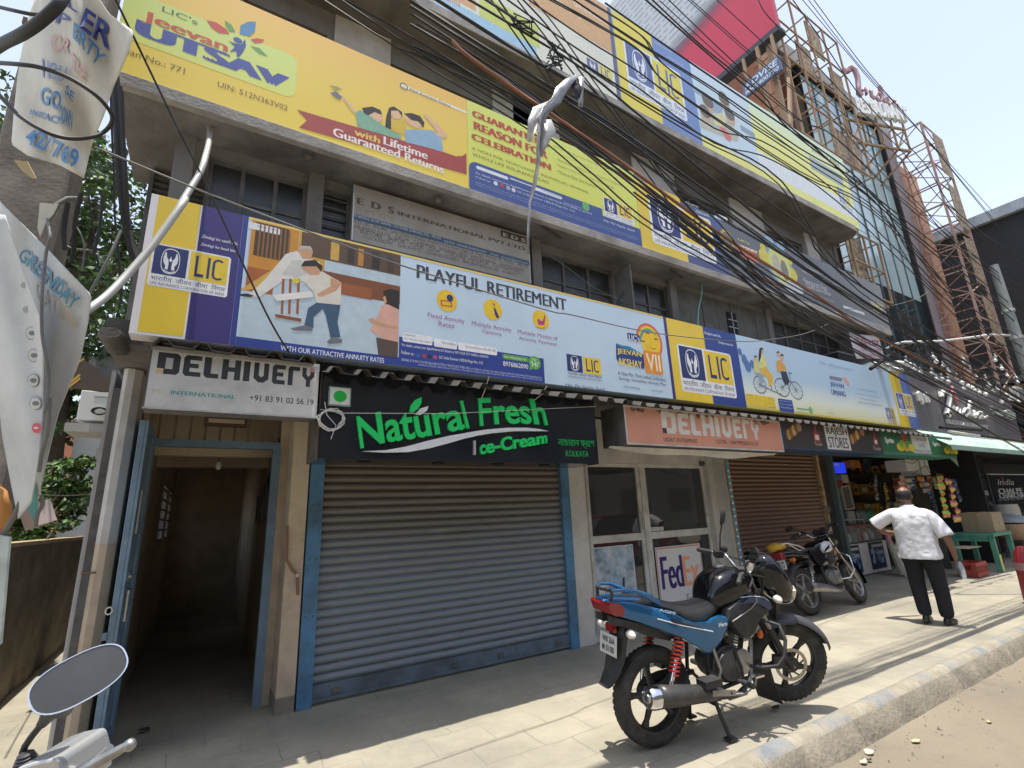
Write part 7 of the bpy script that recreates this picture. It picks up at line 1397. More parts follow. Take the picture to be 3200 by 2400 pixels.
mb.rings([ring(z,f,0,rf,rl,18) for z,f,rf,rl in ((.84,0,.13,.185),(.90,0,.15,.20),(.99,0,.16,.20))],M_trs);mb.build('trousers',man,smooth=70,sub=1)
for f,l,up in ((-.06,.075,.02),(.02,-.13,0)):
 mb=MB();yaw_=radians(-8 if l < 0 else 4);d=PF*cos(yaw_)+PL*sin(yaw_);s=PL*cos(yaw_)-PF*sin(yaw_);b0=pw(f,l,up)
 mb.rings([[b0+d*a+s*w*u+Vector((0,0,h0+(h1-h0)*v_+.004)) for u,v_ in ((-1,0),(1,0),(1.05,.4),(.7,.95),(0,1.05),(-.7,.95),(-1.05,.4))] for a,w,h0,h1 in ((-.075,.025,.0,.05),(-.06,.036,0,.075),(-.01,.038,0,.085),(.06,.04,0,.065),(.13,.046,0,.05),(.18,.036,.004,.04),(.205,.015,.008,.025))],M_shoe);mb.build('shoe',man,smooth=50)
ct=MB();b0=pw(.10,-.36,.70);rr=random.Random(6)
ct.rings([[b0+PF*(.05*cos(t)*k+dx_)+PL*(.035*sin(t)*k+dy_)+Vector((0,0,z)) for t in [2*pi*i/10 for i in range(10)]] for z,k,dx_,dy_ in ((.06,.7,0,.0),(.02,1.2,.0,0),(-.04,1.0,-.03,-.02),(-.09,.9,-.07,-.03),(-.13,.75,-.10,-.04))],mat('grey_cloth',(.19,.205,.22),rough=.9,var=.25,scale=18,bump=.4));tag(ct.build('folded_cloth',smooth=50),'crumpled grey cloth in the right hand of the walking man','cloth')
# ---------------------------------------------------------------- grocery shop: room, counter, stock
gy=5.7;fgc=Face(gy);fh=Face(4.55)
gr=thing('grocery_shop','open dark grocery shop room between the brown shutter and the restaurant','shop',(11.8,6,0))
xg0=fw.q('d4',385,600).x+.05
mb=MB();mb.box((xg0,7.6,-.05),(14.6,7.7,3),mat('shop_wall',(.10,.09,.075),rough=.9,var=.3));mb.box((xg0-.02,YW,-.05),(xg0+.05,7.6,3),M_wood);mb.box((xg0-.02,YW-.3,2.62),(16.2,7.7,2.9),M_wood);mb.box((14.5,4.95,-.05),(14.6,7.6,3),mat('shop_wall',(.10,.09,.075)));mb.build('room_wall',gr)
mb=MB();q0=fw.q('d4',375,560);mb.box((q0.x,YW-.12,-.03),(q0.x+.10,YW-.02,2.6),mat('post_green',(.05,.08,.085),rough=.6,var=.3));mb.build('post',gr)
R=random.Random(11)
for k in range(4):
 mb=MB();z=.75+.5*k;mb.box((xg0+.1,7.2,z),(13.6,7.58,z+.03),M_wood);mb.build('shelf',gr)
tint=['8a3a2c','b98a3a','3c6a45','c9c2a8','34507a','a85a2a','7a7a78','5a2f3a','d0a040','2f5a5a']
for k in range(4):
 x=xg0+.15
 while x < 13.4:
  w=R.uniform(.10,.2);h=R.uniform(.16,.36);z=.782+.5*k;mb=MB();mb.box((x,7.25,z),(x+w-.02,7.45,z+h),ink(R.choice(tint)));mb.box((x-.001+w*.1,7.244,z+h*.3),(x+w*.75,7.249,z+h*.65),ink(R.choice(tint)))
  tag(mb.build('carton'),'small dim grocery carton on the rear shelves of the dark shop','carton','cartons on the rear grocery shelves');x += w+.03
ct=thing('counter','white fronted grocery counter with a glass topped snack case beside the brown shutter','counter',(12.5,gy,0))
A=fgc.q('e4',262,1180);B=fgc.q('e4',792,1445);zt=fgc.q('e4',500,1150).z
mb=MB();mb.box((A.x,gy,.02),(B.x,gy+.03,zt),mat('counter_white',(.60,.57,.55),rough=.7,var=.06,dirt=(.4,.36,.32),dirt_amt=.3,dirt_scale=3));mb.build('front_panel',ct)
C0=fgc.q('e4',232,985);C1=fgc.q('e4',712,1140);zc0,zc1=zt+.01,fgc.q('e4',455,960).z
mb=MB();mb.box((C0.x,gy+.02,zc0-.005),(C1.x,gy+.6,zc0+.02),M_old if 0 else mat('old_wood',(.10,.065,.04)));mb.box((C0.x,gy+.02,zc1-.03),(C1.x,gy+.6,zc1),mat('red_wood',(.2,.06,.045),rough=.6))
for x in (C0.x,(C0.x+C1.x)/2,C1.x-.025):mb.box((x,gy+.02,zc0+.02),(x+.025,gy+.045,zc1-.03),mat('red_wood',(.2,.06,.045)))
mb.build('case_frame',ct);mb=MB();mb.box((C0.x+.026,gy+.028,zc0+.021),(C1.x-.026,gy+.034,zc1-.031),mat('case_glass',(.5,.52,.5),rough=.05,var=0,alpha=.18));mb.build('case_glass',ct)
for i in range(14):
 x=C0.x+.1+(C1.x-C0.x-.2)*i/13;mb=MB();h=R.uniform(.12,.26);r_=R.uniform(.05,.075);mb.lathe([(r_,0),(r_*1.05,h*.5),(r_*.8,h),(r_*.3,h*1.05)],(x,gy+.16+.1*(i % 2),zc0+.021),(0,0,1),ink(('c96a3a','b9923c','d8d0c0','7a9a5a','a8a09a','c8a85a','5a8a6a','b5653a')[i % 8]),10);tag(mb.build('snack_packet',smooth=50),'snack packet or jar inside the glass case on the grocery counter','packet','snacks in the glass case')
for k in range(4):
 z=.62+.52*k;mb=MB();mb.box((14.15,5.3,z),(14.49,7.2,z+.03),M_wood);mb.build('shelf',gr);y=5.32
 while y < 7.0:
  w=R.uniform(.09,.2);h=R.uniform(.18,.4);mb=MB();mb.box((14.22,y,z+.031),(14.45,y+w-.015,z+h),ink(R.choice(tint)));mb.box((14.214,y+w*.15,z+h*.35),(14.219,y+w*.7,z+h*.7),ink(R.choice(tint)));tag(mb.build('carton'),'small grocery carton on the side shelves behind the hanging sachets','carton','cartons on the side grocery shelves');y += w+.02
def art_classic(r,fc,x0,x1,z0,z1):
 w,h=x1-x0,z1-z0;X=lambda u:x0+w*u;Z=lambda v_:z0+h*v_
 mb=MB();fc.rxz(mb,X(0),X(1),Z(.76),Z(1),ink('1d1d20'),1);fc.rxz(mb,X(.22),X(.95),Z(.81),Z(.91),ink('a9abad'),2);fc.rxz(mb,X(0),X(1),Z(0),Z(.76),ink('1c2a45'),1)
 for i in range(7):
  u=R.random()*.8;v_=R.random()*.5+.1;mb.add([(X(u),fc.lay(2),Z(v_)),(X(u+.12),fc.lay(2),Z(v_+.02)),(X(u+.2),fc.lay(2),Z(v_+.24)),(X(u+.04),fc.lay(2),Z(v_+.2))],[(0,1,2,3)],ink(('5e7fae','3a5482','8fa9c6')[i % 3]))
 mb.add([(X(.12),fc.lay(3),Z(.25)),(X(.3),fc.lay(3),Z(.72)),(X(.36),fc.lay(3),Z(.7)),(X(.24),fc.lay(3),Z(.2))],[(0,1,2,3)],ink('9db4cc'));mb.build('picture',r)
 mb=MB();fc.txz(mb,'Classic',X(.44),X(.95),Z(.56),Z(.70),ink('d3d9e2'),4,bold=.02,shear=.15);fc.txz(mb,'CIGARETTES',X(.48),X(.94),Z(.49),Z(.53),ink('b5bfcc'),4,res=1);mb.build('lettering',r)
poster('cigarette_poster','dark blue Classic poster on the white counter nearer the brown shutter',(280,1190),(498,1452),'e4',gy-.004,ink('1c2a45'),art_classic)
poster('cigarette_poster','dark blue Classic poster on the white counter nearer the walking man',(532,1150),(742,1400),'e4',gy-.004,ink('1c2a45'),art_classic)
yt=gy+.3
def px_box(name,label,cat,t,a,b_,y,dep,ma,bev=.004,grp=None):
 f_=Face(y);P=f_.q(t,*a);Q=f_.q(t,*b_);mb=MB();mb.box((P.x,y,Q.z),(Q.x,y+dep,P.z),ma);o=mb.build(name,bevel=bev);return tag(o,label,cat,grp)
o=px_box('lit_sign','small bright blue lit sign high in the left corner of the grocery','sign','e4',(125,312),(318,425),gy+.1,.05,mat('lit_blue',srgb('2038c8'),rough=.4,emit=.55,var=.2,scale=9))
f_=Face(gy+.095);mb=MB();P=f_.q('e4',150,325);Q=f_.q('e4',250,360);vs,fs_,bx=glyphs('Classic',.02,0.,2,.15);mb.add([(Q.x-(Q.x-P.x)*(v[0]-bx[0])/(bx[1]-bx[0]),gy+.097,P.z-(P.z-Q.z)*(v[1]-bx[2])/(bx[3]-bx[2])) for v in vs],fs_,ink('d8dff2'));mb.keep=True;mb.build('lettering',o)
px_box('carton','orange carton hanging at the top of the grocery opening','carton','e4',(358,290),(468,370),gy,.2,ink('b8742c'))
for i,(a,b_,h_,lb) in enumerate((((130,385),(262,440),'4a4038','brown'),((128,445),(262,500),'5d6a58','grey green'),((132,505),(285,560),'8a2f35','red'),((265,440),(345,525),'b9b4a6','white'))):px_box('stock_box',lb+' stock box on the high left shelf of the grocery','box','e4',a,b_,gy+.2,.25,ink(h_))
fr_t=thing('framed_panel','white framed glass panel leaning behind the grocery counter','panel',(11.5,yt,1.2));P=[Face(yt).q('e4',*p) for p in ((252,575),(335,555),(392,790),(305,805))]
mb=MB()
for i in range(4):mb.bar(P[i],P[(i+1) % 4],.03,.05,ink('b9bab5'),up=(0,1,0))
mb.build('frame',fr_t);mb=MB();mb.add([(p.x,p.y+.01,p.z) for p in P],[(0,1,2,3)],ink('6b675f'));o=mb.build('pane',fr_t);md=o.modifiers.new('s','SOLIDIFY');md.thickness=.006
px_box('cool_box','purple box standing behind the steel rail of the counter','box','e4',(200,835),(328,950),yt,.3,ink('37316e'));px_box('cool_box','pale grey box between the purple box and the bottles','box','e4',(322,822),(425,950),yt,.3,ink('a9acab'))
M_bot=mat('bottle_plastic',(.42,.5,.52),rough=.12,var=.05,alpha=.55);M_botg=mat('bottle_green',(.12,.36,.2),rough=.15,var=.05,alpha=.75)
bot=thing('drink_bottle','clear or green drink bottle in the cluster on the grocery counter','bottle',(0,0,0),'drink bottles on the counter')
def mk_bot(root,ma):
 mb=MB();mb.lathe([(.030,0),(.033,.01),(.033,.14),(.029,.16),(.033,.18),(.026,.22),(.012,.26),(.012,.285)],root.location,(0,0,1),ma,14);mb.build('bottle_body',root,smooth=50);mb=MB();mb.lathe([(.014,.28),(.014,.305)],root.location,(0,0,1),ink('3a6a9a' if ma is M_bot else '2c7a3c'),12);mb.build('cap',root)
mk_bot(bot,M_bot);botg=thing('drink_bottle','clear or green drink bottle in the cluster on the grocery counter','bottle',(0,0,0),'drink bottles on the counter');mk_bot(botg,M_botg)
k=0
for row in range(2):
 for i in range(8):
  p=Face(yt+.05+.12*row).q('e4',445+i*25,940);src=bot if i < 4 else botg;loc=Vector((p.x,p.y,zc1+.002))
  if (i == 0 or i == 4) and row == 0:src.location=loc
  else:dup(src,loc)
mb=MB();P=Face(gy+.05).q('e4',215,915);Q=Face(gy+.05).q('e4',490,905);mb.tube([P,Q],.012,M_alu,8);mb.bar(P,(P.x,P.y,zc1),.015,.015,M_alu);mb.bar(Q,(Q.x,Q.y,zc1),.015,.015,M_alu);tag(mb.build('steel_rail'),'steel rail along the front of the grocery counter','rail')
# hanging strips of sachets and snack packets
def strip(label,t,top,bot_,y,n,cols,w,fat=.02,cat='packet strip',zig=.0):
 f_=Face(y);A=f_.q(t,*top);B=f_.q(t,*bot_);r=thing('packet_strip',label,cat,(A.x,y,B.z));dz=(A.z-B.z)/n
 for i in range(n):
  u=(i+.5)/n;x=A.x+(B.x-A.x)*u+zig*(i % 2-.5);z=A.z-(A.z-B.z)*u;mb=MB();ww=w*R.uniform(.9,1.1);tw=R.uniform(-.25,.25);yy=y+R.uniform(-.02,.02)
  P=[]
  for v_,k in ((-.5,.0),(-.42,.15),(-.2,.85),(.1,1),(.35,.6),(.45,.15),(.5,0)):
   P.append([(x+ww*.5*a*cos(tw),yy+ww*.5*a*sin(tw)-fat*k*(1-a*a)*s,z+dz*v_*1.02) for s in (1,) for a in (-1,-.5,0,.5,1)]+[(x+ww*.5*a*cos(tw),yy+ww*.5*a*sin(tw)+fat*k*(1-a*a),z+dz*v_*1.02) for a in (1,.5,0,-.5,-1)])
  hh=cols[i % len(cols)]
  mb.rings(P[:4],ink(hh[0],.25));mb.rings(P[3:],ink(hh[1],.25));mb.build('packet',r,smooth=60)
 return r
strip('strip of white sachets hanging inside the grocery opening','e4',(610,430),(640,705),gy-.1,6,[('b8b8b4','8d8d8a')],.14,.01)
strip('strip of dark green sachets hanging beside the white sachets','e4',(575,430),(565,600),gy-.05,6,[('33423a','20302a')],.12,.01)
strip('long strip of gold sachets hanging right of the white sachets','e4',(705,520),(760,830),gy-.3,12,[('a98a34','7d6420')],.13,.01)
strip('strip of red brown sachets hanging beside the gold strip','e4',(800,450),(850,740),gy-.4,10,[('5d2f28','a57a4a')],.13,.012)
strip('second strip of red brown sachets nearest the walking man','e4',(850,480),(905,770),5.0,10,[('6d3a2c','b08a5a')],.11,.012)
strip('low strip of yellow sachets beside the counter','e4',(800,960),(850,1195),5.1,8,[('b3932e','6d5518')],.11,.01)
strip('low strip of green sachets beside the yellow sachets','e4',(650,720),(690,840),gy-.15,5,[('5a6a34','3c4a24')],.12,.01)
for i,(x,y,a,b_) in enumerate(((890,510,'a5543c','d0a890'),(950,520,'8a8a7a','5a5a50'),(1010,530,'3a4a6a','c0b8a8'),(1075,505,'c0803c','8a4a2a'),(1130,560,'b0aca4','7a3a4a'),(1180,520,'b5643a','d8b08a'),(1240,520,'4a7a3a','b0602a'),(1290,490,'c9a04a','9a4a30'))):
 strip(('reddish','olive','blue','orange','silver','rust','green','golden')[i]+' snack packets bunched under the white foam box','e4',(x,y-60),(x+12,y+70),4.75+.05*(i % 3),2,[(a,b_)],.24,.05)
strip('hanging strip of orange and bright green snack packets behind the man','e3',(135,370),(250,900),4.45,6,[('b06a2c','8fc838'),('c98a4a','9ad03c')],.30,.06)
strip('outermost hanging strip of pink and gold snack packets','e3',(255,390),(400,960),4.42,6,[('c9a04a','b8506a'),('cfae5a','c2607a')],.30,.07)
strip('strip of dark blue packets hanging behind the orange snack strip','e3',(20,560),(90,800),4.6,4,[('2c3548','4a5a74')],.22,.05)
strip('dark navy packets hanging behind the pink strip','e3',(330,400),(420,700),4.62,3,[('1c2440','2a3a5a')],.2,.05)
px_box('foam_box','white foam box hung under the green soft drink sign','box','e4',(922,282),(1075,405),4.75,.4,mat('foam',(.62,.62,.6),rough=.9,var=.04),.01);px_box('foam_box','crumpled white foam box right of the first foam box','box','e4',(1060,282),(1195,445),4.72,.4,mat('foam',(.62,.62,.6)),.02)
mb=MB();f_=Face(4.5)
for P in ([(1060,270),(1100,470)],[(1000,440),(1130,350),(1260,430)],[(1130,350),(1120,280)],[(900,300),(1000,330),(1075,270)],[(1130,350),(1215,470),(1330,440)]):mb.tube([f_.q('e4',*p) for p in P],.006,M_dark,5)
tag(mb.build('black_twine'),'black cords tying the white foam boxes under the green sign','cord')
mb=MB();f_=Face(5.3);P=f_.q('e4',745,1080);mb.rings([[(P.x+.07*k*cos(t),5.3+.04*sin(t),P.z+dz) for t in [2*pi*i/10 for i in range(10)]] for dz,k in ((.07,.5),(.0,1.2),(-.1,1.4),(-.15,1.0))],mat('pink_cloth',(.55,.25,.32),rough=.9,var=.2));tag(mb.build('pink_cloth',smooth=50),'pink cloth hanging at the right end of the counter','cloth')
for i,(a,b_,h_,lb) in enumerate((((750,1130),(850,1400),'b3ad9c','cream board leaning at the right end of the counter'),((800,1170),(905,1390),'c9c3b4','narrow cream rack with a black slot leaning by the counter'))):
 f_=Face(5.35-.2*i);P=f_.q('e4',*a);Q=f_.q('e4',*b_);mb=MB();mb.prism([(P.x,f_.y,P.z),(P.x+.18,f_.y,P.z),(Q.x,f_.y-.12,.0),(Q.x-.2,f_.y-.12,.0)],(0,.05,0),ink(h_));o=tag(mb.build('leaning_board'),lb,'board')
 if i:mb=MB();mb.prism([(P.x+.04,f_.y-.02,P.z-.1),(P.x+.14,f_.y-.02,P.z-.1),(Q.x-.08,f_.y-.105,.28),(Q.x-.16,f_.y-.105,.28)],(0,.012,0),M_dark);mb.build('slot',o)
# crates, table, cardboard box
M_crate=mat('red_crate',(.36,.045,.03),rough=.5,var=.12,scale=8,dirt=(.22,.06,.04),dirt_amt=.35,dirt_scale=6)
cr=thing('crate','red plastic bottle crate, lower near one of the four','crate',(13.5,4.245,0),'red crates in front of the green table')
def mk_crate(root):
 L_,W_,H_=.58,.31,.27;O=root.location;t=.018
 def bx(name,lo,hi):mb=MB();mb.box((O.x+lo[0],O.y+lo[1],O.z+lo[2]),(O.x+hi[0],O.y+hi[1],O.z+hi[2]),M_crate);return mb
 mb=MB();o_=lambda lo,hi:mb.box((O.x+lo[0],O.y+lo[1],O.z+lo[2]),(O.x+hi[0],O.y+hi[1],O.z+hi[2]),M_crate)
 l2,w2=L_/2,W_/2
 for s in (-1,1):
  y0,y1=(w2-t,w2) if s > 0 else (-w2,-w2+t)
  o_((-l2,y0,0),(l2,y1,.07));o_((-l2,y0,.2),(l2,y1,H_))
  for i in range(9):x=-l2+L_*i/8;o_((max(-l2,x-.016),y0+.002,.07),(min(l2,x+.016),y1-.002,.2))
  x0,x1=(l2-t,l2) if s > 0 else (-l2,-l2+t)
  o_((x0,-w2+t,0),(x1,w2-t,.07));o_((x0,-w2+t,.22),(x1,w2-t,H_));o_((x0,-w2+t,.07),(x1,-.07,.22));o_((x0,.07,.07),(x1,w2-t,.22));o_((x0,-.07,.07),(x1,.07,.13))
 o_((-l2+t,-w2+t,0),(l2-t,w2-t,.012));mb.build('shell',root)
 mb=MB()
 for i in range(1,6):x=-l2+L_*i/6;mb.box((O.x+x-.003,O.y-w2+t,O.z+.013),(O.x+x+.003,O.y+w2-t,O.z+.15),M_crate)
 mb.build('divider',root)
mk_crate(cr)
dup(cr,(14.1,4.255,0),None,'red plastic bottle crate, lower one close to the table leg');dup(cr,(13.505,4.25,.272),None,'red plastic bottle crate with a pale board on it, upper near one');dup(cr,(14.105,4.258,.272),None,'red plastic bottle crate, upper one close to the table leg')
mb=MB();mb.box((13.12,4.1,.543),(13.78,4.42,.555),mat('ply_board',(.45,.36,.25),rough=.8));tag(mb.build('board'),'pale plywood board lying on the upper near red crate','board')
tb=thing('table','green painted wooden table carrying a cardboard box behind the red crates','table',(15,4.4,0));M_gt=mat('green_table',(.06,.26,.19),rough=.6,var=.2,scale=5,dirt=(.2,.3,.2),dirt_amt=.3,dirt_scale=4)
mb=MB();mb.box((14.45,4.05,.70),(15.6,4.8,.765),M_gt);mb.build('tabletop',tb);mb=MB();mb.box((14.47,4.16,.60),(14.51,4.7,.699),M_gt);mb.build('apron',tb)
for x,y in ((14.46,4.06),(14.46,4.7),(15.5,4.06),(15.5,4.7)):mb=MB();mb.box((x,y,-.01),(x+.09,y+.09,.699),M_gt);mb.build('leg',tb,bevel=.006)
mb=MB();mb.box((14.45,4.045,.0),(14.56,4.055,.34),ink('b8bf6a'));mb.build('sticker',tb)
bx_=thing('cardboard_box','large brown cardboard box on the green table','box',(15.1,4.36,.766));M_cb=mat('cardboard',(.33,.26,.17),rough=.9,var=.08,scale=4)
mb=MB();mb.box((14.8,4.09,.767),(15.45,4.64,1.19),M_cb);mb.build('carton_body',bx_,bevel=.004);mb=MB();mb.box((14.79,4.34,.8),(14.799,4.40,1.192),ink('9a8460'));mb.box((14.79,4.34,1.192),(15.46,4.40,1.196),ink('9a8460'));mb.build('packing_tape',bx_)
# ---------------------------------------------------------------- restaurant next door
M_gpanel=mat('grey_panel',(.155,.14,.15),rough=.5,var=.1,scale=.6,dirt=(.105,.095,.10),dirt_amt=.35,dirt_scale=1.1)
rs=thing('restaurant','grey fronted restaurant with raised India RESTAURANT letters and a glass upper front','restaurant',(16,4.4,0));YR=4.4;fr=Face(YR)
mb=MB();mb.box((12.05,YR,2.75),(20.0,YR+.9,4.46),M_gpanel);mb.prism([(20.0,YR,2.75),(20.0,YR,4.46),(21.3,YR+1.5,4.46),(21.3,YR+1.5,2.75)],(0,.4,0),M_gpanel);mb.build('sign_wall',rs)
mb=MB()
for x in (14.6,17.3):mb.box((x,YR-.003,2.78),(x+.02,YR-.0005,4.44),M_dark)
mb.build('panel_joint',rs)
M_lit=mat('white_letter',(.78,.77,.73),rough=.35,var=.03)
def lines3(mb,rows,ma,n,**kw):lines2(mb,fr,rows,ma,n,**kw)
SCR=[[(440,965),(432,930),(470,908),(515,925),(522,990),(505,1080),(488,1140),(515,1162)],[(535,1110),(562,1072),(574,1090),(566,1132),(602,1084),(624,1092),(620,1136),(648,1152)],[(722,1092),(684,1092),(660,1135),(690,1168),(720,1140),(742,1030),(732,1015),(722,1100),(748,1166)],[(778,1112),(768,1160),(792,1176)],[(856,1128),(822,1126),(800,1162),(830,1188),(862,1148),(868,1186),(912,1172)]]
for w_ in SCR:
 mb=MB();cv=[fr.q('e7',*p)+Vector((0,-.06,0)) for p in w_];mb.tube(cv,[.034 if w_ is not SCR[0] else .055]*len(cv),M_lit,8);mb.build('script_letter',rs,smooth=50)
mb=MB();lines3(mb,[('রেষ্টুরেন্ট'.replace('্',''),'e7',(160,890),'e7',(345,1060))],M_lit,0,bold=.03,ext=.05);lines3(mb,[('ইন্ডিয়া'.replace('্',''),'e7',(965,1060),'e7',(1235,1210))],mat('pale_green_letter',(.6,.68,.62),rough=.35),0,bold=.03,ext=.05);mb.build('raised_letters',rs)
mb=MB();lines3(mb,[('RESTAURANT','e7',(510,1195),'e7',(948,1300))],mat('grey_letter',(.48,.46,.46),rough=.4),0,bold=.03,ext=.04);mb.build('raised_letters',rs)
mb=MB();q=fr.q('e7',590,960);mb.prism([(q.x+.16*u,YR-.06,q.z+.22*v_) for u,v_ in ((-.6,.3),(0,1.2),(.4,.5),(.9,.2),(.5,-.8),(-.4,-.3))],(0,.05,0),mat('pink_emblem',(.55,.2,.22),rough=.4));mb.build('flower_emblem',rs)
# glazed upper front
YGL=5.3;fgl=Face(YGL);gx0,gx1,gzt=13.55,18.3,13.7
M_cur=mat('curtain_glass_sky',(.38,.50,.51),rough=.12,var=.10,scale=.25,spec=.7);M_cur2=mat('curtain_glass_dark',(.03,.05,.055),rough=.06,var=.3,scale=.4,metal=.25,spec=.8);M_mul=mat('mullion',(.10,.12,.13),rough=.5)  # pale upper panes: the sky's reflection is put into the base colour
zsplit=[8.2,7.3]
for i in range(7):
 a=gx0+(gx1-gx0)*i/7;e=gx0+(gx1-gx0)*(i+1)/7
 for k in range(6):
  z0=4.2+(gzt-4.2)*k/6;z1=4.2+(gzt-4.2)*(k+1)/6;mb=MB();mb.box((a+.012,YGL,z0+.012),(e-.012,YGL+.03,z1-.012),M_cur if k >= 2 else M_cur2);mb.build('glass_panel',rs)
mb=MB()
for i in range(8):a=gx0+(gx1-gx0)*i/7;mb.box((a-.012,YGL-.03,4.2),(a+.012,YGL+.04,gzt),M_mul if i not in (0,7) else M_dark)
mb.build('mullion',rs)
mb=MB();mb.box((gx1-.02,YGL-.12,4.2),(gx1+.1,YGL+.3,gzt),M_dark);mb.box((gx0,YGL-.1,gzt),(gx1+.1,YGL+.3,gzt+.25),M_dark);mb.build('edge_trim',rs)
mb=MB();mb.box((12.6,YGL-.05,gzt+.25),(gx1+1.2,12,gzt+.75),mat('parapet',(.30,.29,.27),rough=.9,var=.15));mb.build('parapet',rs)
mb=MB();mb.box((gx1+.101,YGL-.05,4.0),(gx1+1.1,12,gzt+.249),mat('mauve_wall',(.22,.18,.19),rough=.8,var=.1));mb.build('side_strip',rs)
M_owall=mat('orange_wall',(.47,.255,.155),rough=.85,var=.1,scale=1,dirt=(.33,.17,.11),dirt_amt=.3,dirt_scale=.9)
mb=MB();mb.box((11.95,YGL+.2,2.9),(gx0-.02,12,15.2),M_owall);mb.box((12.7,YGL+.0,8),(13.0,YGL+.19,15.0),mat('brown_recess',(.14,.07,.05),rough=.8));mb.box((gx1+1.101,YGL+.3,3.5),(22.2,12,gzt-.2),M_owall);mb.build('orange_wall',rs)
mb=MB();mb.box((12.4,YGL-.12,4.2),(13.1,YGL+.19,6.4),M_owall);mb.build('orange_pier',rs)
M_truss=mat('truss_tan',(.36,.24,.14),rough=.7,var=.2,scale=3,dirt=(.2,.12,.07),dirt_amt=.35,dirt_scale=3);M_trusspk=mat('truss_pink',(.42,.27,.22),rough=.7,var=.2)
M_screen=mat('cut_screen',(.45,.37,.25),rough=.8,var=.15,scale=5,dirt=(.13,.07,.04),dirt_amt=.8,dirt_scale=9)
def truss(name,label,xs,y0,y1,zs_,ma,w=.04):
 r=thing(name,label,'steel frame',(xs[0],y0,zs_[0]));mb=MB()
 for x in xs:mb.bar((x,y0,zs_[0]),(x,y0,zs_[-1]),w,w,ma)
 mb.build('post',r);mb=MB()
 for z in zs_:mb.bar((xs[0],y0-.001,z),(xs[-1],y0-.001,z),w*.8,w*.8,ma)
 mb.build('rail',r);mb=MB()
 for x in xs:
  for z in zs_:mb.bar((x,y0,z),(x,y1,z),w*.7,w*.7,ma)
 mb.build('strut',r);return r
t1=truss('screen_scaffold','tan steel frame with cut screens high in front of the orange wall',(10.7,11.5,12.3,13.1,13.9),4.35,YGL+.2,(9.6,10.7,11.8,12.9,14.0),M_truss)
for x0,z0 in ((12.3,9.65),(11.5,11.85),(13.1,11.85),(12.3,12.95),(13.1,9.65)):
 mb=MB();mb.box((x0+.05,4.42,z0),(x0+.75,4.44,z0+1.0),M_screen);mb.build('cut_screen',t1)
t1=truss('screen_scaffold','tan steel frame and cut screen beside the glass front behind the dark billboard',(12.15,12.9,13.65),4.5,YGL+.2,(6.1,6.9,7.7),M_truss)
mb=MB();mb.box((12.2,4.6,6.15),(12.95,4.62,7.65),M_screen);mb.build('cut_screen',t1);mb=MB();mb.box((12.2,4.56,5.98),(13.6,4.58,6.08),M_screen);mb.build('cut_screen',t1)
def lattice(name,label,x0,x1,y0,y1,z0,z1,n,ma,w=.05):
 r=thing(name,label,'lattice tower',(x0,y0,z0));dz=(z1-z0)/n
 for x in (x0,x1):
  for y in (y0,y1):mb=MB();mb.bar((x,y,z0),(x,y,z1),w*1.2,w*1.2,ma);mb.build('post',r)
 mb=MB()
 for k in range(n+1):
  z=z0+dz*k
  for a,b_ in (((x0,y0),(x1,y0)),((x0,y0),(x0,y1)),((x1,y0),(x1,y1)),((x0,y1),(x1,y1))):mb.bar((*a,z),(*b_,z),w*.7,w*.7,ma)
 mb.build('ring_bar',r);mb=MB()
 for k in range(n):
  z=z0+dz*k
  for a,b_ in (((x0,y0),(x1,y0)),((x1,y0),(x1,y1)),((x0,y0),(x0,y1))):
   if k % 2:a,b_=b_,a
   mb.bar((*a,z),(*b_,z+dz),w*.5,w*.5,ma)
 mb.build('brace',r);return r
q1,q2=atY(*c('d1',985,880),4.3),atY(*c('d1',1160,1010),4.3)
lt=lattice('lattice_tower','tall tan lattice steel tower in front of the orange restaurant wall',19.2,20.9,4.35,5.5,4.4,13.7,12,M_trusspk,.05)
mb=MB()
for k in range(4):mb.box((19.95,4.31,6+2*k),(20.8,4.325,7.6+2*k),M_screen)
mb.build('cut_screen',lt)
# rooftop letters turned towards the traffic
rl=thing('rooftop_sign','pink India letters over white letters on a roof truss against the sky','sign',(15.5,4.5,14))
P0=atY(*c('f4',1000,330),4.9);best=None
for i in range(90):
 a=radians(-80+i);d=Vector((cos(a),sin(a),0));P1=P0+d*2.2
 v_=P1-CAMP;sx,sy=CXP+F*(v_.dot(CR))/v_.dot(CF),CYP-F*(v_.dot(CU))/v_.dot(CF);w_=P0-CAMP;s0x,s0y=CXP+F*(w_.dot(CR))/w_.dot(CF),CYP-F*(w_.dot(CU))/w_.dot(CF)
 e=abs((sy-s0y)/(sx-s0x)-.2) if sx-s0x > 20 else 9
 if best is None or e < best[0]:best=(e,d,158/(max(20,sx-s0x))*2.2)
RD=best[1];RL=best[2];RN=Vector((RD.y,-RD.x,0))
if RN.dot(CAMP-P0) < 0:RN=-RN
def rtext(mb,t,u0,u1,z0,z1,ma,**kw):
 vs,fs_,bx=glyphs(t,kw.get('bold',.03),0.,3,kw.get('shear',0.));V=[];n=len(vs)
 for e in (0,.14):V += [P0+RD*(RL*(u0+(u1-u0)*(v[0]-bx[0])/(bx[1]-bx[0])))+Vector((0,0,z0+(z1-z0)*(v[1]-bx[2])/(bx[3]-bx[2])))+RN*e for v in vs]
 ed={}
 for f in fs_:
  for i in range(len(f)):ed[(f[i],f[(i+1) % len(f)])]=1
 mb.add(V,[tuple(n+i for i in f) for f in fs_]+[(a,b_,n+b_,n+a) for a,b_ in ed if (b_,a) not in ed],ma)
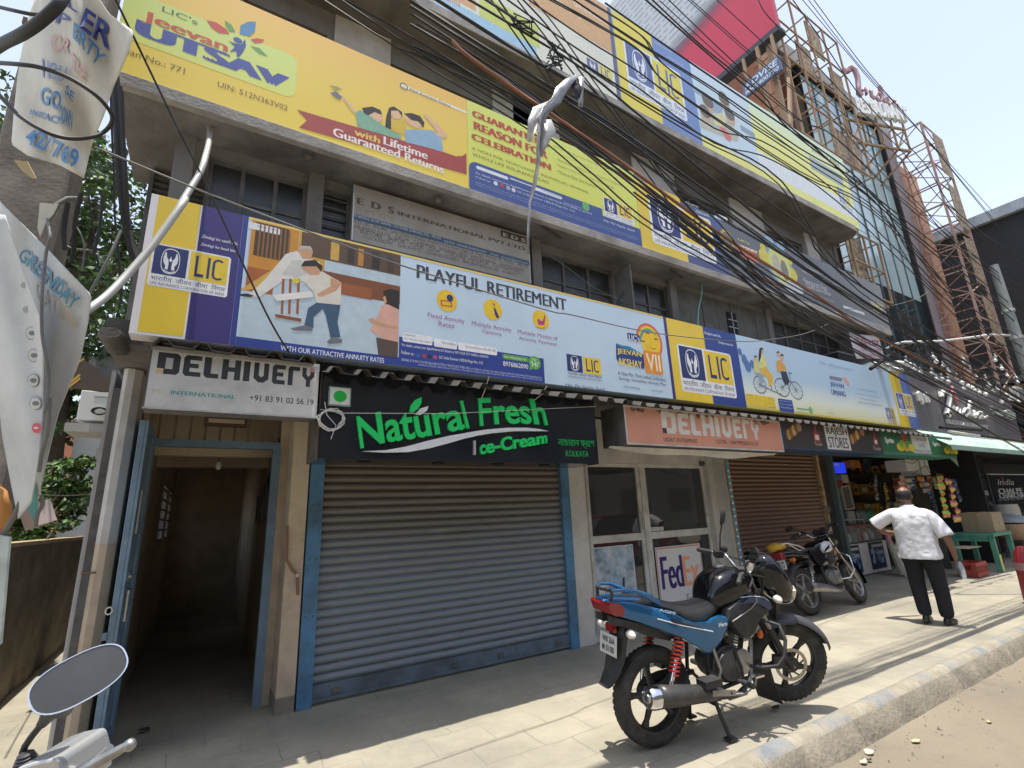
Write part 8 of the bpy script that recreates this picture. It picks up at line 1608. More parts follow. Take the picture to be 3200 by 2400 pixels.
for w_ in SCR:
 mb=MB();cv=[P0+RD*(RL*(p[0]-400)/520)+Vector((0,0,1.05*(1165-p[1]-(p[0]-480)*.08)/255))+RN*.07 for p in w_];mb.tube(cv,[.05 if w_ is not SCR[0] else .075]*len(cv),mat('pink_letter',(.42,.27,.28),rough=.5),8);mb.build('script_letter',rl,smooth=50)
mb=MB();rtext(mb,'RESTAURANT',.02,1.02,-.72,-.18,M_lit,bold=.04);mb.build('raised_letters',rl)
mb=MB();
for z in (-.8,-.12,-1.6):mb.bar(P0+RD*(RL*-.12)+Vector((0,0,z))-RN*.1,P0+RD*(RL*1.05)+Vector((0,0,z))-RN*.1,.06,.06,M_truss)
for u in (-.1,.2,.5,.8,1.04):mb.bar(P0+RD*RL*u+Vector((0,0,-1.6))-RN*.1,P0+RD*RL*u+Vector((0,0,.1))-RN*.1,.05,.05,M_truss);mb.bar(P0+RD*RL*u+Vector((0,0,-1.6))-RN*.1,P0+RD*RL*min(1.04,u+.3)+Vector((0,0,-.8))-RN*.1,.04,.04,M_truss);mb.bar(P0+RD*RL*u+Vector((0,0,-1.6))-RN*.1,P0+RD*RL*u+Vector((0,1.2,-2.4))-RN*.1,.05,.05,M_truss)
mb.build('truss',rl)
# green awning, dark dining front, notice board
ga=thing('green_awning','pale green corrugated awning of the restaurant','awning',(16,4,2.6));M_ga=mat('green_sheet',(.36,.52,.44),rough=.6,var=.12,scale=3,dirt=(.5,.55,.5),dirt_amt=.3,dirt_scale=2)
mb=MB();P=[];x=12.9;k=0
while x < 21.5:
 P.append((x,.022*(1 if k % 2 else -1)));x += .055;k += 1
vs=[(x,y,z+a) for y,z in ((3.88,2.50),(3.885,2.60),(4.395,2.98)) for x,a in P];k=len(P)
vs=[(x,y,z+(a*.7 if j == 0 else a*.35)) for j,(y,z) in enumerate(((3.88,2.50),(3.884,2.585),(4.395,2.97))) for x,a in P]
mb.add(vs,[(r_*k+i,r_*k+i+1,(r_+1)*k+i+1,(r_+1)*k+i) for r_ in (0,1) for i in range(k-1)],M_ga);o=mb.build('sheet',ga);md=o.modifiers.new('s','SOLIDIFY');md.thickness=.006
mb=MB();mb.tube([(12.9,3.86,2.86),(17.6,3.86,2.80)],.03,ink('d8dad6'),8);mb.tube([(12.3,3.8,2.90),(14.2,3.7,2.93)],.03,M_dark,8);mb.tube([(14.5,3.8,2.83),(19.3,3.8,2.81)],.025,M_dark,8);mb.build('edge_pipe',ga)
dn=thing('dining_hall','dark open ground floor of the restaurant under the green awning','shop front',(18,5.5,0));M_blkst=mat('black_stone',(.02,.022,.026),rough=.2,var=.3,spec=.6)
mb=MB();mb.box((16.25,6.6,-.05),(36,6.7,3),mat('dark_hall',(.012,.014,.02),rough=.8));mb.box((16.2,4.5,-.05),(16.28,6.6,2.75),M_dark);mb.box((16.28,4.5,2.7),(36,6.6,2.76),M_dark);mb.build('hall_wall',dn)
mb=MB();mb.box((17.4,5.3,.0),(23.5,6.5,.18),mat('step_stone',(.28,.26,.24),rough=.8));mb.box((18.6,5.6,.18),(23.5,6.5,.4),mat('step_stone',(.28,.26,.24)));mb.build('step',dn)
fpl=Face(5.35);P=fpl.q('e3',560,210);Q=fpl.q('e3',800,830);mb=MB();mb.box((P.x+.1,5.3,.0),(P.x+.75,5.8,2.7),M_blkst);mb.build('pillar',dn);mb=MB();mb.box((P.x+.12,5.29,1.55),(P.x+.5,5.299,1.68),ink('a9b0b4'));mb.box((P.x+.2,5.29,1.2),(P.x+.6,5.299,1.36),ink('6f6a66'));mb.build('sticker',dn)
nb=thing('notice_board','black board lettered CHAI PE CHARCHA at the right edge under the green awning','sign',(21,5,1));fnb=Face(5.2);P=fnb.q('e8',790,185);Q=fnb.q('e8',1382,830)
mb=MB();mb.box((P.x,5.2,Q.z),(P.x+3.6,5.25,P.z),M_blkst);mb.build('panel',nb);mb=MB();mb.box((P.x-.02,5.19,P.z),(P.x+3.62,5.26,P.z+.03),ink('cfd2d2'));mb.build('frame',nb)
mb=MB();lines2(mb,fnb,[('India','e8',(900,265),'e8',(1215,360))],ink('b9bcc0'),2,shear=.3,bold=.01);lines2(mb,fnb,[('CHAI PE','e8',(922,425),'e8',(1372,500)),('CHARCHA','e8',(940,510),'e8',(1400,572))],ink('b3b6ba'),2,bold=.05);lines2(mb,fnb,[('AT INDIA RESTAURANT','e8',(945,585),'e8',(1395,612))],ink('9a9da2'),2);mb.build('lettering',nb)
mb=MB();q=fnb.q('e8',1015,262);fnb.rxz(mb,q.x-.06,q.x+.06,q.z-.06,q.z+.06,ink('8a5a5c'),2);mb.build('flower_emblem',nb)
mb=MB();fd=Face(5.0);P=fd.q('e8',930,665);Q=fd.q('e8',1170,930);xm_=(P.x+Q.x)/2;mb.lathe([(.26,0),(.30,.02),(.31,.5),(.29,.62),(.30,.63)],(xm_,5.0,Q.z-.25),(0,0,1),mat('white_drum',(.5,.48,.42),rough=.5,var=.08),24);mb.box((xm_-.3,4.75,.0),(xm_+.3,5.25,Q.z-.251),M_cem);tag(mb.build('white_drum',smooth=40),'white plastic drum standing before the black notice board','drum')
ba=thing('covered_basket','tan basket covered with a grey sheet on a low stool at the right edge','basket',(19,4.7,0));fb=Face(4.6);P=fb.q('e8',1190,1100)
mb=MB();mb.lathe([(.2,0),(.34,.12),(.38,.3),(.36,.4)],(P.x,4.6,.42),(0,0,1),mat('tan_basket',(.36,.25,.15),rough=.8,var=.2,scale=20),20);mb.build('basket',ba,smooth=50);mb=MB();mb.rings([[(P.x+.25+k*.6*cos(t),4.6+k*.45*sin(t),z-.06*cos(t)) for t in [2*pi*i/18 for i in range(18)]] for z,k in ((.80,1),(.90,.95),(.98,.6),(1.0,.1))],mat('grey_sheet',(.33,.36,.37),rough=.85,var=.1,bump=.4));mb.build('sheet',ba,smooth=50)
for dx_,dy in ((-.25,-.2),(.25,-.2),(-.25,.2),(.25,.2)):mb=MB();mb.bar((P.x+dx_,4.6+dy,0),(P.x+dx_*.8,4.6+dy*.8,.42),.04,.04,M_wood);mb.build('leg',ba)
mb=MB();q=atZ(3250,1885,0);mb.lathe([(.16,0),(.17,.05),(.16,.42),(.165,.45),(.165,.58),(.155,.60),(.14,.72),(.08,.80)],(q.x,q.y,0),(0,0,1),mat('red_post',(.25,.025,.03),rough=.5,var=.15),24);o=tag(mb.build('red_bollard',smooth=40),'dark red rounded bollard cut off by the right edge of the picture','bollard')
mb=MB();mb.lathe([(.168,.46),(.168,.57)],(q.x,q.y,0),(0,0,1),mat('pink_band',(.4,.2,.2),rough=.5),24,cap=False);mb.build('band',o)
# to let banner and boxes on the shade
ft=Face(4.2);tl=thing('to_let_banner','white cloth banner lettered TO-LET in red between the billboards and the restaurant','banner',(12,4.2,4.2));Q4=[ft.q('f3',*p) for p in ((1362,1022),(1630,1060),(1712,1272),(1448,1268))]
mb=MB();N_=10;vs=[]
for i in range(N_+1):
 for j in range(N_+1):
  u,v_=i/N_,j/N_;p=(Q4[0]*(1-u)+Q4[1]*u)*(1-v_)+(Q4[3]*(1-u)+Q4[2]*u)*v_;vs.append((p.x,p.y+.02*sin(5*u+2*v_),p.z))
mb.add(vs,[(i*(N_+1)+j,(i+1)*(N_+1)+j,(i+1)*(N_+1)+j+1,i*(N_+1)+j+1) for i in range(N_) for j in range(N_)],mat('banner_white',(.66,.62,.64),rough=.7,var=.05));o=mb.build('cloth',tl,smooth=60);md=o.modifiers.new('s','SOLIDIFY');md.thickness=.004
def quadtext(mb,t,P,ma,off=-.03,y=None,**kw):
 vs,fs_,bx=glyphs(t,min(.02,kw.get('bold',.03)),0.,3,0.);V=[]
 for v in vs:
  u,k=(v[0]-bx[0])/(bx[1]-bx[0]),(v[1]-bx[2])/(bx[3]-bx[2]);p=(P[3]*(1-u)+P[2]*u)*(1-k)+(P[0]*(1-u)+P[1]*u)*k;V.append((p.x,p.y+off,p.z))
 mb.add(V,fs_,ma)
mb=MB();quadtext(mb,'TO-LET',[ft.q('f3',*p) for p in ((1410,1075),(1630,1105),(1650,1160),(1430,1130))],ink('b5506a'),bold=.04);quadtext(mb,'OFFICE SPACE',[ft.q('f3',*p) for p in ((1455,1165),(1650,1185),(1665,1215),(1470,1200))],ink('c78a9a'));quadtext(mb,'9830022 9831',[ft.q('f3',*p) for p in ((1470,1222),(1685,1232),(1695,1258),(1480,1252))],ink('c78a9a'));mb.build('lettering',tl)
mb=MB();P=ft.q('f3',1290,1225);Q=ft.q('f3',1440,1330);mb.box((P.x,4.25,Q.z-.1),(Q.x,4.75,P.z+.05),M_dark);mb.box((P.x+.0,4.24,P.z+.051),(Q.x+.1,4.76,P.z+.08),M_gpanel);mb.bar((Q.x+.02,4.3,Q.z-.2),(Q.x+.02,4.3,P.z+.05),.06,.06,ink('b9b9b4'));tag(mb.build('meter_cabinet'),'dark cabinet with a pale edge post under the TO-LET banner','cabinet')
for i,(x,y) in enumerate(((1545,1335),(1690,1375),(1770,1320))):q=ft.q('f3',x,y);mb=MB();mb.tube([q+Vector((0,.1,.0)),q+Vector((.1,-.05,.02)),q+Vector((.32,-.2,-.03))],[.05,.06,.05],ink('cfcfca'),10);tag(mb.build('camera_housing',smooth=50),'small white camera housing over the restaurant wall top','camera','cameras on the restaurant wall')
# ---------------------------------------------------------------- hoarding on the roof, set across the street
hd_=thing('hoarding','huge red and pale grey roof hoarding standing across the street above the billboards','billboard',(10,6,9))
ma=bpy.data.materials.new('hoarding_print');ma.use_nodes=True;N=ma.node_tree.nodes;L=ma.node_tree.links;b_=N['Principled BSDF'];b_.inputs['Roughness'].default_value=.5
tc=N.new('ShaderNodeTexCoord');sx=N.new('ShaderNodeSeparateXYZ');L.new(tc.outputs['Object'],sx.inputs[0])
# distance from the printed diagonal, from two points measured on the sheet
pA,pB=atX(*c('f2',1180,0),10.),atX(*c('f2',720,540),10.);dy_,dz_=pB.y-pA.y,pB.z-pA.z;ln=sqrt(dy_*dy_+dz_*dz_);ny,nz=dz_/ln,-dy_/ln;off=-(pA.y*ny+pA.z*nz)
if ny*(4.3)+nz*12.2+off < 0:ny,nz,off=-ny,-nz,-off
m1=N.new('ShaderNodeMath');m1.operation='MULTIPLY_ADD';L.new(sx.outputs['Y'],m1.inputs[0]);m1.inputs[1].default_value=ny;m1.inputs[2].default_value=off
m2=N.new('ShaderNodeMath');m2.operation='MULTIPLY_ADD';L.new(sx.outputs['Z'],m2.inputs[0]);m2.inputs[1].default_value=nz;L.new(m1.outputs[0],m2.inputs[2])
mr=N.new('ShaderNodeMapRange');mr.inputs[1].default_value=-.55;mr.inputs[2].default_value=.35;L.new(m2.outputs[0],mr.inputs[0]);cr_=N.new('ShaderNodeValToRGB');L.new(mr.outputs[0],cr_.inputs[0])
for i,(p,h_) in enumerate(((0,'bcc2c8'),(1,'c03a52'),(.45,'6f6a72'),(.62,'8f4254'))):
 e=cr_.color_ramp.elements[i] if i < 2 else cr_.color_ramp.elements.new(p);e.position=p;e.color=(*srgb(h_),1)
L.new(cr_.outputs[0],b_.inputs['Base Color'])
mb=MB();mb.box((10,4.1,11.95),(10.12,9.5,18),ma);mb.build('panel',hd_);mb=MB();mb.box((9.9,4.05,11.8),(10.2,9.5,11.945),mat('dark_steel',(.04,.045,.06),rough=.5));
for y in (4.4,6.0,7.6,9.2):mb.bar((10.1,y,9.0),(10.1,y,11.8),.1,.1,M_truss);mb.bar((10.1,y,9.0),(10.9,y,11.8),.07,.07,M_truss)
mb.build('support_frame',hd_)
mb=MB();rr=random.Random(9);wht=ink('979da6')
for i in range(26):
 z=17.6-i*.2;y=5.3+.115*i*.8
 y=max(4.9,pA.y+.55+(pA.z-z)*(dy_/-dz_ if dz_ else 0)+.2)
 while y < 9.2:
  w=rr.uniform(.15,.5);mb.add([(9.996,y,z),(9.996,y+w,z),(9.996,y+w,z+.06),(9.996,y,z+.06)],[(0,1,2,3)],wht);y += w+.08
mb.build('text_lines',hd_)
ad=thing('hoarding_sign','small slate blue sign reading ADVISE hung below the red hoarding','sign',(10.2,5,10.5));xa_=9.8
P=[atX(*c('f2',*p),xa_) for p in ((1385,850),(1785,585),(1800,765),(1400,985))];zb_,zt2_=(P[2].z+P[3].z)/2,(P[0].z+P[1].z)/2;ya,yb_=(P[0].y+P[3].y)/2,(P[1].y+P[2].y)/2
mb=MB();mb.box((xa_,yb_,zb_),(xa_+.06,ya,zt2_),ink('54647f'));mb.build('panel',ad);mb=MB()
for t,z0,z1,k0,k1 in (('ADVISE',.48,.90,.05,.95),('9040400750',.10,.38,.05,.95)):
 vs,fs_,bx=glyphs(t,.03,0.,3,.15);mb.add([(xa_-.004,ya+(yb_-ya)*(k0+(k1-k0)*(v[0]-bx[0])/(bx[1]-bx[0])),zb_+(zt2_-zb_)*(z0+(z1-z0)*(v[1]-bx[2])/(bx[3]-bx[2]))) for v in vs],fs_,ink('c6ccd8'))
mb.build('lettering',ad);mb=MB();mb.bar((xa_+.1,yb_+.1,zt2_),(xa_+.1,yb_+.1,11.8),.06,.06,M_truss);mb.bar((xa_+.1,ya-.1,zt2_),(xa_+.1,ya-.1,11.8),.06,.06,M_truss);mb.bar((xa_+.1,(ya+yb_)/2,9.0),(xa_+.1,(ya+yb_)/2,11.8),.07,.07,M_truss);mb.build('hanger',ad)
# ---------------------------------------------------------------- dark shed over the road end, lamp pole, bulbs
sd_=thing('dark_shed','dark sheeted shed with a pale roof edge rising at the right edge','shed',(26,3,5));M_shd=mat('dark_sheet',(.028,.03,.035),rough=.8,var=.2,scale=.6)
mb=MB();mb.box((24,-6,5.6),(24.2,7.4,11.35),M_shd);mb.box((24.2,7.2,5.6),(40,7.4,11.35),M_shd);mb.build('sheet_wall',sd_)
mb=MB();mb.box((23.8,-6,11.36),(40,7.5,11.75),mat('pale_roof_edge',(.30,.36,.42),rough=.6,var=.25,dirt=(.45,.48,.5),dirt_amt=.4));mb.build('roof',sd_)
mb=MB();mb.box((23.9,6.6,0),(24.15,6.9,11.355),mat('maroon_post',(.12,.02,.025),rough=.6));mb.build('post',sd_)
mb=MB()
for k in range(5):mb.bar((24.1,5.5,5.2-.5*k),(24.1,-6,5.0-.6*k),.12,.12,M_truss if k == 0 else M_shd)
mb.box((25.5,-6,3.0),(25.6,7.4,5.6),mat('deep_blue_dark',(.01,.012,.03),rough=.8));mb.box((24.3,-6,2.9),(25.5,5.6,3.6),mat('maroon_beam',(.13,.03,.04),rough=.7));mb.box((24.5,-6,-.3),(24.7,5.4,2.9),M_shd);mb.build('beam',sd_)
rp=thing('street_pole','slender grey tubular street pole with a curved pale conduit at the right edge','pole',(13.2,2.5,0));q0=atY(*c('d2',1672,545),2.5)
mb=MB();mb.tube([(q0.x,2.5,-.15),(q0.x,2.5,4.6),(q0.x,2.5,q0.z)],[.10,.085,.07],mat('galvanised',(.30,.32,.31),rough=.6,metal=.3,var=.15,dirt=(.2,.2,.18),dirt_amt=.4,dirt_scale=3),16);mb.build('pole_shaft',rp,smooth=50);mb=MB();mb.lathe([(.1,0),(.1,.06)],(q0.x,2.5,q0.z-1.0),(0,0,1),M_alu,14);mb.lathe([(.1,0),(.1,.06)],(q0.x,2.5,q0.z-1.55),(0,0,1),M_alu,14);mb.build('clamp',rp)
mb=MB();D=lambda t,x,y,Y:atY(*c(t,x,y),Y);mb.tube([D('d2',870,1165,3.9),D('d2',930,1130,3.7),D('d2',1010,1112,3.5),D('d2',1280,1105,3.1),D('d2',1480,1082,2.8),D('d2',1640,1058,2.62),D('d2',1790,1062,2.5)],.022,mat('white_conduit',(.6,.6,.58),rough=.5,var=.05),8);tag(mb.build('curved_conduit',smooth=60),'long white curved conduit reaching from the street pole over the cables','pipe')
mb=MB();mb.tube([D('d2',760,1310,3.9),D('d2',860,1240,3.8),D('d2',960,1170,3.75),D('d2',1030,1150,3.7)],.035,M_dark,8);rr=random.Random(5)
for i in range(22):a=D('d2',940+rr.uniform(0,140),1140+rr.uniform(0,50),3.7);mb.tube([a,a+Vector((rr.uniform(-.2,.2),rr.uniform(-.1,.1),rr.uniform(-.12,.12))),a+Vector((rr.uniform(-.3,.3),0,rr.uniform(-.1,.1)))],.012,M_dark,5)
tag(mb.build('cable_joint'),'black tangled cable joint over the top of the restaurant wall','cable joint')
B7=[(110,590),(165,695),(200,670),(255,705),(385,550),(418,600),(490,640),(375,715),(545,715),(420,775),(635,765),(545,805),(695,570),(705,605),(770,680),(830,760),(930,775),(685,815),(705,875),(750,850),(790,870),(815,895),(865,920),(965,850),(1012,900),(1050,895),(930,935),(1028,550),(1030,585),(1098,670),(1155,745),(1242,765),(1265,810),(1140,940),(1095,1015),(1185,980),(1215,990),(1270,1010),(475,775),(120,625)]
M_bulb=mat('bulb_white',(.75,.75,.74),rough=.25,var=0);bl=None;lab='white bulb hanging on the festoon wires before the restaurant'
bl=thing('light_bulb',lab,'bulb',(0,0,0),'festoon bulbs before the restaurant');mb=MB();mb.sphere((0,0,0),.042,M_bulb,10,8);mb.build('bulb_globe',bl,smooth=60);mb=MB();mb.lathe([(.03,.034),(.021,.046),(.021,.11)],(0,0,0),(0,0,1),ink('c4c4c0'),8);mb.build('socket',bl)
BP=[]
for i,(x,y) in enumerate(B7):
 p=D('e7',x,y,4.0-.25*(i % 3));BP.append(p)
 if i == 0:bl.location=p
 else:dup(bl,p)
BP.sort(key=lambda p:p.x)
for k in range(3):
 pts=[p+Vector((0,0,.11)) for i,p in enumerate(BP) if i % 3 == k];mb=MB();mb.tube(pts,.006,M_dark,5);tag(mb.build('festoon_wire'),'thin black wire carrying the festoon bulbs before the restaurant','wire','festoon wires')
fl=thing('flood_lamp','white flood lamp over the maroon corner at the right edge','lamp',(20,4,4));p=D('e7',1275,935,3.9);mb=MB();mb.box((p.x-.3,3.85,p.z-.18),(p.x+.3,4.0,p.z+.18),ink('c9cbc6'));mb.build('lamp_body',fl,bevel=.02);mb=MB();mb.box((p.x-.25,3.845,p.z-.14),(p.x+.25,3.849,p.z+.14),ink('6d7370'));mb.build('lamp_glass',fl)
# ---------------------------------------------------------------- lane at the left: wall, shrubs, trees, cooling units
M_moss=mat('mossy_wall',(.17,.14,.10),rough=1,var=.35,scale=3,dirt=(.06,.055,.04),dirt_amt=.5,dirt_scale=2,bump=.7,bscale=18)
xw=-1.52;zt=atX(130,1697,xw).z
mb=MB();vs=[];fs_=[];NY,NZ=60,12
for i in range(NY+1):
 for j in range(NZ+1):y=5.2+6.3*i/NY;z=-.2+(zt+.2)*j/NZ;vs.append((xw+.03*noise.noise(Vector((y*2,z*2,0)))+.012*noise.noise(Vector((y*9,z*9,4))),y,z))
for i in range(NY):
 for j in range(NZ):q=i*(NZ+1)+j;fs_.append((q,q+1,q+NZ+2,q+NZ+1))
mb.add(vs,fs_,M_moss);mb.box((xw-.22,5.2,-.2),(xw-.02,11.5,zt-.01),M_moss);mb.box((xw-.25,5.2,zt-.01),(xw+.02,11.5,zt+.03),mat('wall_coping',(.36,.27,.16),rough=.95,var=.25,bump=.5));tag(mb.build('boundary_wall',smooth=40),'low mossy brown boundary wall along the lane at the left','wall')
M_leaf=[mat('leaf_dark',(.045,.085,.022),rough=.5,var=.3,scale=8),mat('leaf_mid',(.08,.15,.035),rough=.5,var=.3,scale=8),mat('leaf_light',(.15,.23,.05),rough=.5,var=.25,scale=8)]
M_bark=mat('bark',(.085,.065,.045),rough=.95,var=.3,scale=7,bump=.6)
def leaves(mb,ctr,rad,n,size,rr,mix=(.5,.35,.15),droop=.3):
 for i in range(n):
  while True:
   p=Vector((rr.uniform(-1,1),rr.uniform(-1,1),rr.uniform(-1,1)))
   if p.length < 1:break
  p=p*(.55+.45*rr.random()) if rr.random() < .5 else p
  o=Vector(ctr)+Vector((p.x*rad[0],p.y*rad[1],p.z*rad[2]));a=Vector((rr.uniform(-1,1),rr.uniform(-1,1),rr.uniform(-.6,.4)-droop)).normalized();u=a.orthogonal().normalized();u=(u*cos(rr.uniform(0,6))+a.cross(u)*sin(rr.uniform(0,6))).normalized();s=size*rr.uniform(.6,1.3)
  nrm=a.cross(u);k=rr.random();ma=M_leaf[0 if k < mix[0] else 1 if k < mix[0]+mix[1] else 2]
  mb.add([o,o+a*s*.45+u*s*.26+nrm*s*.06,o+a*s,o+a*s*.45-u*s*.26+nrm*s*.06],[(0,1,2,3)],ma)
def tree(label,base,h,clumps,nleaf,size,seed,name='tree'):
 rr=random.Random(seed);t=thing(name,label,'tree',base);B0=Vector(base);mb=MB()
 tr=[B0,B0+Vector((.1,.05,h*.3)),B0+Vector((-.05,.1,h*.6)),B0+Vector((.05,.1,h*.9))];mb.tube(tr,[h*.028,h*.024,h*.018,h*.008],M_bark,10)
 for cx,cy,cz,rx,ry,rz in clumps:a=B0+Vector((0,.06,max(.3,cz*.55)));e=B0+Vector((cx,cy,cz));mb.tube([a,(a+e)/2+Vector((0,0,.15)),e],[h*.012,h*.008,h*.004],M_bark,6)
 mb.build('trunk',t,smooth=60);mb=MB();mb.keep=True;tot=sum(k[3]*k[4]*k[5] for k in clumps)
 for cx,cy,cz,rx,ry,rz in clumps:
  n=int(nleaf*rx*ry*rz/tot);m_=max(1,n//60);sub=[]
  for q in range(m_):v_=Vector((rr.gauss(0,.5),rr.gauss(0,.5),rr.gauss(0,.5)));sub.append(B0+Vector((cx+v_.x*rx,cy+v_.y*ry,cz+v_.z*rz)))
  for sc in sub:leaves(mb,sc,(rx*.30,ry*.30,rz*.26),n//m_,size,rr,(.55,.33,.12) if rr.random() < .6 else (.3,.42,.28))
 mb.build('crown',t)
p=atY(330,620,12.5)
tree('large leafy tree rising behind the boundary wall beside the billboards',(p.x-.2,12.5,-.1),9.5,[(0,0,6.0,1.6,1.4,1.3),(-1.3,.3,7.2,1.6,1.3,1.4),(.7,.4,8.3,1.3,1.3,1.2),(-2.6,.6,5.8,1.5,1.3,1.3),(-1.2,0,4.7,1.4,1.2,.9),(.2,.3,4.3,1.0,1.0,.9),(-.6,.2,9.6,1.6,1.4,1.2)],15000,.17,21)
p=atY(60,500,15)
tree('darker tree farther back seen behind the utility pole',(p.x,15,-.1),11,[(0,0,6.5,2,1.8,1.8),(-1.8,0,8.5,2,1.8,1.6),(1.8,.5,8.0,1.8,1.5,1.6),(.4,0,10.5,2,1.6,1.4),(1.6,0,5.2,1.6,1.4,1.2)],9000,.22,22)
p=atY(160,1420,10.3)
tree('dense shrub with broad leaves over the end of the boundary wall',(p.x,10.3,0),3.0,[(0,0,2.1,.75,.6,.55),(-.5,.1,1.6,.6,.5,.5),(.35,.1,2.5,.5,.5,.4),(.1,-.2,1.5,.5,.4,.4)],5200,.11,23,name='shrub')
p=atX(150,1640,xw-.12);rr=random.Random(31)
tree('small light green weed shoots growing on the coping of the boundary wall',(p.x,p.y,zt),.7,[(0,0,.35,.22,.5,.2),(0,.5,.25,.2,.3,.15)],420,.075,24,name='weed_plant')
wb=thing('pale_house','pale rendered house beyond the shrubs in the lane','house',(-1,12.6,0));a=atY(*c('c2',665,1212),12.6);b_=atY(*c('c2',862,1460),12.6)
mb=MB();mb.box((a.x,12.6,0),(a.x+3.5,16,a.z),mat('pale_render',(.50,.52,.52),rough=.9,var=.06));mb.build('wall',wb);mb=MB();q=atY(*c('c2',790,1262),12.59);mb.box((q.x-.16,12.57,q.z-.3),(q.x+.2,12.599,q.z+.3),mat('shutter_grey',(.25,.27,.28),rough=.7));mb.build('window',wb)
ac=thing('cooling_unit','white outdoor cooling unit on a bracket beside the cement edge of the pillar','air conditioner',(-1,8,2));ya=8.2;a=atY(*c('e6',845,62),ya);b_=atY(*c('e6',1135,385),ya)
mb=MB();mb.box((a.x,ya,b_.z),(b_.x+.2,ya+.35,a.z),mat('ac_white',(.55,.56,.54),rough=.6,var=.05));mb.build('casing',ac,bevel=.01);mb=MB();q=atY(*c('e6',1010,130),ya-.005);mb.box((a.x+.14,ya-.006,q.z-.008),(b_.x+.1,ya-.001,q.z+.008),ink('8a8f8c'));mb.build('panel_line',ac)
mb=MB();q=atY(*c('e6',1035,285),ya-.03)
for i in range(3):mb.tube([(q.x+(.055+.012*i)*cos(t),ya-.03-.02*i,q.z+.045*sin(t)) for t in [2*pi*k/14 for k in range(14)]],.009,M_dark if i else ink('b9b9b4'),6,closed=True)
mb.build('pipe_coil',ac,smooth=60);mb=MB();q=atY(*c('e6',680,430),ya);mb.box((q.x,ya-.05,b_.z-.16),(b_.x+.3,ya+.5,b_.z-.05),mat('ledge',(.33,.32,.30),rough=.9));mb.box((q.x+.35,ya-.02,b_.z-.5),(b_.x+.3,ya+.5,b_.z-.36),mat('ledge',(.33,.32,.30)));mb.build('ledge',ac)
oh=thing('orange_house','orange and white banded house far down the lane','house',(-3,22,0));a=atY(*c('e6',560,255),22);b_=atY(*c('e6',860,480),22)
mb=MB();mb.box((a.x-1,22,0),(b_.x+1,26,a.z+.3),mat('orange_render',(.50,.20,.12),rough=.9));mb.build('wall',oh);mb=MB();q=atY(*c('e6',700,350),22);mb.box((a.x-1.1,21.9,q.z-.12),(b_.x+1.1,21.999,q.z+.12),M_white);q=atY(*c('e6',700,435),22);mb.box((a.x-1.1,21.9,q.z-.1),(b_.x+1.1,21.999,q.z+.1),M_white);mb.build('band',oh)
mb=MB();Y=6.6;P=[atY(*c('c2',*p),Y) for p in ((600,1225),(735,1320),(850,1400),(840,1475),(735,1470),(520,1440))];mb.prism(P,(0,.08,0),mat('brown_canopy',(.08,.058,.048),rough=.8,var=.2));o=tag(mb.build('brown_panel'),'brown tilted sheet panel with yellow stripes across the lane','panel');mb=MB()
for dy in (0,26):P=[atY(*c('c2',*p),Y-.003) for p in ((500,1415+dy),(590,1345+dy),(598,1358+dy),(510,1428+dy))];mb.add(P,[(0,1,2,3)],ink('c9a04a'))
P=[atY(*c('c2',*p),Y-.003) for p in ((565,1265),(620,1228),(625,1238),(570,1275))];mb.add(P,[(0,1,2,3)],ink('c9a04a'));mb.build('stripe',o)
# ---------------------------------------------------------------- utility pole with flex banners and cable tangle
pp=atD(112,600,2.95);up_=thing('utility_pole','weathered square concrete utility pole wrapped in banners at the left edge','pole',(pp.x,pp.y,-.15));M_pole=mat('pole_concrete',(.20,.18,.155),rough=.95,var=.25,scale=5,dirt=(.09,.08,.07),dirt_amt=.5,dirt_scale=4,bump=.15)
mb=MB();mb.prism([(pp.x-.17,pp.y-.13,-.2),(pp.x+.17,pp.y-.13,-.2),(pp.x+.17,pp.y+.13,-.2),(pp.x-.17,pp.y+.13,-.2)],(0,0,7),M_pole);mb.build('pole_shaft',up_,bevel=.02)
mb=MB();mb.box((pp.x-.19,pp.y-.15,4.6),(pp.x+.19,pp.y+.15,4.65),Mr);mb.build('clamp',up_)
def D1(px,py):return 2.52+.05*sin(px*.020+py*.004)+.03*sin(px*.05-py*.013)+.0006*(200-px)
def flexsheet(name,parent,left,right,t,D,ma,nu=26,nv=40,th=.003):
 def along(P,v_):
  n=len(P)-1;k=min(int(v_*n),n-1);w=v_*n-k;return P[k][0]*(1-w)+P[k+1][0]*w,P[k][1]*(1-w)+P[k+1][1]*w
 L_=[c(t,*p) for p in left];R_=[c(t,*p) for p in right];mb=MB();vs=[]
 for j in range(nv+1):
  a=along(L_,j/nv);b_=along(R_,j/nv)
  for i in range(nu+1):u=i/nu;x,y=a[0]*(1-u)+b_[0]*u,a[1]*(1-u)+b_[1]*u;vs.append(atD(x,y,D(x,y)))
 mb.add(vs,[(j*(nu+1)+i,j*(nu+1)+i+1,(j+1)*(nu+1)+i+1,(j+1)*(nu+1)+i) for j in range(nv) for i in range(nu)],ma);o=mb.build(name,parent,smooth=70);md=o.modifiers.new('s','SOLIDIFY');md.thickness=th;return o
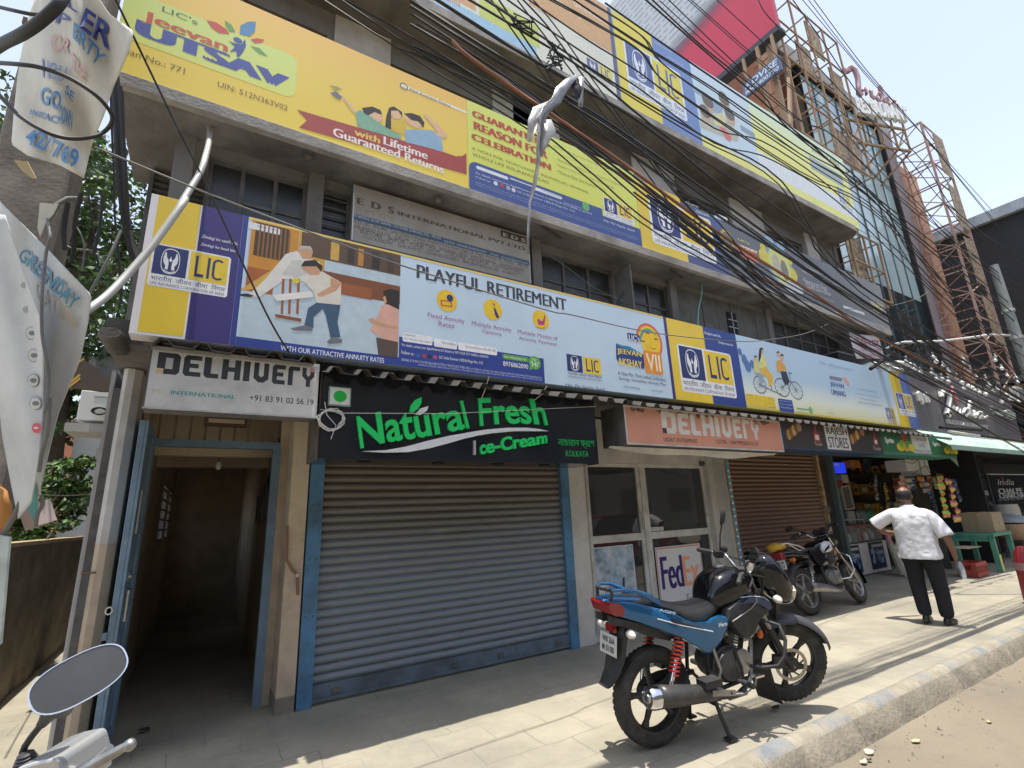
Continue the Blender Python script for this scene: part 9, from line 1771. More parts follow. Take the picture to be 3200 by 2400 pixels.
def flextext(mb,t,tg,P,D,ma,bold=.02,lift=.02):
 Q=[c(tg,*p) for p in P];vs,fs_,bx=glyphs(t,min(.022,bold),0.,3,0.);V=[]
 for v in vs:
  u,k=(v[0]-bx[0])/(bx[1]-bx[0]),(v[1]-bx[2])/(bx[3]-bx[2]);x=(Q[3][0]*(1-u)+Q[2][0]*u)*(1-k)+(Q[0][0]*(1-u)+Q[1][0]*u)*k;y=(Q[3][1]*(1-u)+Q[2][1]*u)*(1-k)+(Q[0][1]*(1-u)+Q[1][1]*u)*k;V.append(atD(x,y,D(x,y)-lift))
 mb.add(V,fs_,ma)
M_fl=mat('banner_cream',(.62,.60,.53),rough=.6,var=.06,scale=2,dirt=(.42,.38,.31),dirt_amt=.4,dirt_scale=2.4);M_fw=mat('banner_grey_white',(.56,.57,.57),rough=.6,var=.05,scale=2,dirt=(.36,.37,.36),dirt_amt=.4,dirt_scale=2.2)
bn=thing('property_banner','torn cream cloth banner with blue letters about property and a godown on the pole','banner',atD(230,300,2.5))
flexsheet('cloth',bn,[(420,-120),(330,60),(250,420),(185,800),(150,1180),(125,1500),(300,1620),(640,1720)],[(960,-120),(1130,140),(1390,330),(1330,560),(1180,900),(1080,1200),(960,1480),(870,1850)],'e5',D1,M_fl)
mb=MB();nv_,bl2,rd=ink('34428a'),ink('4a7fae'),ink('c9a79a')
for t,P,ma in (('L',((690,-10),(770,-10),(805,140),(680,60)),nv_),('ER',((890,75),(1170,275),(1130,520),(820,280)),nv_),('P',((600,95),(735,180),(700,245),(570,235)),nv_),('ERTY',((765,220),(1105,580),(1015,690),(755,390)),bl2),('OR',((540,330),(740,420),(710,560),(520,500)),rd),('THE',((735,540),(905,730),(870,850),(720,700)),rd),('HOU',((430,600),(700,700),(660,850),(440,800)),ink('8a97bd')),('SE',((690,870),(775,970),(755,1060),(670,960)),bl2),('GO',((425,890),(650,960),(615,1150),(415,1070)),bl2),('DOWN',((620,1080),(760,1150),(745,1360),(610,1250)),bl2),('INTACT',((320,1130),(640,1220),(620,1300),(310,1180)),bl2),('42/',((290,1320),(560,1400),(500,1580),(250,1480)),ink('4a84bc')),('769',((560,1440),(830,1560),(790,1760),(530,1620)),ink('4a84bc'))):flextext(mb,t,'e5',P,D1,ma,.03)
mb.build('lettering',bn)
def D2(px,py):return 2.36+.035*sin(px*.03+py*.006)+.0009*(180-px)
def D3(px,py):return 2.22+.03*sin(px*.035-py*.008)+.0008*(120-px)
gb=thing('education_banner','grey white flex banner lettered GREENDAY hanging torn from the pole','banner',atD(120,1300,2.3))
flexsheet('cloth',gb,[(-80,-20),(-60,300),(-60,700),(0,1100),(120,1500),(260,1760),(240,1900)],[(40,110),(350,420),(680,765),(655,960),(600,1230),(430,1650),(250,2420)],'c2',D2,M_fw)
flexsheet('folded_flap',gb,[(-80,160),(-80,600),(-60,1000),(-20,1400),(20,1800),(90,2180),(140,2420)],[(40,170),(170,560),(330,1010),(325,1300),(320,1640),(290,2000),(235,2300)],'c2',D3,M_fw)
mb=MB();flextext(mb,'GREENDAY','c2',((185,405),(600,785),(545,880),(125,490)),D2,ink('3a7f9e'),.05);flextext(mb,'CATION','c2',((255,640),(580,930),(545,1015),(270,800)),D2,ink('b5a582'),.0);mb.build('lettering',gb)
mb=MB()
def ficon(t,x,y,rx_,ry_,ma,D=D3,lift=.008):
 q=c(t,x,y);V=[atD(q[0]+rx_*cos(a),q[1]+ry_*sin(a),D(q[0],q[1])-lift) for a in [2*pi*i/20 for i in range(20)]];mb.add(V,[tuple(range(20))],ma)
for x,y in ((235,1045),(250,1210),(245,1395),(262,1565)):ficon('c2',x,y,19,21,ink('8f9496'));ficon('c2',x,y,16.5,18.5,ink('c3c6c4'),lift=.010);ficon('c2',x,y,10,7,ink('6b7276'),lift=.012)
for x,y in ((185,690),(200,870)):ficon('c2',x,y,14,10,ink('9a9fa0'))
ficon('c3',158,190,15,16,ink('cf5a6a'));ficon('c3',156,190,8,3.5,ink('ead8d8'),lift=.010);q=None
mb.build('icon',gb);mb=MB()
V=[atD(*c('c3',*p),D2(*c('c3',*p))-.010) for p in ((100,450),(150,425),(165,520),(150,600),(110,520))];mb.add(V,[(0,1,2,3,4)],ink('4f9390'));mb.build('teal_patch',gb)
def cable(pts,r,ma,label,grp=None,name='cable',n=7,smooth=4):
 P=[Vector(p) for p in pts];out=[]
 for i in range(len(P)-1):
  p0,p1,p2,p3=P[max(i-1,0)],P[i],P[i+1],P[min(i+2,len(P)-1)]
  for k in range(smooth):
   w=k/smooth;out.append(.5*((2*p1)+(-p0+p2)*w+(2*p0-5*p1+4*p2-p3)*w*w+(-p0+3*p1-3*p2+p3)*w**3))
 out.append(P[-1]);mb=MB();mb.tube(out,r,ma,n);return tag(mb.build(name,smooth=60),label,'cable',grp)
M_cab=mat('cable_black',(.022,.022,.024),rough=.6,var=.2,scale=6);M_cabg=mat('cable_grey',(.14,.14,.135),rough=.6,var=.15)
def EP(t,L_):return [atD(*c(t,x,y),d) for x,y,d in L_]
cable(EP('e5',[(680,-60,2.2),(600,60,2.15),(430,220,2.15),(240,350,2.2),(60,440,2.3),(-60,520,2.4)]),.024,M_cab,'thick black cable curving over the top of the cream property banner')
cable(EP('e5',[(-60,650,2.2),(180,665,2.1),(420,700,2.1),(700,800,2.12),(960,960,2.15),(1110,1110,2.2),(1165,1230,2.25),(1100,1350,2.3),(950,1420,2.25),(720,1435,2.2),(480,1370,2.15),(200,1200,2.15),(-40,950,2.2)]),.009,M_cab,'large black cable loop lying across the cream property banner')
cable(EP('e5',[(-60,60,2.5),(150,110,2.4),(350,150,2.4),(480,150,2.4)]),.009,M_cab,'short black cable crossing the pole top left of the banner')
for i,L_ in enumerate(([(850,560),(865,800),(880,1100),(900,1400),(935,1659),(965,1800),(1010,1930)],[(890,640),(905,900),(925,1250),(935,1500),(960,1700)],[(905,680),(915,1000),(940,1400),(950,1659)],[(820,700),(830,1000),(845,1300),(850,1600),(880,1900),(900,2250)],[(650,1390),(690,1700),(740,2050)],[(600,1430),(560,1620),(545,1850),(520,1950)],[(500,1500),(470,1700),(480,1850)],[(760,1450),(740,1659),(690,1900)])):
 cable([atD(*c('c1',x,y),3.05-.05*i) for x,y in L_],(.024,.012,.009,.006,.005,.012,.013,.008)[i],M_cab,('thick black cable hanging beside the left end of the yellow billboard','second black cable hanging beside the thick one by the yellow billboard','third thin black cable hanging against the tree','fine wire hanging across the tree below the yellow billboard','fine wire dropping across the foliage by the pole','black cable looping from under the cream banner','short black cable drooping behind the GREENDAY banner','grey black cable hanging between the two banners')[i])
cable(EP('c2',[(350,200,2.25),(372,330,2.2),(345,430,2.2),(325,600,2.18),(310,800,2.15),(312,1050,2.15),(345,1250,2.14),(360,1380,2.14),(345,1550,2.12),(330,1640,2.12)]),.0065,M_cabg,'grey black cord running down the middle of the GREENDAY banner')
cable(EP('c3',[(215,60,2.15),(205,200,2.15),(180,300,2.15),(168,380,2.15)]),.008,M_cabg,'lower cord dangling against the torn end of the GREENDAY banner')
cable(EP('f5',[(920,1400,2.7),(1080,1110,2.75),(1180,900,2.8),(1255,730,2.85)]),.008,M_cabg,'pale stick like wire slanting up before the tree from the banner corner')
cable(EP('f5',[(1080,1100,2.8),(1040,1010,2.8),(940,940,2.85),(750,920,2.9),(640,850,2.9)]),.006,M_cabg,'thin grey twig like wire arching before the dark foliage')
cable(EP('f5',[(790,690,2.8),(850,800,2.8),(875,950,2.8),(850,1150,2.8)]),.005,M_cabg,'thin wire curling down before the tree beside the bent pipe')
mb=MB();mb.tube([atD(*c('f5',900,400),2.9),atD(*c('f5',700,400),2.85),atD(*c('f5',600,455),2.8),atD(*c('f5',480,640),2.75)],.014,M_cabg,8);tag(mb.build('conduit',smooth=60),'short grey conduit bent around the pole below the cream banner','pipe')
mb=MB();Q=[(380,90),(620,60),(640,240),(500,560),(430,780),(400,430)];V=[atD(*c('f5',*p),2.70) for p in ((420,445),(610,460),(560,560),(480,650),(420,800),(395,700))];mb.add(V,[tuple(range(6))],M_fl);o=tag(mb.build('torn_rag'),'torn cream rag tied on the pole below the property banner','rag');md=o.modifiers.new('s','SOLIDIFY');md.thickness=.004
mb=MB();V=[atD(*c('f5',*p),2.72) for p in ((150,0),(290,20),(380,190),(350,200),(230,110))];mb.add(V,[tuple(range(5))],mat('yellowed_rag',(.42,.34,.2),rough=.8));o=tag(mb.build('torn_rag'),'yellowed twisted rag at the foot of the cream property banner','rag');md=o.modifiers.new('s','SOLIDIFY');md.thickness=.005
# clutter at the foot of the pole
mb=MB();V=[atD(*c('e1',*p),2.5) for p in ((180,300),(290,250),(365,480),(260,530))];mb.prism(V,CF*.12,mat('grey_block',(.33,.27,.25),rough=.9,var=.15));tag(mb.build('hanging_box'),'small grey meter box tied low on the utility pole','box')
mb=MB();mb.tube(EP('e1',[(-60,60,2.45),(20,140,2.4),(60,300,2.4),(50,420,2.45),(-40,520,2.5)]),.022,mat('orange_duct',(.45,.2,.05),rough=.6),10);tag(mb.build('orange_duct',smooth=60),'orange cable duct at the left edge beside the pole','duct')
mb=MB();V=[(-90,560),(95,600),(85,720),(40,1250),(0,1700),(-90,1800)];mb.prism([atD(*c('e1',*p),2.3) for p in V],CF*.012,mat('teal_grey_sheet',(.42,.47,.46),rough=.6,var=.3,scale=6));tag(mb.build('plastic_sheet'),'grey and aqua plastic sheet hanging at the lower left edge','sheet')
cable(EP('e1',[(430,170,2.3),(440,260,2.3),(390,350,2.3),(370,480,2.32)]),.008,M_cabg,'pale hooked wire below the torn end of the GREENDAY banner');cable(EP('e1',[(220,220,2.3),(160,350,2.3),(60,520,2.32),(10,600,2.32)]),.012,M_cabg,'pale strap slanting down to the plastic sheet at the left edge')
mb=MB();mb.tube(EP('e1',[(430,160,4.0),(700,165,5.5),(960,150,6.2)]),.006,Mr,6);tag(mb.build('rusty_rod'),'thin rusty rod across the lane before the shrubs','rod')
# bent steel conduit between the building and the pole
PB=[atY(*c('f6',770,440),4.45),atY(*c('f6',835,500),4.3),atY(*c('f6',842,640),4.18),atD(*c('f6',805,810),3.62),atD(*c('f6',755,950),3.5),atD(*c('f6',590,1220),3.3),atD(*c('c2',1370,60),3.18),atD(*c('c2',1150,370),3.0),atD(*c('c2',950,605),2.85),atD(*c('c2',790,770),2.72),atD(*c('c2',640,880),2.6)]
cable(PB,.021,mat('galvanised_pipe',(.48,.47,.44),rough=.45,metal=.4,var=.1),'long bent grey steel conduit from the first floor down to the banner pole',name='bent_conduit',n=12)
# ---------------------------------------------------------------- part of a motorcycle at the lower left: mirror, lever, lamp shell
b3=thing('motorcycle','part of a silver motorcycle at the lower left, its round mirror and lever in view','motorcycle',(atD(60,2480,1.0).x,atD(60,2480,1.0).y,-.15));DM=.95
ctr=atD(*c('e2',835,722),DM);rt=(atD(*c('e2',1135,490),DM)-atD(*c('e2',535,950),DM));ax1=rt.normalized();nrm=(CAMP-ctr).normalized()+Vector((0,0,.25));nrm.normalize();ax1=(ax1-nrm*ax1.dot(nrm)).normalized();ax2=nrm.cross(ax1)
def oval(k,d):
 out=[]
 for i in range(36):
  t=2*pi*i/36;e=.78;q=ax1*(.0735*k*abs(cos(t))**e*(1 if cos(t) > 0 else -1))+ax2*(.044*k*abs(sin(t))**e*(1 if sin(t) > 0 else -1));out.append(ctr+q+nrm*d)
 return out
mb=MB();mb.rings([oval(.3,-.03),oval(.8,-.024),oval(.98,-.010),oval(1.0,0)],M_bkpl);mo=mb.build('mirror',b3,smooth=50);mb=MB();mb.rings([oval(1.0,-.002),oval(1.003,.003),oval(.967,.003),oval(.962,0)],M_chrome,cap=False);mb.build('mirror_rim',mo,smooth=40);mb=MB();mb.add(oval(.967,.001),[tuple(range(36))],mat('mirror_dusty',(.10,.095,.088),rough=.22,metal=.7,var=.12,scale=15,dirt=(.1,.095,.085),dirt_amt=.4,dirt_scale=12));mb.build('mirror_glass',mo)
mb=MB();mb.tube([atD(*c('e2',*p),DM+.02) for p in ((640,1000),(540,1060),(470,1160),(430,1210))],[.026,.018,.011,.009],M_bkpl,12);mb.tube([atD(*c('e2',*p),DM+.02) for p in ((440,1195),(330,1330),(262,1430),(238,1490),(235,1560))],[.0062]*5,M_bkpl,10);mb.build('mirror_stem',b3,smooth=60)
P0_=atD(*c('e2',265,1500),DM+.01);P1_=atD(*c('e2',275,1640),DM+.01);mb=MB();ax=(P1_-P0_);mb.lathe([((.009+.010*min(1,k/9))+(.003 if k % 2 else 0),ax.length*k/10) for k in range(11)],P0_,ax,M_bkpl,16);mb.build('rubber_boot',b3,smooth=30)
Dl=.93;mb=MB();Q=[atD(*c('e2',*p),Dl) for p in ((120,1700),(200,1655),(350,1605),(560,1562),(600,1600),(640,1760),(660,2000),(100,2000))];mb.prism(Q,CF*.12+Vector((0,0,-.02)),mat('silver_paint',(.52,.53,.54),rough=.25,metal=.5,var=.05,coat=.6));mb.build('lamp_shell',b3,bevel=.008)
mb=MB();L_=[atD(*c('e2',*p),.93) for p in ((640,1810),(760,1750),(900,1660),(1080,1560),(1240,1470),(1310,1428),(1350,1410))];mb.tube(L_,[.009,.010,.0105,.010,.0085,.007,.009],M_steel,12);mb.sphere(atD(*c('e2',1345,1420),.93),.011,M_steel,12,8);mb.build('lever',b3,smooth=60)
mb=MB();mb.tube([atD(*c('e2',*p),.97) for p in ((900,1640),(1030,1540),(1140,1450))],[.006,.006,.008],M_alu,8);mb.build('clutch_rod',b3,smooth=60)
mb=MB();g0,g1=atD(*c('e2',300,1900),.95),atD(*c('e2',900,1900),1.0);mb.tube([atD(-40,2560,.95),atD(220,2500,.98),atD(330,2440,1.0)],.016,M_bkpl,12);mb.build('handlebar',b3,smooth=60)
base=Vector((atD(60,2480,1.0).x,atD(60,2480,1.0).y,0))
TT=Matrix.Translation((base.x-.95,base.y+.15,-.15)) @ Matrix.Rotation(radians(-12),4,'Z')
wheel(b3,TT,0,.30,.30,.095,.002,M_alloy,0,5,.3);wheel(b3,TT,1.265,.30,.30,.078,.001,M_alloy,0,5,.6)
b=BB(TT);b.rings([sup(x,z,hw,h_,16,.75) for x,z,hw,h_ in ((.46,.80,.07,.05),(.52,.83,.13,.10),(.72,.85,.16,.12),(.86,.84,.12,.09),(.92,.83,.06,.04))],mat('silver_paint',(.52,.53,.54)));b.build('tank',b3,smooth=60)
b=BB(TT);b.tube([(.9,0,.9),(1.265,0,.30)],.03,M_steel,10);b.tube([(0,0,.3),(.5,0,.4),(.6,0,.75),(.9,0,.85)],.04,M_bkpl,10);b.build('frame',b3,smooth=60)
b=BB(TT);b.rings([[(x,hw*y,z0+z) for y,z in ((-1,-.09),(-1,-.02),(0,.008),(1,-.02),(1,-.09))] for x,z0,hw in ((-.25,.87,.09),(.15,.85,.125),(.48,.83,.09))],M_seat);b.build('seat',b3,smooth=60)
# ---------------------------------------------------------------- overhead cables along the street
rr=random.Random(41)
def span(pts,r,ma,label,grp=None,ys=None):
 P=[]
 for i,(t,x,y) in enumerate(pts):
  px=c(t,x,y);u=i/(len(pts)-1);P.append(atY(px[0],px[1],ys[0]+(ys[1]-ys[0])*u))
 return cable(P,r,ma,label,grp,name='overhead_cable',n=6,smooth=5)
G='overhead cables along the street';LB='black overhead cable among the dense bundle slanting across the building front'
# measured cables: (points in photo), radius
wires=[
 ([('f1',-60,0),('f1',700,480),('f1',1400,900),('f1',2212,1420),('f3',1000,380),('d2',1250,1160),('d2',1960,1590)],.016),
 ([('f1',-60,60),('f1',700,540),('f1',1400,960),('f1',2212,1480),('f3',940,420),('d2',1250,1200),('d2',1960,1620)],.016),
 ([('f1',120,-60),('f1',900,440),('f1',1600,850),('f1',2260,1240),('c7',1700,1500),('d2',700,800),('d2',1960,1540)],.018),
 ([('f1',-60,440),('f1',700,800),('f1',1250,1130),('f1',2100,1700),('c8',1800,620),('d2',560,1010),('d2',1960,1680)],.012),
 ([('f1',-60,510),('f1',700,880),('f1',1250,1210),('f1',2050,1760),('c8',1750,640),('d2',540,1060),('d2',1960,1750)],.012),
 ([('f1',-60,240),('f1',600,620),('f1',1200,1010),('f1',1900,1600),('c8',1700,500),('d2',560,930),('d2',1960,1650)],.013),
 ([('f1',-60,130),('f1',480,480),('f1',1000,840),('f1',1700,1400),('c8',1500,330),('f3',560,460),('d2',900,1250),('d2',1960,1790)],.011),
 ([('f1',430,-60),('f1',1100,340),('f1',1700,720),('c7',1200,1050),('c7',2133,1659),('d2',600,640),('d2',1960,1500)],.013),
 ([('f1',600,-60),('f1',1300,400),('f1',2000,850),('c7',1400,1000),('d1',100,1340),('d2',700,700),('d2',1960,1480)],.011),
 ([('f1',780,-60),('f1',1200,560),('f1',1500,980),('f1',2000,1420),('c8',1640,250),('f3',800,330),('d2',1960,1600)],.010),
 ([('f1',1000,-60),('f1',1300,260),('f1',1660,760),('c7',800,900),('c7',1200,1420),('c8',1500,300),('f3',560,520)],.009),
 ([('f1',850,-40),('f1',1500,420),('f1',2212,880),('c7',1500,1060),('d1',60,1200),('d1',700,1659),('d2',1900,1440)],.009),
 ([('f1',1060,-40),('f1',1700,400),('f1',2212,720),('c7',1500,950),('d1',60,1100),('d1',760,1659),('d2',1900,1400)],.009),
 ([('f1',1250,-40),('f1',1800,260),('f1',2212,510),('c7',1200,660),('c7',2133,1270),('d1',900,1659),('d2',1960,1400)],.008),
 ([('f1',1640,-20),('f1',2212,340),('c7',1200,540),('c7',2133,1140),('d1',860,1560),('d2',1500,900),('d2',1960,1180)],.008),
 ([('c7',400,-40),('c7',900,290),('c7',1500,660),('c7',2133,1100),('d1',800,1450),('d2',1200,640),('d2',1960,1130)],.010),
 ([('f2',-30,30),('f2',900,680),('f2',1991,1420),('d1',400,1140),('d1',950,1640),('d2',1960,1070)],.012),
 ([('f2',360,-30),('f2',900,440),('f2',1500,960),('f2',1991,1400),('d1',620,1280),('d1',1000,1659),('d2',1960,1010)],.012),
 ([('f2',430,-30),('f2',1000,500),('f2',1600,980),('d1',160,960),('d1',800,1460),('d2',1960,960)],.011),
 ([('f2',600,-30),('f2',1300,640),('f2',1991,1240),('d1',500,1020),('d1',1000,1500),('d2',1700,640),('d2',1960,800)],.008),
 ([('f2',830,-30),('f2',1500,560),('f2',1991,960),('d1',460,820),('d1',900,1300),('d2',1560,500),('d2',1960,830)],.007),
 ([('f2',1100,-30),('f2',1650,480),('f2',1991,800),('d1',700,960),('d1',1000,1200),('d2',1300,300),('d2',1960,760)],.007),
 ([('f2',1550,-30),('d1',0,120),('d1',300,420),('d1',600,740),('d1',1000,1130),('d1',1400,1600),('d2',1960,620)],.009),
 ([('d1',170,-20),('d1',400,300),('d1',560,540),('d1',760,800),('d1',1160,1210),('d1',1420,1590),('d2',1960,560)],.010),
 ([('d1',240,-20),('d1',560,360),('d1',800,640),('d1',1160,1010),('d1',1660,1560)],.007),
 ([('d1',285,-20),('d1',600,390),('d1',780,600),('d1',1100,940),('d1',1500,1420),('d1',1700,1659)],.007),
 ([('c4',570,-40),('c4',1200,380),('c4',2040,920),('c7',600,1290),('c8',1100,280),('f3',700,680),('d2',1960,1830)],.009),
 ([('c4',620,-20),('c4',1300,360),('c4',2100,880),('c7',600,1180),('c8',1200,260),('f3',760,640),('d2',1960,1800)],.009),
 ([('c7',40,0),('c7',420,500),('c7',740,930),('c7',1300,1659),('c8',1640,420),('f3',420,420)],.008),
 ([('c7',500,560),('c7',800,900),('c7',1100,1250),('c7',1540,1659),('c8',1800,560),('f3',1100,980)],.008),
 ([('c8',900,0),('c8',1300,300),('c8',1700,640),('c8',2100,980),('d2',240,960),('d2',760,1250),('d2',1960,1960)],.010),
 ([('c8',1000,20),('c8',1500,380),('c8',2000,830),('d2',300,960),('d2',900,1290),('d2',1960,1720)],.010),
]
base=[w for w in wires if len(w[0]) >= 6]
for i in range(16):
 pts,r=base[(i*5) % len(base)];dx0,dy0,dx1,dy1=rr.uniform(-60,60),rr.uniform(-40,40),rr.uniform(-30,30),rr.uniform(-50,50);n=len(pts)-1;Q=[]
 for k,(t,x,y) in enumerate(pts):px=c(t,x,y);u=k/n;Q.append(('p',px[0]+(dx0*(1-u)+dx1*u)*.5,px[1]+(dy0*(1-u)+dy1*u)*.6+14*sin(pi*u)*rr.uniform(-.3,.3)))
 wires.append((Q,rr.uniform(.006,.010)))
for pts,r in wires:span(pts,r*.72,M_cab,LB,G,(2.55,2.45))
span([('c4',1450,300),('f1',500,540),('f1',900,830),('f1',1500,1240),('f1',2000,1580),('c8',1330,160),('f3',400,260),('f3',1100,700),('d2',900,1120),('d2',1960,1640)],.014,mat('cable_rust',(.26,.11,.06),rough=.6,var=.15),'rust brown thick cable running among the black overhead cables',None,(2.5,2.5))
span([('f1',980,1010),('f1',1350,1260),('f1',1750,1560),('c8',1150,80),('c8',1500,380),('f3',360,400),('f3',740,600)],.011,mat('cable_rust2',(.28,.13,.07),rough=.6),'short rust brown thin cable below the thick rust brown cable',None,(2.6,2.6))
span([('e5',1180,-40),('e5',1390,390),('f6',300,0),('f6',560,540),('f6',870,1160),('g2',1520,-10),('g2',1750,385)],.007,M_cab,'single black wire slanting down from the top left to the tin awning',None,(3.2,3.95))
span([('c1',700,1090),('f6',0,780),('f6',800,1110),('c5',0,258),('c5',640,500),('c5',1140,680),('c5',2074,968),('g1',600,900),('g1',1400,1075),('g1',2212,1158),('f3',640,1088),('f3',960,1030),('f3',1195,930)],.006,M_cabg,'single thin grey wire drooping across the lowest row of billboards',None,(3.0,3.9))
span([('g1',1885,520),('g1',1870,700),('g1',1840,860),('g1',1836,1010)],.010,mat('green_hose',(.16,.36,.30),rough=.5),'thin green hose hanging before the boarded first floor bay',None,(4.3,4.2))
span([('g1',330,280),('g1',560,440),('g1',800,620),('g1',1050,740),('g1',1320,860)],.004,M_cabg,'fine twisted wire before the broken first floor windows',None,(4.3,4.25))
span([('d2',500,860),('d2',700,870),('d2',900,845),('d2',1100,790),('d2',1190,735)],.006,M_cabg,'thin grey wire drooping before the dark glass of the restaurant',None,(3.6,3.6))
# knots and tape on the bundle
for i,(x,y) in enumerate(((1060,240),(1340,520),(1360,640))):
 q=atY(*c('f1',x,y),2.5);mb=MB()
 for k in range(4):mb.tube([q+Vector((rr.uniform(-.12,.12),rr.uniform(-.03,.03),rr.uniform(-.1,.1))) for _ in range(4)],.006,M_cab,5)
 tag(mb.build('wire_knot'),('wire knot on the cables highest at the top of the picture','middle wire knot on the cables over the grey slab','lowest wire knot on the cables beside the torn plastic')[i],'wire')
# torn plastic strip caught on the cables
def ribbon(name,label,P,W_,ma,tw=0):
 mb=MB();vs=[]
 for i,(p,w) in enumerate(zip(P,W_)):d=CR*cos(tw*i)*w+CF*sin(tw*i)*w;vs += [p-d,p+d]
 mb.add(vs,[(2*i,2*i+1,2*i+3,2*i+2) for i in range(len(P)-1)],ma);o=tag(mb.build(name,smooth=60),label,'plastic');md=o.modifiers.new('s','SOLIDIFY');md.thickness=.002;return o
M_pl=mat('torn_plastic',(.20,.20,.21),rough=.25,var=.4,scale=9,spec=.7);M_pl2=mat('torn_plastic_pale',(.40,.40,.40),rough=.3,var=.3,scale=12,alpha=.85)
FP=lambda L_:[atY(*c(t,x,y),2.42) for t,x,y in L_]
ribbon('torn_plastic','long torn grey plastic ribbon hanging from the cables before the green billboard',FP([('f1',1590,740),('f1',1520,790),('f1',1440,880),('f1',1380,1000),('f1',1290,1080),('f1',1240,1180),('f1',1230,1320),('f1',1200,1480),('c4',2090,1200),('c4',2060,1380),('c4',2025,1500),('c4',2022,1659),('c5',1980,300),('c5',1972,450),('c5',1970,610)]),[.02,.04,.05,.052,.05,.055,.06,.05,.033,.022,.010,.008,.007,.008,.010],M_pl,.25)
ribbon('torn_plastic','pale tattered plastic flap beside the long grey plastic ribbon',FP([('f1',1330,1000),('f1',1220,1070),('f1',1160,1200),('f1',1110,1400)]),[.02,.05,.05,.02],M_pl2,.3)
ribbon('torn_plastic','second pale plastic shred hanging from the ribbon over the word FOR',FP([('f1',1270,1180),('f1',1290,1300),('f1',1250,1420),('f1',1210,1560)]),[.05,.07,.05,.02],M_pl2,-.2)
ribbon('torn_plastic','short grey tape end hanging right of the long plastic ribbon',FP([('f1',1640,760),('f1',1630,880),('f1',1625,980),('f1',1625,1060)]),[.02,.02,.022,.022],M_pl,.1)
ribbon('torn_plastic','dark plastic loop on the cables above the long grey ribbon',FP([('f1',1560,790),('f1',1590,860),('f1',1580,950),('f1',1540,960)]),[.02,.05,.04,.02],M_cab,.3)
# ---------------------------------------------------------------- litter on the road and pavement
for i,(t,x,y,s,h_,z) in enumerate((('d6',1100,1470,.045,'c2b08c',-.15),('d6',750,1555,.04,'c9bda2',-.15),('d6',705,1625,.03,'cdbfa6',-.15),('d6',960,1355,.025,'c2b59a',-.15),('d6',1330,1125,.02,'cfc6b2',-.15),('d6',755,1610,.02,'5a4c38',-.15),('d6',1520,1005,.02,'c9c0ac',-.15),('d6',1640,1335,.025,'b8a98c',-.15),('d6',1410,1170,.015,'d6cdb8',-.15),('d6',60,1225,.035,'2c2a28',.01),('e2',1500,1280,.045,'33322f',-.0),('d5',1300,1275,.03,'3a352c',.01))):
 p=atZ(*c(t,x,y),z);mb=MB();n=7;vs=[p+Vector((s*cos(a)*rr.uniform(.6,1.3),s*.6*sin(a)*rr.uniform(.6,1.3),.006+.02*rr.random())) for a in [2*pi*k/n for k in range(n)]];mb.add(vs+[v-Vector((0,0,.006)) for v in vs],[tuple(range(n)),tuple(range(n,2*n))[::-1]]+[(k,(k+1) % n,n+(k+1) % n,n+k) for k in range(n)],ink(h_,.9));tag(mb.build('dry_leaf'),('curled tan leaf on the open road','pale dry leaf close to the kerb at the bottom','small pale scrap at the bottom edge by the kerb','pale scrap against the kerb foot','tiny white scrap on the road below the kerb','dark twig scrap on the road at the bottom','tiny white scrap far along the kerb foot','small tan scrap on the road to the right','tiny pale scrap right of the kerb scrap','dark scrap on the pavement under the front wheel','dark scrap on the pavement before the passage','dark dirt lump by the splash flap')[i],'litter')
mb=MB();mb.keep=True      # crushed grit along the kerb foot
for i in range(500):
 x=rr.uniform(2,14);y=2.2-abs(rr.gauss(0,.28)) if rr.random() < .7 else rr.uniform(.6,2.2);s=rr.uniform(.003,.010)*(1.5 if rr.random() < .05 else 1);z=-.15+wob(x,y,.02);a=rr.uniform(0,6)
 mb.add([(x+s*cos(a),y+s*sin(a),z),(x+s*cos(a+2.1),y+s*sin(a+2.1),z),(x+s*cos(a+4.2),y+s*sin(a+4.2),z),(x,y,z+s*1.1)],[(0,1,3),(1,2,3),(2,0,3)],M_road)
tag(mb.build('grit'),'loose grit and dust scattered along the foot of the kerb','grit',kind='stuff')
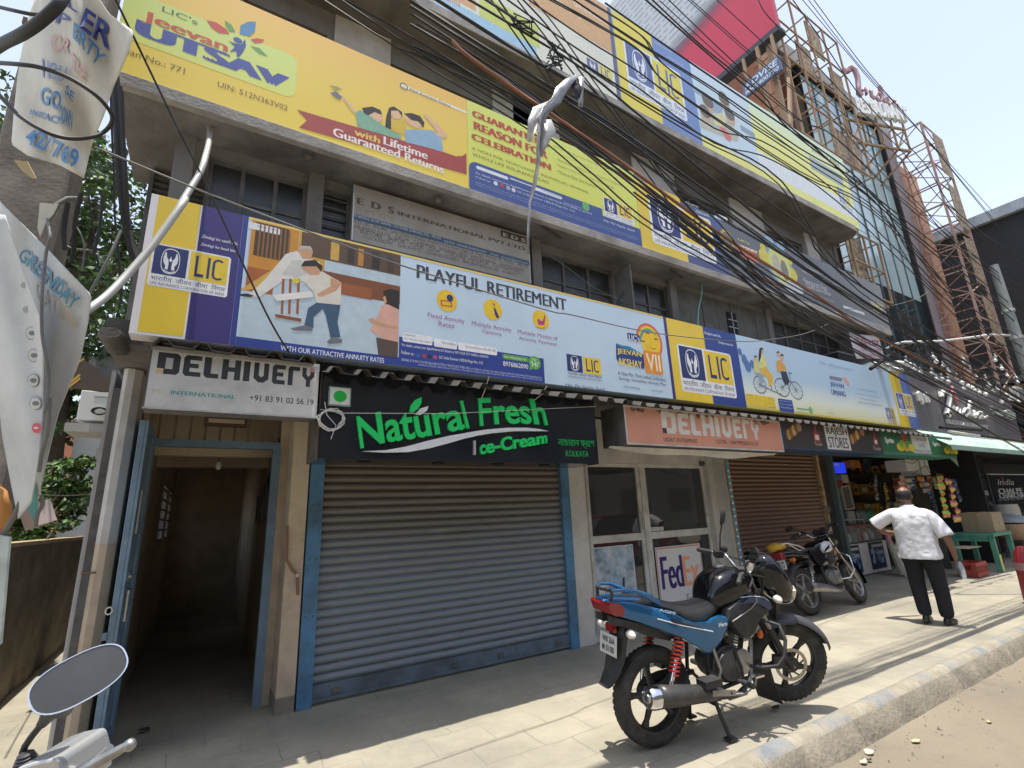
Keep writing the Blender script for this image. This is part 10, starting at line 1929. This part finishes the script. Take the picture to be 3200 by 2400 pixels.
# ---------------------------------------------------------------- across the street: what the shop glass mirrors
ob=thing('added_opposite_building','unseen grey four storey building added across the street for the shop glass to mirror','building',(4,-15,0));mb=MB();mb.box((-30,-26,-.2),(40,-15,11),mat('opposite_plaster',(.25,.24,.22),rough=.9,var=.15,scale=.5));mb.build('wall',ob)  # added out of view to darken the glass reflections and the front light
for k in range(3):
 for i in range(14):mb=MB();mb.box((-28+4.8*i,-15.02,1.2+3.3*k),(-25.6+4.8*i,-14.97,2.9+3.3*k),M_pane);mb.build('window',ob)
car=thing('parked_car','dark red hatchback car standing on the road beyond the right edge','car',(11.9,-1.6,-.15));M_red=mat('car_red',(.28,.008,.012),rough=.2,var=.03,coat=.8)
def cx(x):return 11.9+x
S_=[(-2.0,.62,.72,.28),(-1.9,.80,.80,.36),(-1.2,.86,.84,.44),(0,.87,.86,.44),(1.2,.82,.84,.42),(1.85,.70,.78,.34),(2.0,.60,.66,.24)]
mb=MB();mb.rings([[(cx(x),-1.6+hw*u,.42+h*v_) for u,v_ in ((-1,-.6),(-1.02,0),(-.98,.7),(-.9,1),(.9,1),(.98,.7),(1.02,0),(1,-.6),(.9,-.75),(-.9,-.75))] for x,z,hw,h in S_],M_red);mb.build('body',car,smooth=40)
mb=MB();mb.rings([[(cx(x),-1.6+w*u,.82+h*v_) for u,v_ in ((-1,0),(-.82,1),(.82,1),(1,0))] for x,w,h in ((-1.75,.74,.05),(-1.3,.74,.52),(-.3,.75,.58),(.5,.73,.52),(1.25,.72,.05))],M_pane);mb.build('window',car);mb=MB();mb.rings([[(cx(x),-1.6+w*u,z) for u in (-1,0,1) for z in (zz,)]+[(cx(x),-1.6-w*u,zz+.03) for u in (-1,0,1)] for x,w,zz in ((-1.3,.62,1.345),(-.3,.63,1.405),(.5,.61,1.345))],M_red);mb.build('roof',car)
for x in (-1.25,1.25):
 for s in (-1,1):mb=MB();mb.lathe([(.12,-.09),(.29,-.09),(.3,-.05),(.3,.05),(.29,.09),(.12,.09)],(cx(x),-1.6+.74*s,.14),(0,1,0),M_tyre,24);w_=mb.build('wheel',car,smooth=40);mb=MB();mb.lathe([(.03,-.095),(.19,-.092),(.2,0),(.19,.092),(.03,.095)],(cx(x),-1.6+.74*s,.14),(0,1,0),M_grey_alloy,20);mb.build('rim',w_)
